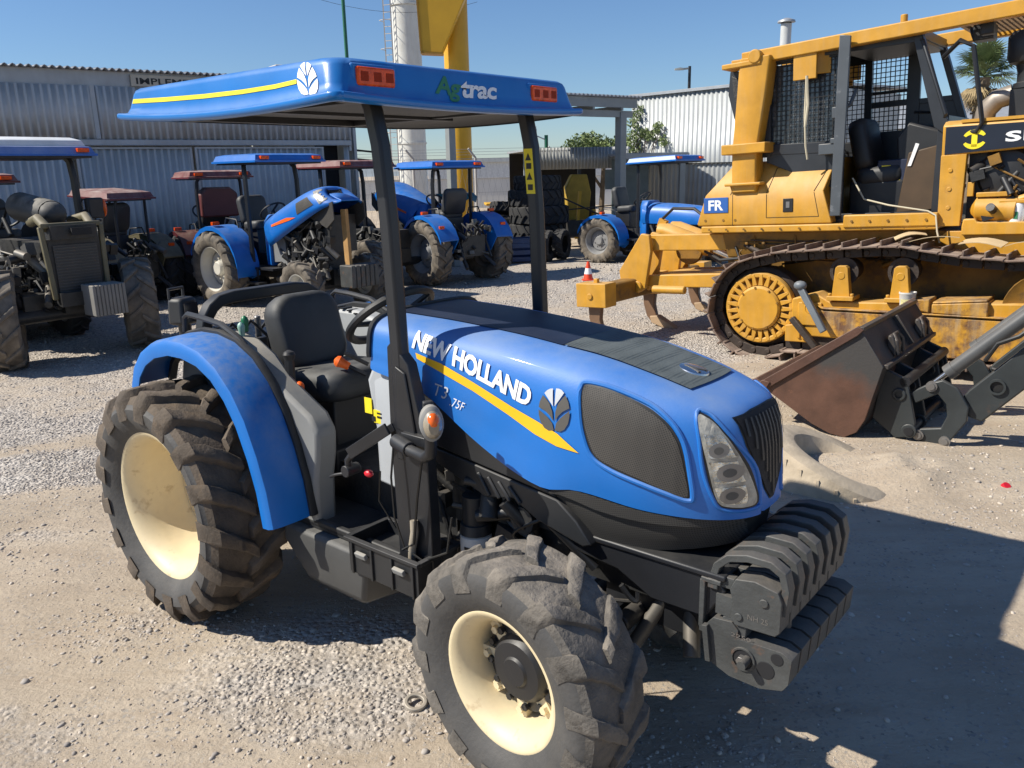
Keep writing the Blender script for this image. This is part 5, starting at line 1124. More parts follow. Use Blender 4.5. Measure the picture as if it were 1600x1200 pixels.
mb = MB(); mb.tube([(.95, yc1-.02, 2.30), (1.15, yc1-.02, 2.28), (1.17, yc1-.02, 2.02), (1.0, yc1-.02, 2.0)], .016, 6); mb.build('grab_rail', blackm, DZ); mb = MB(); mb.tube([(1.36, .56, 2.68), (1.52, .40, 2.78), (1.62, .40, 2.72), (1.72, .42, 2.10), (1.68, .42, 2.03), (1.50, .5, 2.05), (1.42, .56, 2.10)], .020, 8); mb.build('grab_rail', blackm, DZ)
# ---- bonnet, engine bay
mb = MB(); mb.prism([(1.42, 1.24), (1.60, 1.24), (1.62, 1.85), (1.42, 1.85)], .42, .50)
for z in (1.40, 1.56, 1.72): mb.cyl((1.50, .412, z), (1.50, .42, z), .02, n=8)
mb.box((1.66, .47, 1.55), (.05, .04, .12)); mb.build('engine_bay_pillar', cy, DZ, bevel=.008)
mb = MB(); mb.loft([[V3(x, y, z) for y, z in ((.43, z0), (.43, z1), (.52, z1+.04), (CYL-.52, z1+.04), (CYL-.43, z1), (CYL-.43, z0))] for x, z0, z1 in ((1.42, 1.84, 2.10), (3.4, 1.92, 2.06))]); bon = mb.build('bonnet', cy, DZ, bevel=.012)
mb = MB(); mb.prism([(1.445, 1.855), (3.3, 1.935), (3.3, 2.055), (1.445, 2.085)], .424, .43); pn = mb.build('side_band', M('dark_blue_band', (.012, .016, .028), .35, dust=.1), bon)
lg = MB()
for a0, a1 in ((25, 155), (205, 335)):
    o_ = arc(0, 0, .082, a0, a1, 16); i_ = [(x*1.0, z*.62) for x, z in arc(0, 0, .068, a1-6, a0+6, 16)]
    lg.prism([(1.67+x*1.12, 1.968+z) for x, z in o_+i_], .4205, .424)
lg.prism([(1.648, 1.905), (1.692, 1.905), (1.692, 2.035), (1.664, 2.035), (1.648, 2.02)], .4205, .424); lg.build('round_emblem', yellow_l, pn)
v, f = text_polys('SEM', .035, spacing=1.05); me = bpy.data.meshes.new('band_lettering'); me.from_pydata([(1.90+p[0]*.44, .4215, 1.925+p[0]*.012+p[1]*.085) for p in v], [], f); me.materials.append(white_d); link('band_lettering', me, pn)
mb = MB(); mb.bar((1.56, .45, 2.125), (3.2, .45, 2.10), .04, .025); mb.build('bonnet_rail', cy, bon)
mb = MB(); mb.box((2.3, 1.0, 1.55), (1.3, .84, .6)); mb.box((1.72, .80, 1.60), (.2, .5, .6)); clutter(mb, (1.68, .46, 1.30), (2.5, .60, 1.84), 70, 12, 1., 3)
mb.build('engine', [greasy, blackm, cy_dark], DZ, bevel=.008)
mb = MB(); mb.lathe([(.001, .50), (.10, .505), (.20, .52), (.225, .55), (.23, .75)], (1.91, 0, 1.66), n=32); mb.build('air_drum', M('black_plastic_drum', (.02, .02, .021), .45, var=.15, dust=.0), DZ)
mb = MB(); mb.tube([(1.70, .55, 1.36), (1.72, .52, 1.38), (2.02, .50, 1.36)], [.06, .11, .11], 14); mb.box((1.88, .50, 1.42), (.30, .12, .06)); mb.box((1.82, .47, 1.36), (.09, .03, .10)); mb.box((1.84, .48, 1.50), (.26, .08, .04)); mb.tube([(2.0, .5, 1.44), (2.1, .48, 1.47), (2.25, .5, 1.46)], .035, 8); mb.build('gear_pump', cy, DZ, bevel=.02)
mb = MB(); mb.bar((2.2, .47, 1.45), (2.2, .47, 1.85), .06, .05); mb.box((2.2, .46, 1.60), (.10, .07, .08)); mb.box((2.2, .46, 1.78), (.10, .07, .06)); mb.build('engine_bracket', cy, DZ, bevel=.01)
for x in (2.02, 2.155):
    mb = MB(); mb.lathe([(.001, .20), (.05, .20), (.056, .19), (.056, .01), (.05, 0), (.001, 0)], axis='z', n=22); fo_ = mb.build('oil_filter', white_d, DZ, loc=(x, .47, 1.22)); mb = MB(); mb.box((0, -.0567, .10), (.03, .002, .06)); mb.build('filter_label', green_d, fo_)
mb = MB(); mb.box((2.05, .47, 1.435), (.32, .10, .03)); mb.build('filter_bracket', cy, DZ, bevel=.005)
mb = MB(); mb.prism([(1.62, 1.24), (1.62, 1.16), (3.2, 1.16), (3.2, 1.26), (1.74, 1.27), (1.72, 1.30), (1.63, 1.30)], .40, .48); mb.prism([(1.50, 1.20), (3.3, 1.20), (3.3, .93), (1.75, .93), (1.62, 1.0), (1.42, 1.12)], .455, .54); mb.build('side_rail', cy, DZ, bevel=.01)
mb = MB(); mb.box((1.90, .47, 1.245), (.20, .05, .06)); mb.build('rail_clamp', steel, DZ)
mb = MB(); mb.lathe([(.001, 2.84), (.14, 2.83), (.17, 2.79), (.17, 2.62), (.15, 2.58), (.10, 2.56), (.085, 2.50), (.085, 2.42), (.11, 2.41), (.11, 2.37), (.09, 2.36), (.09, 2.20)], (1.98, .80, 0), 'z', 28); mb.box((1.99, .80, 2.25), (.24, .24, .22)); mb.build('intake_precleaner', blackp, DZ)
mb = MB(); mb.tube([(1.66, .84, 2.12), (1.68, .82, 2.22), (1.76, .80, 2.30), (1.88, .80, 2.33)], .085, 16); mb.build('exhaust_elbow', M('heat_stained_pipe', (.25, .22, .19), .5, metal=.4, var=.3), DZ)
# ---- rope, cardboard on the track, pail
mb = MB(); mb.tube([(.24, .38, 2.66), (.235, .37, 2.3), (.25, .37, 2.02), (.26, .40, 1.90)], .010, 6); mb.tube([(.24, .385, 2.66), (.26, .375, 2.4), (.24, .37, 2.2)], .013, 6); mb.build('rope', rope, DZ)
mb = MB(); mb.tube([(.62, .62, 1.70), (.75, .56, 1.50), (1.0, .45, 1.44), (1.35, .37, 1.38), (1.42, .36, 1.34), (1.44, .35, 1.2), (1.47, .33, 1.10)], .008, 6); mb.build('rope', rope, DZ)
# ---- ripper
RX = -1.80
mb = MB()
for y in (.62, CYL-.62):
    mb.prism([(-.55, 1.20), (-1.55, 1.20), (-1.62, 1.16), (-1.60, 1.02), (-.45, 1.02), (-.40, 1.10)], y-.06, y+.06); mb.cyl((-.48, y-.075, 1.11), (-.48, y+.075, 1.11), .06, n=18); mb.cyl((-1.58, y-.08, 1.10), (-1.58, y+.08, 1.10), .075, n=18)
    mb.prism([(-.5, .78), (-1.60, .74), (-1.62, .60), (-.5, .62)], y-.05, y+.05)
mb.loft([[V3(x, y, z) for y, z in ((.60, .74), (.60, .62), (CYL-.60, .62), (CYL-.60, .74))] for x in (-1.55, -.55)])
mb.cyl((-1.45, .42, .60), (-1.05, .42, .60), .045, n=12)
mb.build('ripper_arms', cy, DZ, bevel=.012)
mb = MB()
for y in (.50, .74, 1.26, 1.5): mb.prism([(-1.62, 1.22), (-1.52, 1.20), (-1.50, 1.02), (-1.58, .60), (-1.72, .52), (-1.90, .60), (-1.92, .80)], y-.03, y+.03); mb.cyl((-1.68, y-.06, .62), (-1.68, y+.06, .62), .065, n=16)
mb.build('ripper_tower', cy, DZ, bevel=.010)
mb = MB(); mb.loft([[V3(RX+dx, y, .60+dz) for dx, dz in rr_poly(.24, .22, .05, 4)] for y in (-.28, 2.28)]); mb.build('ripper_beam', cy_dark, DZ)
for i, y in enumerate((-.20, 1.0, 2.18)):
    mb = MB(); mb.prism([(RX-.20, .74), (RX+.18, .74), (RX+.18, .48), (RX-.20, .48)], y-.11, y+.11); mb.cyl((RX-.02, y-.125, .60), (RX-.02, y-.11, .60), .035, n=14); mb.box((RX, y, .755), (.05, .05, .06)); hd_ = mb.build('shank_holder', cy, DZ, bevel=.014)
    mb = MB(); mb.loft([[V3(x, y+d*.5*s_, z) for x, s_, z in ((xa_, -1, z), (xb_, -1, z), (xb_, 1, z), (xa_, 1, z))] for xa_, xb_, z, d in ((RX-.10, RX+.07, .50, .07), (RX-.09, RX+.05, .34, .07), (RX-.05, RX+.08, .20, .07), (RX+.02, RX+.16, .12, .075))]); sh_ = mb.build('ripper_shank', rust if False else M('brown_shank_%d' % i, (.16, .09, .05), .5, dust=.3), hd_, bevel=.01)
    mb = MB(); mb.prism([(RX+.00, .20), (RX+.10, .21), (RX+.32, .085), (RX+.34, .05), (RX+.16, .07), (RX+.02, .12)], y-.055, y+.055); mb.build('ripper_tip', M('dusty_tip_%d' % i, (.36, .25, .15), .7, dust=.5), sh_, bevel=.01)
mb = MB()
for y in (.98, 1.28): mb.tube([(-1.66, y, 1.22), (-1.58, y, 1.21), (-1.05, y, 1.02), (-.98, y, 1.0)], [.09, .10, .10, .085], 18)
mb.box((-1.62, .98, 1.30), (.10, .06, .10), Matrix.Rotation(.4, 3, 'Y')); cyo = mb.build('ripper_cylinder', cy, DZ)
mb = MB()
for y in (.98, 1.28): mb.cyl((-1.0, y, 1.0), (-.6, y, .83), .04, n=14)
mb.build('cylinder_rod', chrome, cyo)
mb = MB(); mb.tube([(-1.60, .95, 1.36), (-1.45, .92, 1.47), (-1.15, .85, 1.46), (-.90, .75, 1.32), (-.72, .62, 1.16)], .018, 8); mb.tube([(-.95, .7, 1.0), (-.7, .55, .92), (-.4, .5, .95)], .016, 8); mb.tube([(-.95, .8, .95), (-.7, .6, .86), (-.45, .5, .90)], .014, 8); mb.build('hydraulic_hose', wire, DZ)
mb = MB(); mb.lathe([(.0, 0), (.16, 0), (.17, .04), (.15, .07)], (-1.25, 0, 1.0), n=24); mb.v = [(x, y+.9, z) for x, y, z in mb.v]; mb.build('ripper_pivot', cy_dark, DZ)

# things lying on the dozer
DM = Matrix.Rotation(R(-39), 4, 'Z') @ Matrix.Rotation(R(-2.5), 4, 'Y'); DM.translation = Vector((2.5, 7.88, 0))
def on_dozer(o): o.matrix_world = DM @ o.matrix_world; return o
pl_ = MB(); pl_.lathe([(.001, 0), (.055, 0), (.06, .005), (.068, .16), (.072, .165), (.072, .178), (.064, .178), (.06, .165), (.001, .165)], axis='z', n=24)
po_ = pl_.build('pail', paper); tag(po_, 'small white plastic pail standing on the rock guard above the rusty track frame', 'pail'); po_.location = (1.30, .04, .52); bpy.context.view_layer.update(); on_dozer(po_)
mb = MB(); mb.loft([[V3(.07*math.cos(a), .07*math.sin(a), z) for a in [R(-130+10*i) for i in range(9)]] for z in (.03, .12)], cap=False, wrap=False); mb.v = [(x*.97, y*.97, z) for x, y, z in mb.v]; lb_ = mb.build('pail_label', M('faded_pail_label', (.5, .46, .22), .6, var=.4, vscale=60), po_)
for i, (x, y, z, a, b_, l, wd, lab) in enumerate(((1.42, .28, 1.105, 12, -4, .42, .20, 'bent cardboard sheet on the track, nearest the cab step'), (1.82, .25, 1.075, -10, 10, .34, .16, 'cardboard sheet tilted on the track under the white oil filters'), (2.12, .22, 1.06, 6, -4, .26, .16, 'cardboard sheet on the track at the right edge of the photo'), (1.22, .36, 1.135, 20, 8, .26, .12, 'greenish cardboard scrap lying at the top bend of the track'))):
    mb = MB(); rings = []
    for k in range(7):
        t = k/6-.5; rings.append([V3(t*l, s*wd/2, .03*math.cos(t*3)+dz) for s, dz in ((-1, 0), (1, 0), (1, .006), (-1, .006))])
    mb.loft(rings); o = mb.build('cardboard_sheet', cardb); tag(o, lab, 'cardboard', 'cardboard on the dozer track'); o.rotation_euler = (R(b_), R(-a*.4), R(a)); o.location = (x, y, z+.02); bpy.context.view_layer.update(); on_dozer(o)

# ================================================================== LOADER BUCKET AND ARMS
LD = thing('front_loader', 'rusty loader bucket resting on the ground on a pair of dark grey lift arms', 'loader', (2.33, 5.42, 0), R(-39))
BP = [(-.62, .285), (-.23, .06), (-.10, .01), (0, 0), (.08, .05), (.13, .15), (.215, .535), (.05, .775)]
BI = [(-.62, .31), (-.22, .085), (-.09, .035), (-.005, .025), (.06, .07), (.105, .155), (.187, .53), (.03, .755)]
BWd = 1.42
def pat_bucket(N, L, tc, mix, mr, noi, mul, c):
    s = N.new('ShaderNodeSeparateXYZ'); L.new(tc.outputs['Object'], s.inputs[0])
    a = N.new('ShaderNodeMath'); a.operation = 'ADD'; L.new(s.outputs[2], a.inputs[0]); L.new(mul(noi(4, 7, .6), .55), a.inputs[1])
    b = N.new('ShaderNodeMath'); b.operation = 'ADD'; L.new(a.outputs[0], b.inputs[0]); L.new(mul(s.outputs[0], .35), b.inputs[1])
    return mix(mr(b.outputs[0], .62, .80), c, (.050, .047, .045))
mb = MB(); mb.prism(BP[:]+BI[::-1], 0, BWd); bk_ = mb.build('bucket_shell', bucketm, LD, bevel=.005)
for y0, y1 in ((-.012, .012), (BWd-.012, BWd+.012)):
    mb = MB(); mb.prism(BP, y0, y1); mb.build('bucket_side', M('rust_to_dark_side_%d' % int(y0*100+2), (.095, .046, .030), .5, var=.35, vscale=5, dust=.3, wear=.22, wearcol=(.20, .09, .05), wscale=9, bump=.15, bscale=60, pat=pat_bucket), LD, bevel=.004)
    s_ = -1 if y0 < .5 else 1; yb_ = y0 if s_ < 0 else y1
    mb = MB(); mb.prism([(-.645, .285), (-.60, .335), (.035, .80), (.075, .775), (.04, .735), (-.585, .26)], yb_, yb_+s_*.022); mb.prism([(-.66, .28), (-.60, .34), (-.54, .33), (-.58, .25)], yb_+s_*.022, yb_+s_*.034); mb.build('side_cutter', rust, LD, bevel=.004)
mb = MB(); mb.prism([(-.70, .315), (-.60, .26), (-.58, .29), (-.66, .335)], 0, BWd); mb.build('cutting_edge', rust, LD, bevel=.003)
mb = MB(); mb.bar((.05, 0, .775), (.05, BWd, .775), .04, .03); mb.bar((.225, .02, .53), (.225, BWd-.02, .53), .03, .03)
for y in (.30, 1.05): mb.prism([(.10, .75), (.20, .60), (.235, .56), (.20, .73), (.12, .79)], y, y+.10) if False else mb.tube([(.225, y, .56), (.21, y, .66), (.18, y+.03, .70), (.18, y+.12, .70), (.21, y+.15, .66), (.225, y+.15, .56)], .014, 6)
mb.bar((.08, .72, .76), (.215, .72, .565), .012, .05)
mb.build('bucket_top_ribs', bucketm, LD, bevel=.004)
for y in (.28, 1.03):
    mb = MB(); mb.prism([(.215, .545), (.215, .63), (.185, .70), (.155, .70), (.15, .62)], y, y+.16); mb.build('bucket_hook', bucketm, LD, bevel=.012)
for y in (.12, .40, .98, 1.26):
    mb = MB(); mb.prism([(.19, .50), (.34, .44), (.42, .14), (.40, .04), (.30, .02), (.14, .14)], y, y+.035); mb.lathe([(.025, -.012), (.045, -.012), (.045, 0), (.025, 0)], (.30, y, .33), n=16); mb.lathe([(.025, -.012), (.05, -.012), (.05, .0), (.025, 0)], (.385, y, .085), n=16); mb.build('bucket_bracket', loaderm, LD, bevel=.006)
mb = MB(); mb.cyl((.33, .12, .42), (.33, 1.29, .42), .035, n=14); mb.cyl((.385, .10, .085), (.385, 1.31, .085), .03, n=12); mb.build('bucket_cross_tube', blackm, LD)
def arm_(y):
    mb = MB(); mb.prism([(.72, .22), (.80, .20), (1.05, .50), (1.45, 1.02), (1.9, 1.45), (2.4, 1.75), (2.4, 1.95), (1.8, 1.70), (1.30, 1.16), (.94, .68), (.70, .40), (.66, .33)], y, y+.085)
    a_ = mb.build('lift_arm', loaderm, LD, bevel=.010)
    mb = MB(); mb.lathe([(.038, -.02), (.052, -.02), (.052, .105), (.038, .105)], (.86, y, .45), n=20); mb.cyl((.86, y-.002, .45), (.86, y+.001, .45), .038, n=20, mi=1); mb.build('arm_pin_boss', [loaderm, black_d], a_)
    mb = MB(); mb.prism([(.36, .345), (.47, .425), (.55, .46), (.64, .42), (.72, .30), (.72, .20), (.62, .02), (.56, .01), (.42, .02), (.43, .10), (.57, .13), (.60, .22), (.585, .30), (.53, .36), (.40, .275)], y-.05, y-.012)
    l_ = mb.build('tilt_link', loaderm, LD, bevel=.008)
    mb = MB()
    for px_, pz in ((.49, .41), (.44, .06), (.605, .045)): mb.lathe([(.001, -.075), (.022, -.075), (.022, -.065), (.036, -.065), (.036, -.045), (.001, -.045)], (px_, y, pz), n=14)
    mb.build('link_pins', steel, l_)
    mb = MB(); mb.cyl((.475, y+.03, .405), (.60, y+.03, .54), .020, n=14); mb.build('cylinder_rod', chrome, LD)
    mb = MB(); mb.cyl((.57, y+.03, .505), (1.75, y+.03, 1.73), .046, n=20); mb.cyl((.56, y+.03, .495), (.60, y+.03, .535), .052, n=20); mb.build('tilt_cylinder', M('dark_grey_cylinder_%d' % int(y*100), (.075, .078, .08), .4, dust=.3), LD)
arm_(.20); arm_(1.10)
mb = MB(); mb.cyl((1.25, .24, .95), (1.25, 1.14, .95), .06, n=18); mb.build('arm_cross_tube', loaderm, LD)
mb = MB(); mb.tube([(.78, .16, .62), (.84, .14, .74), (.95, .14, .80), (1.2, .16, 1.05)], .014, 8); mb.build('hydraulic_hose', wire, LD)
mb = MB(); mb.tube([(.72, .95, .40), (.85, .93, .38), (.95, .93, .52), (1.1, .95, .85)], .016, 8); mb.build('hydraulic_hose', wire, LD)

# ================================================================== GROUND
def vn(x, y, s=1., seed=0.): return noise.noise(Vector((x*s+seed, y*s-seed*.7, seed*1.3)))
def fbm(x, y, s, o=4, seed=0.):
    a, t = 1, 0
    for i in range(o): t += a*vn(x, y, s*2**i, seed+i*7.1); a *= .5
    return t
def sstep(a, b, x): t = min(1, max(0, (x-a)/(b-a))); return t*t*(3-2*t)
def gravel(x, y):
    n = fbm(x, y, .55, 3, 3.)
    g = 0
    belt = sstep(5.3, 7.0, y+.5*n-.12*x)*(1-sstep(17, 22, y)); belt *= 1-sstep(1.2, 2.6, x-.0*y)*(1-sstep(7.0, 9.0, y)); g = max(g, belt*(.55+.45*sstep(-.35, .25, n)))
    for cx, cy, rx, ry, v in ((-.85, 2.75, .75, .55, 0.62), (-1.6, 3.1, .55, .4, 0.34), (-2.6, 4.1, .8, .35, 0.43), (-3.1, 5.1, 1.2, .5, .8), (-1.8, 2.4, .5, .3, 0.50), (.6, 2.2, .3, .2, .4)):
        d = math.hypot((x-cx)/rx, (y-cy)/ry)+.55*n; g = max(g, v*(1-sstep(.4, 1.15, d)))
    return min(1, g*1.0+.12*sstep(.1, .6, n))
def gh(x, y):
    h = .012*fbm(x, y, 1.1, 4, 1.)+.010*fbm(x*1.0+.35*y, y*2.2, 2.2, 2, 9.)
    h += .10*max(0, 1-math.hypot((x-2.3)/2.2, (y-15.2)/.8))+.05*math.exp(-((x-2.3)/.8)**2-((y-4.9)/.35)**2)+.035*math.exp(-((x-2.42)/.28)**2-((y-4.62)/.30)**2)*(1+fbm(x, y, 6, 3, 15.))*(1+fbm(x, y, 4, 2, 5.))
    k = sstep(9, 20, y); return h*(1+1.5*k)
def axis_vals(lo, hi, a, b, fine, far):
    v = list(np.arange(a, b, fine)); s = fine; t = b
    while t < hi: v.append(t); s *= 1.22; t += s
    v.append(hi); s = fine; t = a
    pre = []
    while t > lo: s *= 1.22; t -= s; pre.append(max(t, lo))
    return pre[::-1]+v
gx = axis_vals(-900, 900, -5.5, 5.0, .06, 1); gy = axis_vals(-60, 1600, 1.2, 12.5, .06, 1)
nx, ny = len(gx), len(gy)
gv = np.zeros((ny, nx, 3)); gm_ = np.zeros((ny, nx))
for j, y in enumerate(gy):
    for i, x in enumerate(gx):
        near = -20 < x < 20 and -5 < y < 40
        gv[j, i] = (x, y, gh(x, y) if near else -.0)
        gm_[j, i] = gravel(x, y) if near else .4
idx = np.arange(nx*ny).reshape(ny, nx)
gf = np.stack([idx[:-1, :-1], idx[:-1, 1:], idx[1:, 1:], idx[1:, :-1]], -1).reshape(-1, 4)
me = bpy.data.meshes.new('ground'); me.from_pydata(gv.reshape(-1, 3).tolist(), [], gf.tolist())
at_ = me.attributes.new('gravel', 'FLOAT', 'POINT'); at_.data.foreach_set('value', gm_.reshape(-1).astype(np.float32)); me.shade_smooth()
def ground_mat():
    m = bpy.data.materials.new('dusty_gravel_ground'); m.use_nodes = True; t = m.node_tree; N, L = t.nodes, t.links; b = N['Principled BSDF']; b.inputs['Roughness'].default_value = .95; b.inputs['Specular IOR Level'].default_value = .15
    tc = N.new('ShaderNodeTexCoord'); at = N.new('ShaderNodeAttribute'); at.attribute_name = 'gravel'
    def noi(sc, det=6, rg=.6, vec=None):
        n = N.new('ShaderNodeTexNoise'); n.inputs['Scale'].default_value = sc; n.inputs['Detail'].default_value = det; n.inputs['Roughness'].default_value = rg; L.new(vec or tc.outputs['Object'], n.inputs['Vector']); return n.outputs['Fac']
    def mr(v, a, bb, c=0., d=1.):
        n = N.new('ShaderNodeMapRange'); n.inputs[1].default_value = a; n.inputs[2].default_value = bb; n.inputs[3].default_value = c; n.inputs[4].default_value = d; L.new(v, n.inputs[0]); return n.outputs[0]
    def mix(f, a, bb, mode='MIX'):
        n = N.new('ShaderNodeMix'); n.data_type = 'RGBA'; n.blend_type = mode
        for s, v in ((n.inputs[0], f), (n.inputs[6], a), (n.inputs[7], bb)):
            if hasattr(v, 'links'): L.new(v, s)
            else: s.default_value = v if isinstance(v, (float, int)) else (*v, 1)
        return n.outputs[2]
    def math_(op, a, bb):
        n = N.new('ShaderNodeMath'); n.operation = op
        for s, v in ((n.inputs[0], a), (n.inputs[1], bb)):
            if hasattr(v, 'links'): L.new(v, s)
            else: s.default_value = v
        return n.outputs[0]
    mp = N.new('ShaderNodeMapping'); mp.inputs['Rotation'].default_value = (0, 0, R(-22)); mp.inputs['Scale'].default_value = (.35, 1.6, 1); L.new(tc.outputs['Object'], mp.inputs['Vector'])
    sand = mix(mr(noi(1.3, 8, .62), .32, .68), (.37, .305, .23), (.53, .45, .35))
    sand = mix(mr(noi(5.5, 6, .6, mp.outputs[0]), .46, .72, 0, .75), sand, (.36, .285, .21))
    vo = N.new('ShaderNodeTexVoronoi'); vo.inputs['Scale'].default_value = 42; L.new(tc.outputs['Object'], vo.inputs['Vector'])
    sx = N.new('ShaderNodeSeparateColor'); L.new(vo.outputs['Color'], sx.inputs[0])
    v2 = N.new('ShaderNodeTexVoronoi'); v2.inputs['Scale'].default_value = 90; L.new(tc.outputs['Object'], v2.inputs['Vector']); s2 = N.new('ShaderNodeSeparateColor'); L.new(v2.outputs['Color'], s2.inputs[0])
    grv = mix(sx.outputs[0], (.27, .25, .23), (.60, .55, .49))
    gmask = mr(math_('ADD', at.outputs['Fac'], mr(noi(3.2, 6, .65), .2, .8, -.32, .32)), .34, .72)
    grit = math_('MULTIPLY', mr(s2.outputs[0], .86, .9), mr(noi(2.1), .38, .62))
    c = mix(grit, sand, mix(s2.outputs[1], (.22, .2, .18), (.46, .43, .39)))
    c = mix(gmask, c, grv); c = mix(mr(noi(.28, 4), .35, .7, 0, .45), c, (.42, .335, .25), 'MIX')
    L.new(c, b.inputs['Base Color'])
    hg = math_('ADD', math_('MULTIPLY', math_('SUBTRACT', 1.0, mr(vo.outputs['Distance'], 0, .6)), math_('MULTIPLY', gmask, 1.2)), math_('ADD', math_('MULTIPLY', noi(38, 8, .7), .8), math_('MULTIPLY', noi(9, 6, .6, mp.outputs[0]), 1.3)))
    hg = math_('ADD', hg, math_('MULTIPLY', grit, .5))
    bn = N.new('ShaderNodeBump'); bn.inputs['Strength'].default_value = .85; bn.inputs['Distance'].default_value = .016; L.new(hg, bn.inputs['Height']); L.new(bn.outputs[0], b.inputs['Normal'])
    return m
me.materials.append(ground_mat()); struct(link('ground', me))
# loose stones: nobody could count them
PHI = (1+5**.5)/2
ICO = np.array([(-1, PHI, 0), (1, PHI, 0), (-1, -PHI, 0), (1, -PHI, 0), (0, -1, PHI), (0, 1, PHI), (0, -1, -PHI), (0, 1, -PHI), (PHI, 0, -1), (PHI, 0, 1), (-PHI, 0, -1), (-PHI, 0, 1)])/1.9
ICF = np.array([(0, 11, 5), (0, 5, 1), (0, 1, 7), (0, 7, 10), (0, 10, 11), (1, 5, 9), (5, 11, 4), (11, 10, 2), (10, 7, 6), (7, 1, 8), (3, 9, 4), (3, 4, 2), (3, 2, 6), (3, 6, 8), (3, 8, 9), (4, 9, 5), (2, 4, 11), (6, 2, 10), (8, 6, 7), (9, 8, 1)])
P_ = []
def inview(x, y): return abs(x)/max(y, .1) < .70
tries = 0
def scatter(n, y0, y1, r0, r1, wgt):
    k = 0; t = 0
    while k < n and t < n*30:
        t += 1; y = y0+(y1-y0)*random.random(); x = (random.random()*2-1)*.70*y1
        if not inview(x, y): continue
        if random.random() < wgt(gravel(x, y), x, y): P_.append((x, y, gh(x, y), r0+(r1-r0)*random.random()**2.2)); k += 1
scatter(6000, 1.7, 5.6, .004, .0125, lambda g, x, y: (g*max(0, .55+.9*fbm(x, y, 2.3, 3, 21.)))**1.3+.012)
scatter(16000, 1.7, 6.5, .002, .006, lambda g, x, y: max(0, .22+.5*fbm(x, y, 1.7, 3, 33.))+.7*g)
scatter(900, 1.8, 5.5, .006, .017, lambda g, x, y: .25+g)
scatter(60, 1.8, 6.0, .014, .024, lambda g, x, y: .3+g)
scatter(21000, 5.4, 10.5, .006, .016, lambda g, x, y: g*max(.1, .6+.7*fbm(x, y, 1.2, 3, 27.)))
scatter(9000, 9.5, 15.5, .010, .024, lambda g, x, y: g)
P_ = np.array(P_); n = len(P_)
sc = rng.uniform(.65, 1.25, (n, 3)); sc[:, 2] *= .55; ang = rng.uniform(0, 6.28, n); tilt = rng.uniform(-.5, .5, n)
v = ICO[None]*sc[:, None]*(1+rng.uniform(-.22, .22, (n, 12, 1)))*P_[:, 3][:, None, None]
ct, st_2 = np.cos(tilt)[:, None], np.sin(tilt)[:, None]; vz = v[..., 2]*ct+v[..., 0]*st_2; vx = v[..., 0]*ct-v[..., 2]*st_2
ca, sa = np.cos(ang)[:, None], np.sin(ang)[:, None]
w3 = np.stack([vx*ca-v[..., 1]*sa+P_[:, 0:1], vx*sa+v[..., 1]*ca+P_[:, 1:2], vz+P_[:, 2:3]+P_[:, 3:4]*.02], -1).reshape(-1, 3)
fc = (ICF[None]+12*np.arange(n)[:, None, None]).reshape(-1, 3)
me = bpy.data.meshes.new('pebbles'); me.vertices.add(len(w3)); me.vertices.foreach_set('co', w3.astype(np.float32).ravel()); me.loops.add(fc.size); me.loops.foreach_set('vertex_index', fc.ravel().astype(np.int32)); me.polygons.add(len(fc)); me.polygons.foreach_set('loop_start', np.arange(0, fc.size, 3, dtype=np.int32)); me.update(calc_edges=True)
sv = np.repeat(rng.uniform(0, 1, n), 12).astype(np.float32); a_ = me.attributes.new('shade', 'FLOAT', 'POINT'); a_.data.foreach_set('value', sv)
pm = bpy.data.materials.new('grey_tan_stone'); pm.use_nodes = True; t = pm.node_tree; at = t.nodes.new('ShaderNodeAttribute'); at.attribute_name = 'shade'; cr = t.nodes.new('ShaderNodeValToRGB'); cr.color_ramp.elements[0].color = (.22, .19, .165, 1); cr.color_ramp.elements[1].color = (.58, .50, .41, 1)
e = cr.color_ramp.elements.new(.25); e.color = (.36, .325, .29, 1); e = cr.color_ramp.elements.new(.75); e.color = (.45, .395, .335, 1)
t.links.new(at.outputs['Fac'], cr.inputs[0]); t.links.new(cr.outputs[0], t.nodes['Principled BSDF'].inputs['Base Color']); t.nodes['Principled BSDF'].inputs['Roughness'].default_value = .9
me.materials.append(pm); po = link('pebbles', me); struct(po, 'stuff')

# ================================================================== SMALL THINGS ON THE GROUND
mb = MB(); mb.lathe([(.028, -.008), (.042, -.008), (.042, .008), (.028, .008)], axis='z', n=32, closed=True); o = mb.build('steel_washer', M('dusty_steel_ring', (.40, .36, .30), .5, metal=.3, dust=.5), bevel=.003, loc=(-.374, 2.546, .014)); o.rotation_euler = (.15, .1, 0); tag(o, 'flat dusty steel ring lying on the sand left of the front tyre', 'washer')
mb = MB(); mb.lathe([(.001, .02), (.022, .02), (.026, .0), (.022, -.002)], axis='z', n=20); o = mb.build('bottle_cap', redcap, loc=(2.868, 4.42, .012)); o.rotation_euler = (.6, .2, 0); tag(o, 'tiny red plastic cap lying on the dirt at the right', 'cap')
CN = thing('traffic_cone', 'small red orange traffic cone with a white band, on the gravel', 'traffic cone', (1.363, 14.08, gh(1.363, 14.08)+.0))
mb = MB(); mb.box((0, 0, .01), (.20, .20, .02)); mb.build('cone_base', cone_o, CN, bevel=.004)
mb = MB(); mb.lathe([(.085, .02), (.024, .32), (.018, .325)], axis='z', n=24, mi=0); mb.lathe([(.0685, .115), (.0475, .215)], axis='z', n=24, mi=1); mb.build('cone_body', [cone_o, white_d], CN)
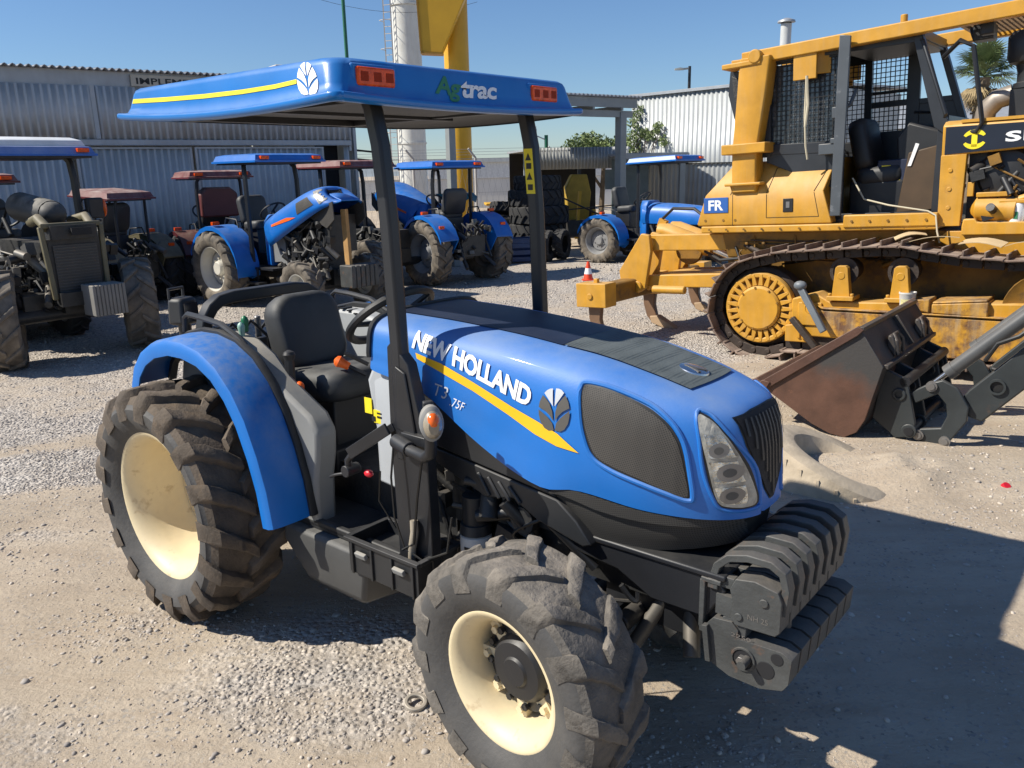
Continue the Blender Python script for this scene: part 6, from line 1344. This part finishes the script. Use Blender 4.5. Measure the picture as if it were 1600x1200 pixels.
# half-buried old tyre
bt = MB(); bt.lathe([(.24, -.02), (.26, .10), (.30, .15), (.40, .16), (.45, .13), (.47, .06), (.47, -.16), (.42, -.2), (.3, -.2), (.24, -.02)], axis='z', n=64)
for i in range(26):
    a = 2*PI*i/26; 
    for zz, da in ((.05, 0), (-.08, .1)): bt.bar((.460*math.cos(a+da), .460*math.sin(a+da), zz+.05), (.460*math.cos(a+da+.11), .460*math.sin(a+da+.11), zz-.05), .02, .016)
o = bt.build('buried_tyre', sandcap, loc=(1.96, 4.74, -.045)); o.rotation_euler = (R(6), R(22), 0); tag(o, 'old dust-covered tyre half buried in the dirt beside the front weights', 'tyre')
mb = MB(); mb.lathe([(.0, .0), (.30, .01), (.36, .03), (.40, .0), (.46, -.05)], axis='z', n=40)
mb.v = [(x*(1+.12*vn(x*6, y*6, 1, 4)), y*(1+.12*vn(x*6, y*6, 1, 8)), z+.03*vn(x*5, y*5, 1, 2)) for x, y, z in mb.v]; o = mb.build('dirt_in_tyre', M('loose_dirt', (.42, .335, .24), .95, var=.3, bump=.6, bscale=30), loc=(1.98, 4.72, -.01)); struct(o, 'stuff')

# ================================================================== STACKED AND LOOSE TYRES
tx, ty = .66, 18.5; zz = 0
names = ['bottom tyre of the tall stack of dark field tyres', 'second tyre up in the tall stack of dark field tyres', 'third tyre up in the tall stack of dark field tyres', 'fourth tyre up in the tall stack of dark field tyres', 'top tyre of the tall stack of dark field tyres']
stack_t = me_of(tyre_mb(.62, .36, .36, 18, .03, .05, n=48), [rub_dark, rub_dark], 'stacked_tyre')
for k, (s_, dx) in enumerate(((1.0, 0), (1.06, -.02), (1.08, .03), (1.0, -.04), (.86, .0))):
    o = link('stacked_tyre', stack_t, loc=(tx+dx, ty+.05*(k % 2), zz+.18*s_)); o.rotation_euler = (R(90), 0, k*.7); o.scale = (s_,)*3; zz += .35*s_; tag(o, names[k], 'tyre', 'tyres in the tall stack')
o = link('stacked_tyre', stack_t, loc=(-.05, 18.9, 1.05)); o.rotation_euler = (R(80), .1, 0); o.scale = (.6, .6, .6); tag(o, 'small dark tyre on top of the short pile left of the tall tyre stack', 'tyre')
o = link('stacked_tyre', stack_t, loc=(-.05, 18.95, .72)); o.rotation_euler = (R(90), .1, 0); o.scale = (.7, .8, .7); tag(o, 'middle tyre of the short pile left of the tall tyre stack', 'tyre')
o = link('stacked_tyre', stack_t, loc=(-.07, 18.95, .28)); o.rotation_euler = (R(90), .1, 0); o.scale = (.75, 1.4, .75); tag(o, 'bottom tyre of the short pile left of the tall tyre stack', 'tyre')
for (x, y, a, lab) in ((.80, 17.3, 70, 'left one of two small worn tyres standing in front of the tyre stack'), (1.13, 17.55, 64, 'right one of two small worn tyres standing in front of the tyre stack')):
    o = link('loose_tyre', stack_t, loc=(x, y, .33)); o.rotation_euler = (0, 0, R(a)); o.scale = (.52, .62, .52); tag(o, lab, 'tyre', 'small tyres standing by the stack')
BC = thing('blue_crate', 'dark blue slatted crate standing left of the small worn tyres', 'crate', (.30, 17.3, 0), R(10))
mb = MB()
for z in (.08, .22, .36, .46): mb.box((0, -.25, z), (.62, .02, .09)); mb.box((0, .25, z), (.62, .02, .09)); mb.box((-.31, 0, z), (.02, .5, .09)); mb.box((.31, 0, z), (.02, .5, .09))
mb.build('crate_side', M('dark_blue_plastic', (.012, .045, .13), .45, var=.2), BC)
mb = MB()
for a in (-1, 1):
    for b_ in (-1, 1): mb.box((a*.3, b_*.24, .25), (.05, .05, .5))
mb.box((0, 0, .03), (.6, .48, .03)); mb.build('crate_frame', blackm, BC)

# ================================================================== SHED ON THE LEFT
SH = thing('metal_shed', 'long grey corrugated metal shed with sliding doors behind the parked tractors', 'shed', (-6.118, 14.61, 0), R(36))
def corr(x0, x1, z0, z1, y, pitch, amp, mat, name, par, mode='trap'):
    mb = MB(); n = int((x1-x0)/pitch); top, bot = [], []
    xs = []
    for i in range(n):
        a = x0+i*pitch
        for t, d in (((0, 0), (.55, 0), (.65, 1), (.90, 1)) if mode == 'trap' else [(k/8, .5+.5*math.cos(2*PI*k/8)) for k in range(8)]): xs.append((a+t*pitch, d))
    xs.append((x0+n*pitch, xs[0][1]))
    vs = [(x, y-amp*d, z0) for x, d in xs]+[(x, y-amp*d, z1) for x, d in xs]; k = len(xs)
    mb.add(vs, [(i, i+1, k+i+1, k+i) for i in range(k-1)]); o = mb.build(name, mat, par, ang=25); s = o.modifiers.new('solid', 'SOLIDIFY'); s.thickness = .004; s.offset = 0; return o
corr(-9.0, 3.80, 2.52, 3.37, 0, .115, .028, galv, 'upper_wall_sheet', SH); corr(-9.0, -1.22, 0, 2.52, 0, .115, .028, galv, 'lower_wall_sheet', SH); corr(3.58, 3.80, 0, 2.52, 0, .11, .028, galv, 'corner_wall_sheet', SH)
mb = MB(); mb.box((-2.6, .06, 3.485), (12.9, .06, .25)); mb.build('fascia_board', galv_trim, SH)
mb = MB(); n = 120; vs = []
for i in range(n*6+1):
    x = -9.1+13.1*i/(n*6); z = 3.62+.022*math.cos(2*PI*i/6); vs += [(x, -.10, z), (x, 6.5, z+.45)]
mb.add(vs, [(2*i, 2*i+2, 2*i+3, 2*i+1) for i in range(n*6)]); ro = mb.build('roof', galv_trim, SH); s = ro.modifiers.new('solid', 'SOLIDIFY'); s.thickness = .012
mb = MB(); mb.box((1.25, -.055, 2.48), (4.95, .06, .085)); mb.box((1.25, -.075, 2.435), (4.95, .03, .02)); mb.box((-1.21, -.05, 2.42), (.05, .05, .2)); mb.box((3.70, -.05, 2.42), (.05, .05, .2)); mb.build('door_rail', galv_trim, SH, bevel=.006)
for x0, x1, yy in ((-1.20, .66, .0), (.70, 3.13, -.03)):
    d_ = corr(x0, x1, .12, 2.40, yy, .115, .024, galv, 'sliding_door', SH)
    mb = MB(); mb.box(((x0+x1)/2, yy-.01, .22), (x1-x0, .05, .20)); mb.box((x0+.02, yy-.015, 1.26), (.04, .05, 2.28)); mb.box((x1-.02, yy-.015, 1.26), (.04, .05, 2.28)); mb.box(((x0+x1)/2, yy-.015, 2.385), (x1-x0-.08, .05, .03)); mb.build('door_frame', galv_trim, d_)
mb = MB(); mb.box((3.35, .3, 1.25), (.46, .02, 2.5)); mb.build('doorway_shade', dark_in, SH)  # near-black sheet stands in for the shade inside the door gap
mb = MB(); mb.box((-.82, -.045, 2.95), (.07, .03, .83)); mb.box((3.81, -.02, 1.8), (.06, .08, 3.6)); mb.build('wall_trim', galv_trim, SH)
mb = MB(); mb.box((3.80, 3.2, 1.8), (.03, 6.3, 3.5)); mb.box((-2.6, 6.4, 1.9), (12.8, .03, 3.6)); mb.build('side_wall', galv, SH)
sg = MB(); sg.box((.55, -.02, 3.475), (1.50, .04, .185)); so_ = sg.build('sign_board', signm, SH)
v, f = text_polys('IMPLEMENT', .02, spacing=1.02); me = bpy.data.meshes.new('sign_lettering'); me.from_pydata([(-.12+p[0]*1.18, -.043, 3.42+p[1]*.10) for p in v], [], f); me.materials.append(black_d); link('sign_lettering', me, so_)
mb = MB(); mb.box((0, 0, .16), (.75, .4, .32)); o = mb.build('air_unit', concrete, bevel=.02); o.matrix_world = Matrix.Translation((-4.15, 16.8, 3.60)) @ Matrix.Rotation(R(36), 4, 'Z'); tag(o, 'pale boxy cooling unit on the shed roof, just above the blue tractor roof', 'air unit')
mb = MB(); mb.bar((-.3, 0, -.4), (-.3, 0, .0), .05, .05); mb.bar((.3, 0, -.4), (.3, 0, 0), .05, .05); mb.build('unit_leg', greysteel, o)

# ================================================================== BUILDING ON THE RIGHT
WB = thing('corrugated_building', 'bright corrugated metal building with a vine on its corner, behind the bulldozer', 'building', (3.45, 23.2, 0), R(-48))
corr(0, 4.6, .0, 3.74, 0, .14, .035, galv_l, 'front_wall', WB, 'sin')
mb = MB(); mb.box((-.02, 3, 1.85), (.03, 6, 3.7)); mb.box((4.6, 3, 1.85), (.03, 6, 3.7)); mb.box((2.3, 6, 1.85), (4.6, .03, 3.7)); mb.build('side_wall', galv_trim, WB)
mb = MB(); mb.box((2.3, -.02, 3.765), (4.75, .10, .05)); mb.box((2.3, 3.0, 3.80), (4.8, 6.2, .06), Matrix.Rotation(R(1), 3, 'X')); mb.build('roof', galv_trim, WB)
mb = MB(); mb.box((2.4, -.06, 1.95), (1.6, .05, .03)); mb.build('wall_rail', black_d, WB)
# vine
def leaves(cs, n, sz, mb, flat=.5):
    for _ in range(n):
        c, r = random.choice(cs); d = Vector((random.gauss(0, 1), random.gauss(0, 1), random.gauss(0, 1))).normalized()*r*random.random()**.4
        p = Vector(c)+d; a = Vector((random.gauss(0, 1), random.gauss(0, 1), random.gauss(0, flat))).normalized(); b = a.orthogonal(); b.rotate(Matrix.Rotation(random.random()*6, 3, a)); c2 = a.cross(b); s = sz*(.6+.8*random.random())
        mb.add([p-b*s, p+c2*s*.45+a*s*.1, p+b*s, p-c2*s*.45+a*s*.1], [(0, 1, 2, 3)])
VN = thing('climbing_vine', 'green vine climbing the corner of the bright corrugated building', 'vine', (3.45, 23.2, 0), R(-48))
mb = MB(); cs = [((.15+.25*random.random()*k/5, -.12, 2.0+.26*k+random.uniform(-.1, .1)), .28-.02*k) for k in range(6)]+[((.5+.22*k, -.1, 2.75+.07*k*(-1)**k), .16) for k in range(4)]+[((-.15, -.1, 2.2), .25), ((.1, -.1, 1.6), .2)]
leaves(cs, 1300, .035, mb); mb.build('foliage', leafm, VN)
mb = MB()
for k in range(9): x = .1+.1*k; mb.tube([(.05+.03*k, -.05, .3), (x*.6, -.06, 1.6), (x, -.06, 2.4+.1*(k % 3)), (x*1.25+.1, -.07, 2.85-.06*(k % 4))], .008, 5)
mb.build('stem', bark, VN)
LP = thing('street_lamp', 'dark street lamp reaching left above the corrugated building roof', 'lamp', (6.42, 30, 0))
mb = MB(); mb.cyl((0, 0, 0), (0, 0, 5.25), .07, .05, 12); mb.build('pole', blackm, LP); mb = MB(); mb.bar((0, 0, 5.18), (-.25, 0, 5.16), .06, .06); mb.loft([[V3(x, y, z) for y, z in ((-.1*s, 5.13), (.1*s, 5.13), (.08*s, 5.13+.07*s), (-.08*s, 5.13+.07*s))] for x, s in ((-.2, .8), (-.35, 1.1), (-.52, .7))]); mb.build('lamp_head', greysteel, LP)
VT = thing('roof_vent', 'capped metal vent pipe rising behind the bulldozer roof beam', 'vent', (6.46, 20, 0))
mb = MB(); mb.cyl((0, 0, 0), (0, 0, 4.98), .12, n=20); mb.build('pipe', galv, VT); mb = MB(); mb.lathe([(.12, 5.0), (.20, 5.01), (.19, 5.05), (.06, 5.10), (.001, 5.11)], axis='z', n=24); mb.cyl((0, 0, 4.9), (0, 0, 5.04), .05); mb.build('cap', galv_trim, VT)

# ================================================================== CARPORT AND LOW SHED
CPT = thing('carport', 'grey steel carport with a thin corrugated roof and square columns', 'carport', (2.62, 19.4, 0), R(36))
mb = MB(); mb.box((0, 0, 1.55), (.19, .19, 3.1)); mb.build('column', greysteel, CPT, bevel=.01)
mb = MB(); mb.box((-4.6, 0, 1.55), (.15, .15, 3.1)); mb.box((-.9, 4.6, 1.55), (.15, .15, 3.1)) if False else None; mb.build('column', greysteel, CPT, bevel=.01)
mb = MB(); mb.box((-2.2, -.02, 3.06), (5.0, .10, .14)); mb.build('lower_beam', greysteel, CPT); mb = MB(); mb.box((-2.2, -.12, 3.29), (5.1, .07, .20)); mb.build('fascia_board', greysteel, CPT)
mb = MB()
for i in range(6): mb.box((-4.4+.86*i, 1.3, 3.18), (.06, 2.9, .10))
mb.build('purlins', greysteel, CPT)
mb = MB(); n = 45; vs = []
for i in range(n*6+1): x = -4.85+5.3*i/(n*6); z = 3.43+.02*math.cos(2*PI*i/6); vs += [(x, -.22, z), (x, 3.0, z+.10)]
mb.add(vs, [(2*i, 2*i+2, 2*i+3, 2*i+1) for i in range(n*6)]); ro = mb.build('roof', galv_trim, CPT); s = ro.modifiers.new('solid', 'SOLIDIFY'); s.thickness = .015
PO = thing('steel_post', 'slim pale steel post standing right of the yellow warning label', 'post', (.46, 20.5, 0)); mb = MB(); mb.box((0, 0, 1.6), (.12, .12, 3.2)); mb.build('shaft', M('pale_post_paint', (.42, .45, .44), .5), PO, bevel=.008); mb = MB(); mb.box((0, 0, .02), (.25, .25, .03)); mb.box((0, 0, 3.2), (.2, .2, .02)); mb.build('base_plate', greysteel, PO)
LS = thing('low_shed', 'low open shed with a grey corrugated fascia beyond the tyre stack', 'shed', (.60, 21.5, 0), R(10))
corr(0, 2.62, 1.88, 2.42, 0, .09, .03, M('grey_fascia_sheet', (.40, .415, .42), .5, metal=.2, var=.12, vscale=2), 'fascia_sheet', LS)
mb = MB(); mb.box((1.31, 1.6, 2.38), (2.7, 3.2, .05)); mb.build('roof', galv_trim, LS); mb = MB(); mb.box((1.31, 3.1, 1.2), (2.6, .05, 2.3)); mb.build('back_wall', dark_in, LS)  # back wall near black: shade under the low roof put into its colour
for x in (.05, 1.3, 2.57): mb = MB(); mb.box((x, .06, .94), (.08, .08, 1.88)); mb.build('post', blackm, LS)
YM = thing('yellow_implement', 'yellow farm implement with long boom and rods under the low shed', 'implement', (1.85, 20.6, 0), R(15))
mb = MB(); mb.prism([(-.28, .5), (.25, .5), (.33, 1.3), (.22, 1.75), (-.18, 1.75), (-.34, 1.45)], .25, .45); mb.build('hopper_body', M('faded_yellow_paint', (.36, .23, .02), .6, var=.2), YM, bevel=.03); mb = MB(); mb.bar((-.2, -.1, .2), (-.1, -.1, 1.35), .07, .07); mb.bar((.3, 0, .2), (.3, 0, .9), .08, .08); mb.build('boom', tower_y, YM)
mb = MB(); mb.bar((-.9, -.2, 1.35), (.9, -.1, .55), .04, .04); mb.bar((-.8, -.2, .9), (1.0, -.1, 1.0), .03, .03); mb.bar((-.7, 0, .2), (-.7, 0, 1.5), .05, .05); mb.box((.2, .1, .45), (1.3, .6, .4)); mb.box((-.75, .2, .9), (.25, .3, .7)); mb.build('frame', greasy, YM, bevel=.02)
AW = thing('small_porch', 'small flat porch roof on dark posts in front of the bright building', 'porch', (3.05, 20.9, 0), R(12))
mb = MB(); mb.box((.65, .8, 2.20), (1.75, 1.8, .06)); mb.box((.65, -.12, 2.15), (1.75, .05, .12)); mb.build('roof', galv_trim, AW); mb = MB(); mb.box((1.38, -.05, 1.08), (.14, .10, 2.15)); mb.build('post', greysteel, AW); mb = MB(); mb.box((.35, .9, 1.05), (1.0, .05, 2.1)); mb.box((.0, .86, 1.6), (.7, .02, .5)); mb.build('back_wall', M('grey_green_door', (.14, .17, .17), .6), AW)
HD = thing('bush', 'rounded green bush showing above the low shed roof', 'bush', (2.9, 26, 0))
mb = MB(); leaves([((-.9+.3*i, random.uniform(-.3, .3), 2.35+.18*math.sin(i*1.1)+.05*i*(i < 6)), .42) for i in range(8)], 4200, .042, mb); mb.build('foliage', leafm, HD)
mb = MB(); mb.cyl((0, 0, 0), (.1, 0, 2.2), .1, .06, 8); mb.cyl((.1, 0, 1.2), (-.6, 0, 2.2), .06, .03, 6); mb.cyl((.1, 0, 1.4), (.8, 0, 2.3), .06, .03, 6); mb.build('stem', bark, HD)
HD2 = thing('bush', 'low dusty green bush left of the slim pale post, above the fence', 'bush', (1.15, 26, 0)); mb = MB(); leaves([((-.7+.3*i, 0, 2.15+.06*math.sin(i*2)), .25) for i in range(6)], 1800, .04, mb); mb.build('foliage', leafm, HD2); mb = MB(); mb.cyl((0, 0, 0), (0, 0, 2.1), .08, .05, 8); mb.build('stem', bark, HD2)

# ================================================================== TOWERS, POLES, FENCE
TW = thing('white_tower', 'tall white cylindrical tower with a ladder, behind the blue roof', 'tower', (-4.45, 40, 0))
mb = MB(); mb.cyl((0, 0, 0), (0, 0, 14), .66, .62, 40); mb.build('shaft', tower_w, TW)
for z in (3.2, 6.2, 9.2, 12.2):
    mb = MB(); mb.lathe([(.66, z), (.69, z), (.69, z+.08), (.65, z+.08)], axis='z', n=40); mb.build('flange', tower_w, TW)
mb = MB(); mb.bar((-.62, -.52, 0), (-.60, -.52, 14), .05, .04, up=(0, 1, 0)); mb.bar((-.95, -.40, 0), (-.95, -.40, 14), .05, .04, up=(0, 1, 0))
for i in range(46): mb.bar((-.62, -.52, .2+.3*i), (-.95, -.40, .2+.3*i), .03, .03)
for i in range(9): mb.tube([(-.62, -.52, 2.5+1.2*i), (-.62, -.95, 2.5+1.2*i), (-.9, -1.05, 2.5+1.2*i), (-1.1, -.8, 2.5+1.2*i), (-.95, -.40, 2.5+1.2*i)], .015, 5)
mb.build('ladder', concrete, TW)
YT = thing('yellow_column', 'thick yellow steel column with a large angular hopper at the top', 'tower', (-1.66, 30, 0))
mb = MB(); mb.cyl((0, 0, 0), (0, 0, 8.8), .43, n=36); mb.lathe([(.43, 4.0), (.45, 4.0), (.45, 4.08), (.43, 4.08)], axis='z', n=36); mb.build('column', tower_y, YT)
mb = MB(); mb.prism([(-1.12, 5.78), (-.42, 5.74), (.45, 7.5), (.49, 8.4), (.49, 9.4), (-1.25, 9.4)], -.95, -.45); ho_ = mb.build('hopper', tower_y, YT, bevel=.03); mb = MB(); mb.prism([(-1.14, 5.74), (-.42, 5.70), (-.40, 5.76), (-1.13, 5.80)], -.98, -.40); mb.bar((-1.12, -.97, 5.8), (-1.25, -.97, 9.4), .05, .04, up=(0, 1, 0)); mb.build('hopper_rim', M('dark_yellow_edge', (.30, .16, .01), .5), ho_)
GP = thing('green_pole', 'tall thin green pole with cross arm beside the shed corner', 'pole', (-3.30, 18.2, 0))
mb = MB(); mb.cyl((0, 0, 0), (0, 0, 6.5), .045, .035, 12); mb.build('shaft', greenp, GP); mb = MB(); mb.bar((-.25, 0, 2.22), (.62, 0, 2.12), .04, .05); mb.bar((-.3, 0, 2.42), (.66, 0, 2.30), .03, .04); mb.bar((.6, 0, 2.1), (.6, 0, 2.33), .03, .03); mb.build('cross_arm', blackm, GP)
CP2 = thing('camera_pole', 'short green pole carrying a white security camera', 'pole', (1.27, 27, 0)); mb = MB(); mb.cyl((0, 0, 0), (0, 0, 2.95), .06, n=10); mb.build('shaft', greenp, CP2); mb = MB(); mb.bar((0, 0, 2.8), (-.35, 0, 2.95), .04, .04); mb.box((-.38, 0, 3.05), (.16, .16, .22)); mb.box((-.48, 0, 3.2), (.34, .2, .05)); mb.build('camera_head', paper, CP2, bevel=.02)
FN = thing('chain_link_fence', 'long chain-link fence with bent white posts and barbed wire', 'fence', (0, 28, 0))
for i, x in enumerate((-8.4, -5.9, -3.12, -1.05, 1.6)):
    mb = MB(); mb.cyl((x, 0, 0), (x, 0, 2.35), .045, n=10); mb.bar((x, 0, 2.33), (x-.22, -.1, 2.62), .06, .06); mb.build('fence_post', concrete, FN)
mb = MB()
for i in range(110): x = -8.4+.1*i; mb.bar((x, 0, .1), (x+.5, 0, 2.3), .006, .006) if i % 2 else mb.bar((x+.5, .01, .1), (x, .01, 2.3), .006, .006)
for z in (.1, 1.2, 2.3): mb.bar((-8.4, 0, z), (2.4, 0, z), .012, .012)
for k in range(3): mb.bar((-8.5-.07*k, -.03*k, 2.42+.09*k), (2.3-.07*k, -.03*k, 2.42+.09*k), .010, .010)
mb.build('wire_mesh', galv_trim, FN)
WW = thing('low_white_wall', 'low white rendered wall far behind the fence', 'wall', (-7.5, 44, 0), R(4)); mb = MB(); mb.box((4.5, 0, .75), (26, .25, 1.5)); mb.build('wall_face', M('white_render', (.60, .60, .58), .8, var=.08, vscale=1), WW); mb = MB(); mb.box((4.5, 0, 1.53), (26, .35, .06)); mb.build('coping', concrete, WW)
RB = thing('white_warehouse', 'long pale warehouse roof far behind the yellow column', 'building', (6, 90, 0)); mb = MB(); mb.box((-3, 0, 1.4), (22, 10, 2.8)); mb.build('wall', M('pale_warehouse_wall', (.55, .56, .56), .8), RB); mb = MB(); mb.prism([(-14.5, 2.8), (8.5, 2.8), (8.5, 3.2), (-14.5, 3.2)], -5.3, 5.3); mb.build('roof', galv_l, RB)
YV = thing('yellow_trailer', 'low yellow trailer parked by the fence behind the tractor seen from behind', 'trailer', (.1, 23.5, 0), R(5)); mb = MB(); mb.loft([[V3(x, y, z) for x, y in ((-.75, -.5), (.8, -.5), (.8, .5), (-.75, .5))] for z in (.95, 1.02)]); mb.box((0, 0, .85), (1.2, .8, .2)); mb.build('bed', tower_y, YV, bevel=.02); mb = MB(); mb.cyl((-.3, -.45, .35), (-.3, .45, .35), .35); mb.cyl((.45, -.45, .35), (.45, .45, .35), .35); mb.box((0, 0, .6), (1.0, .5, .35)); mb.build('wheels', rub_dark, YV)
# distant hill ridge
vs = []; n = 80
for i in range(n+1):
    x = -800+1600*i/n; h = 9+9*abs(fbm(x, 0, .004, 4, 2.))+4*fbm(x, 0, .02, 3, 6.); vs += [(x, 700, -2), (x, 760, h), (x, 900, h*.4)]
mb = MB(); mb.add(vs, [(3*i, 3*i+3, 3*i+4, 3*i+1) for i in range(n)]+[(3*i+1, 3*i+4, 3*i+5, 3*i+2) for i in range(n)]); struct(mb.build('hills', hillm))
# palm
PT = thing('palm_tree', 'fan palm with dry skirt behind the bulldozer bonnet', 'palm tree', (14.0, 25.2, 0))
mb = MB(); mb.tube([(0, 0, 0), (.05, 0, 1.5), (.0, 0, 3.0), (.02, 0, 4.2)], [.24, .19, .17, .17], 14)
for i in range(60): a = random.random()*6.28; z = random.uniform(.3, 4.1); mb.box((.19*math.cos(a), .19*math.sin(a), z), (.09, .09, .05), Matrix.Rotation(a, 3, 'Z'))
mb.build('trunk', bark, PT)
def frond(mb, base, d, L_, sz, droop):
    d = d.normalized(); side = d.cross(V3(0, 0, 1)); side = side.normalized() if side.length > .1 else V3(1, 0, 0); e = base+d*L_
    mb.bar(base, e, .02, .02)
    upv = side.cross(d)
    for k in range(18):
        t = R(-85+170*k/17); dd = (d*math.cos(t)+side*math.sin(t))*sz*(.75+.25*math.cos(t)); tip = e+dd+V3(0, 0, -droop*sz*(.4+.6*random.random())); mid = e+dd*.55+upv*.02; w_ = side*.022*math.cos(t)+d*.022*-math.sin(t)
        mb.add([e, mid-w_, tip, mid+w_], [(0, 1, 2, 3)])
gr_, dr_ = MB(), MB()
for i in range(46):
    a = random.random()*6.28; el = random.uniform(-.25, 1.35); frond(gr_, V3(0, 0, 4.25), V3(math.cos(a)*math.cos(el), math.sin(a)*math.cos(el), math.sin(el)), random.uniform(.35, .65), .62, .25)
for i in range(24):
    a = random.random()*6.28; el = random.uniform(-1.3, -.5); frond(dr_, V3(0, 0, 4.1), V3(math.cos(a)*math.cos(el), math.sin(a)*math.cos(el), math.sin(el)), .4, .5, .4)
gr_.build('crown', palmm, PT); dr_.build('dry_fronds', palmdry, PT)
GB = thing('grey_roof_building', 'low grey roofed building behind the bulldozer air intake', 'building', (21, 36, 0), R(-20)); mb = MB(); mb.box((0, 0, 1.6), (9, 5, 3.2)); mb.build('wall', galv_l, GB); mb = MB(); mb.prism([(-2.8, 3.2), (2.8, 3.2), (0, 4.3)], -4.7, 4.7, 'x'); mb.build('roof', galv_trim, GB)

OW = thing('overhead_wire', 'thin overhead wires sagging across the sky above the green pole', 'wire', (0, 0, 0))
mb = MB(); mb.tube([V3(-7+6*t, 30+4*t, 7.9+.3*t-.5*4*t*(1-t)) for t in [i/16 for i in range(17)]], .006, 5); mb.build('cable', black_d, OW)
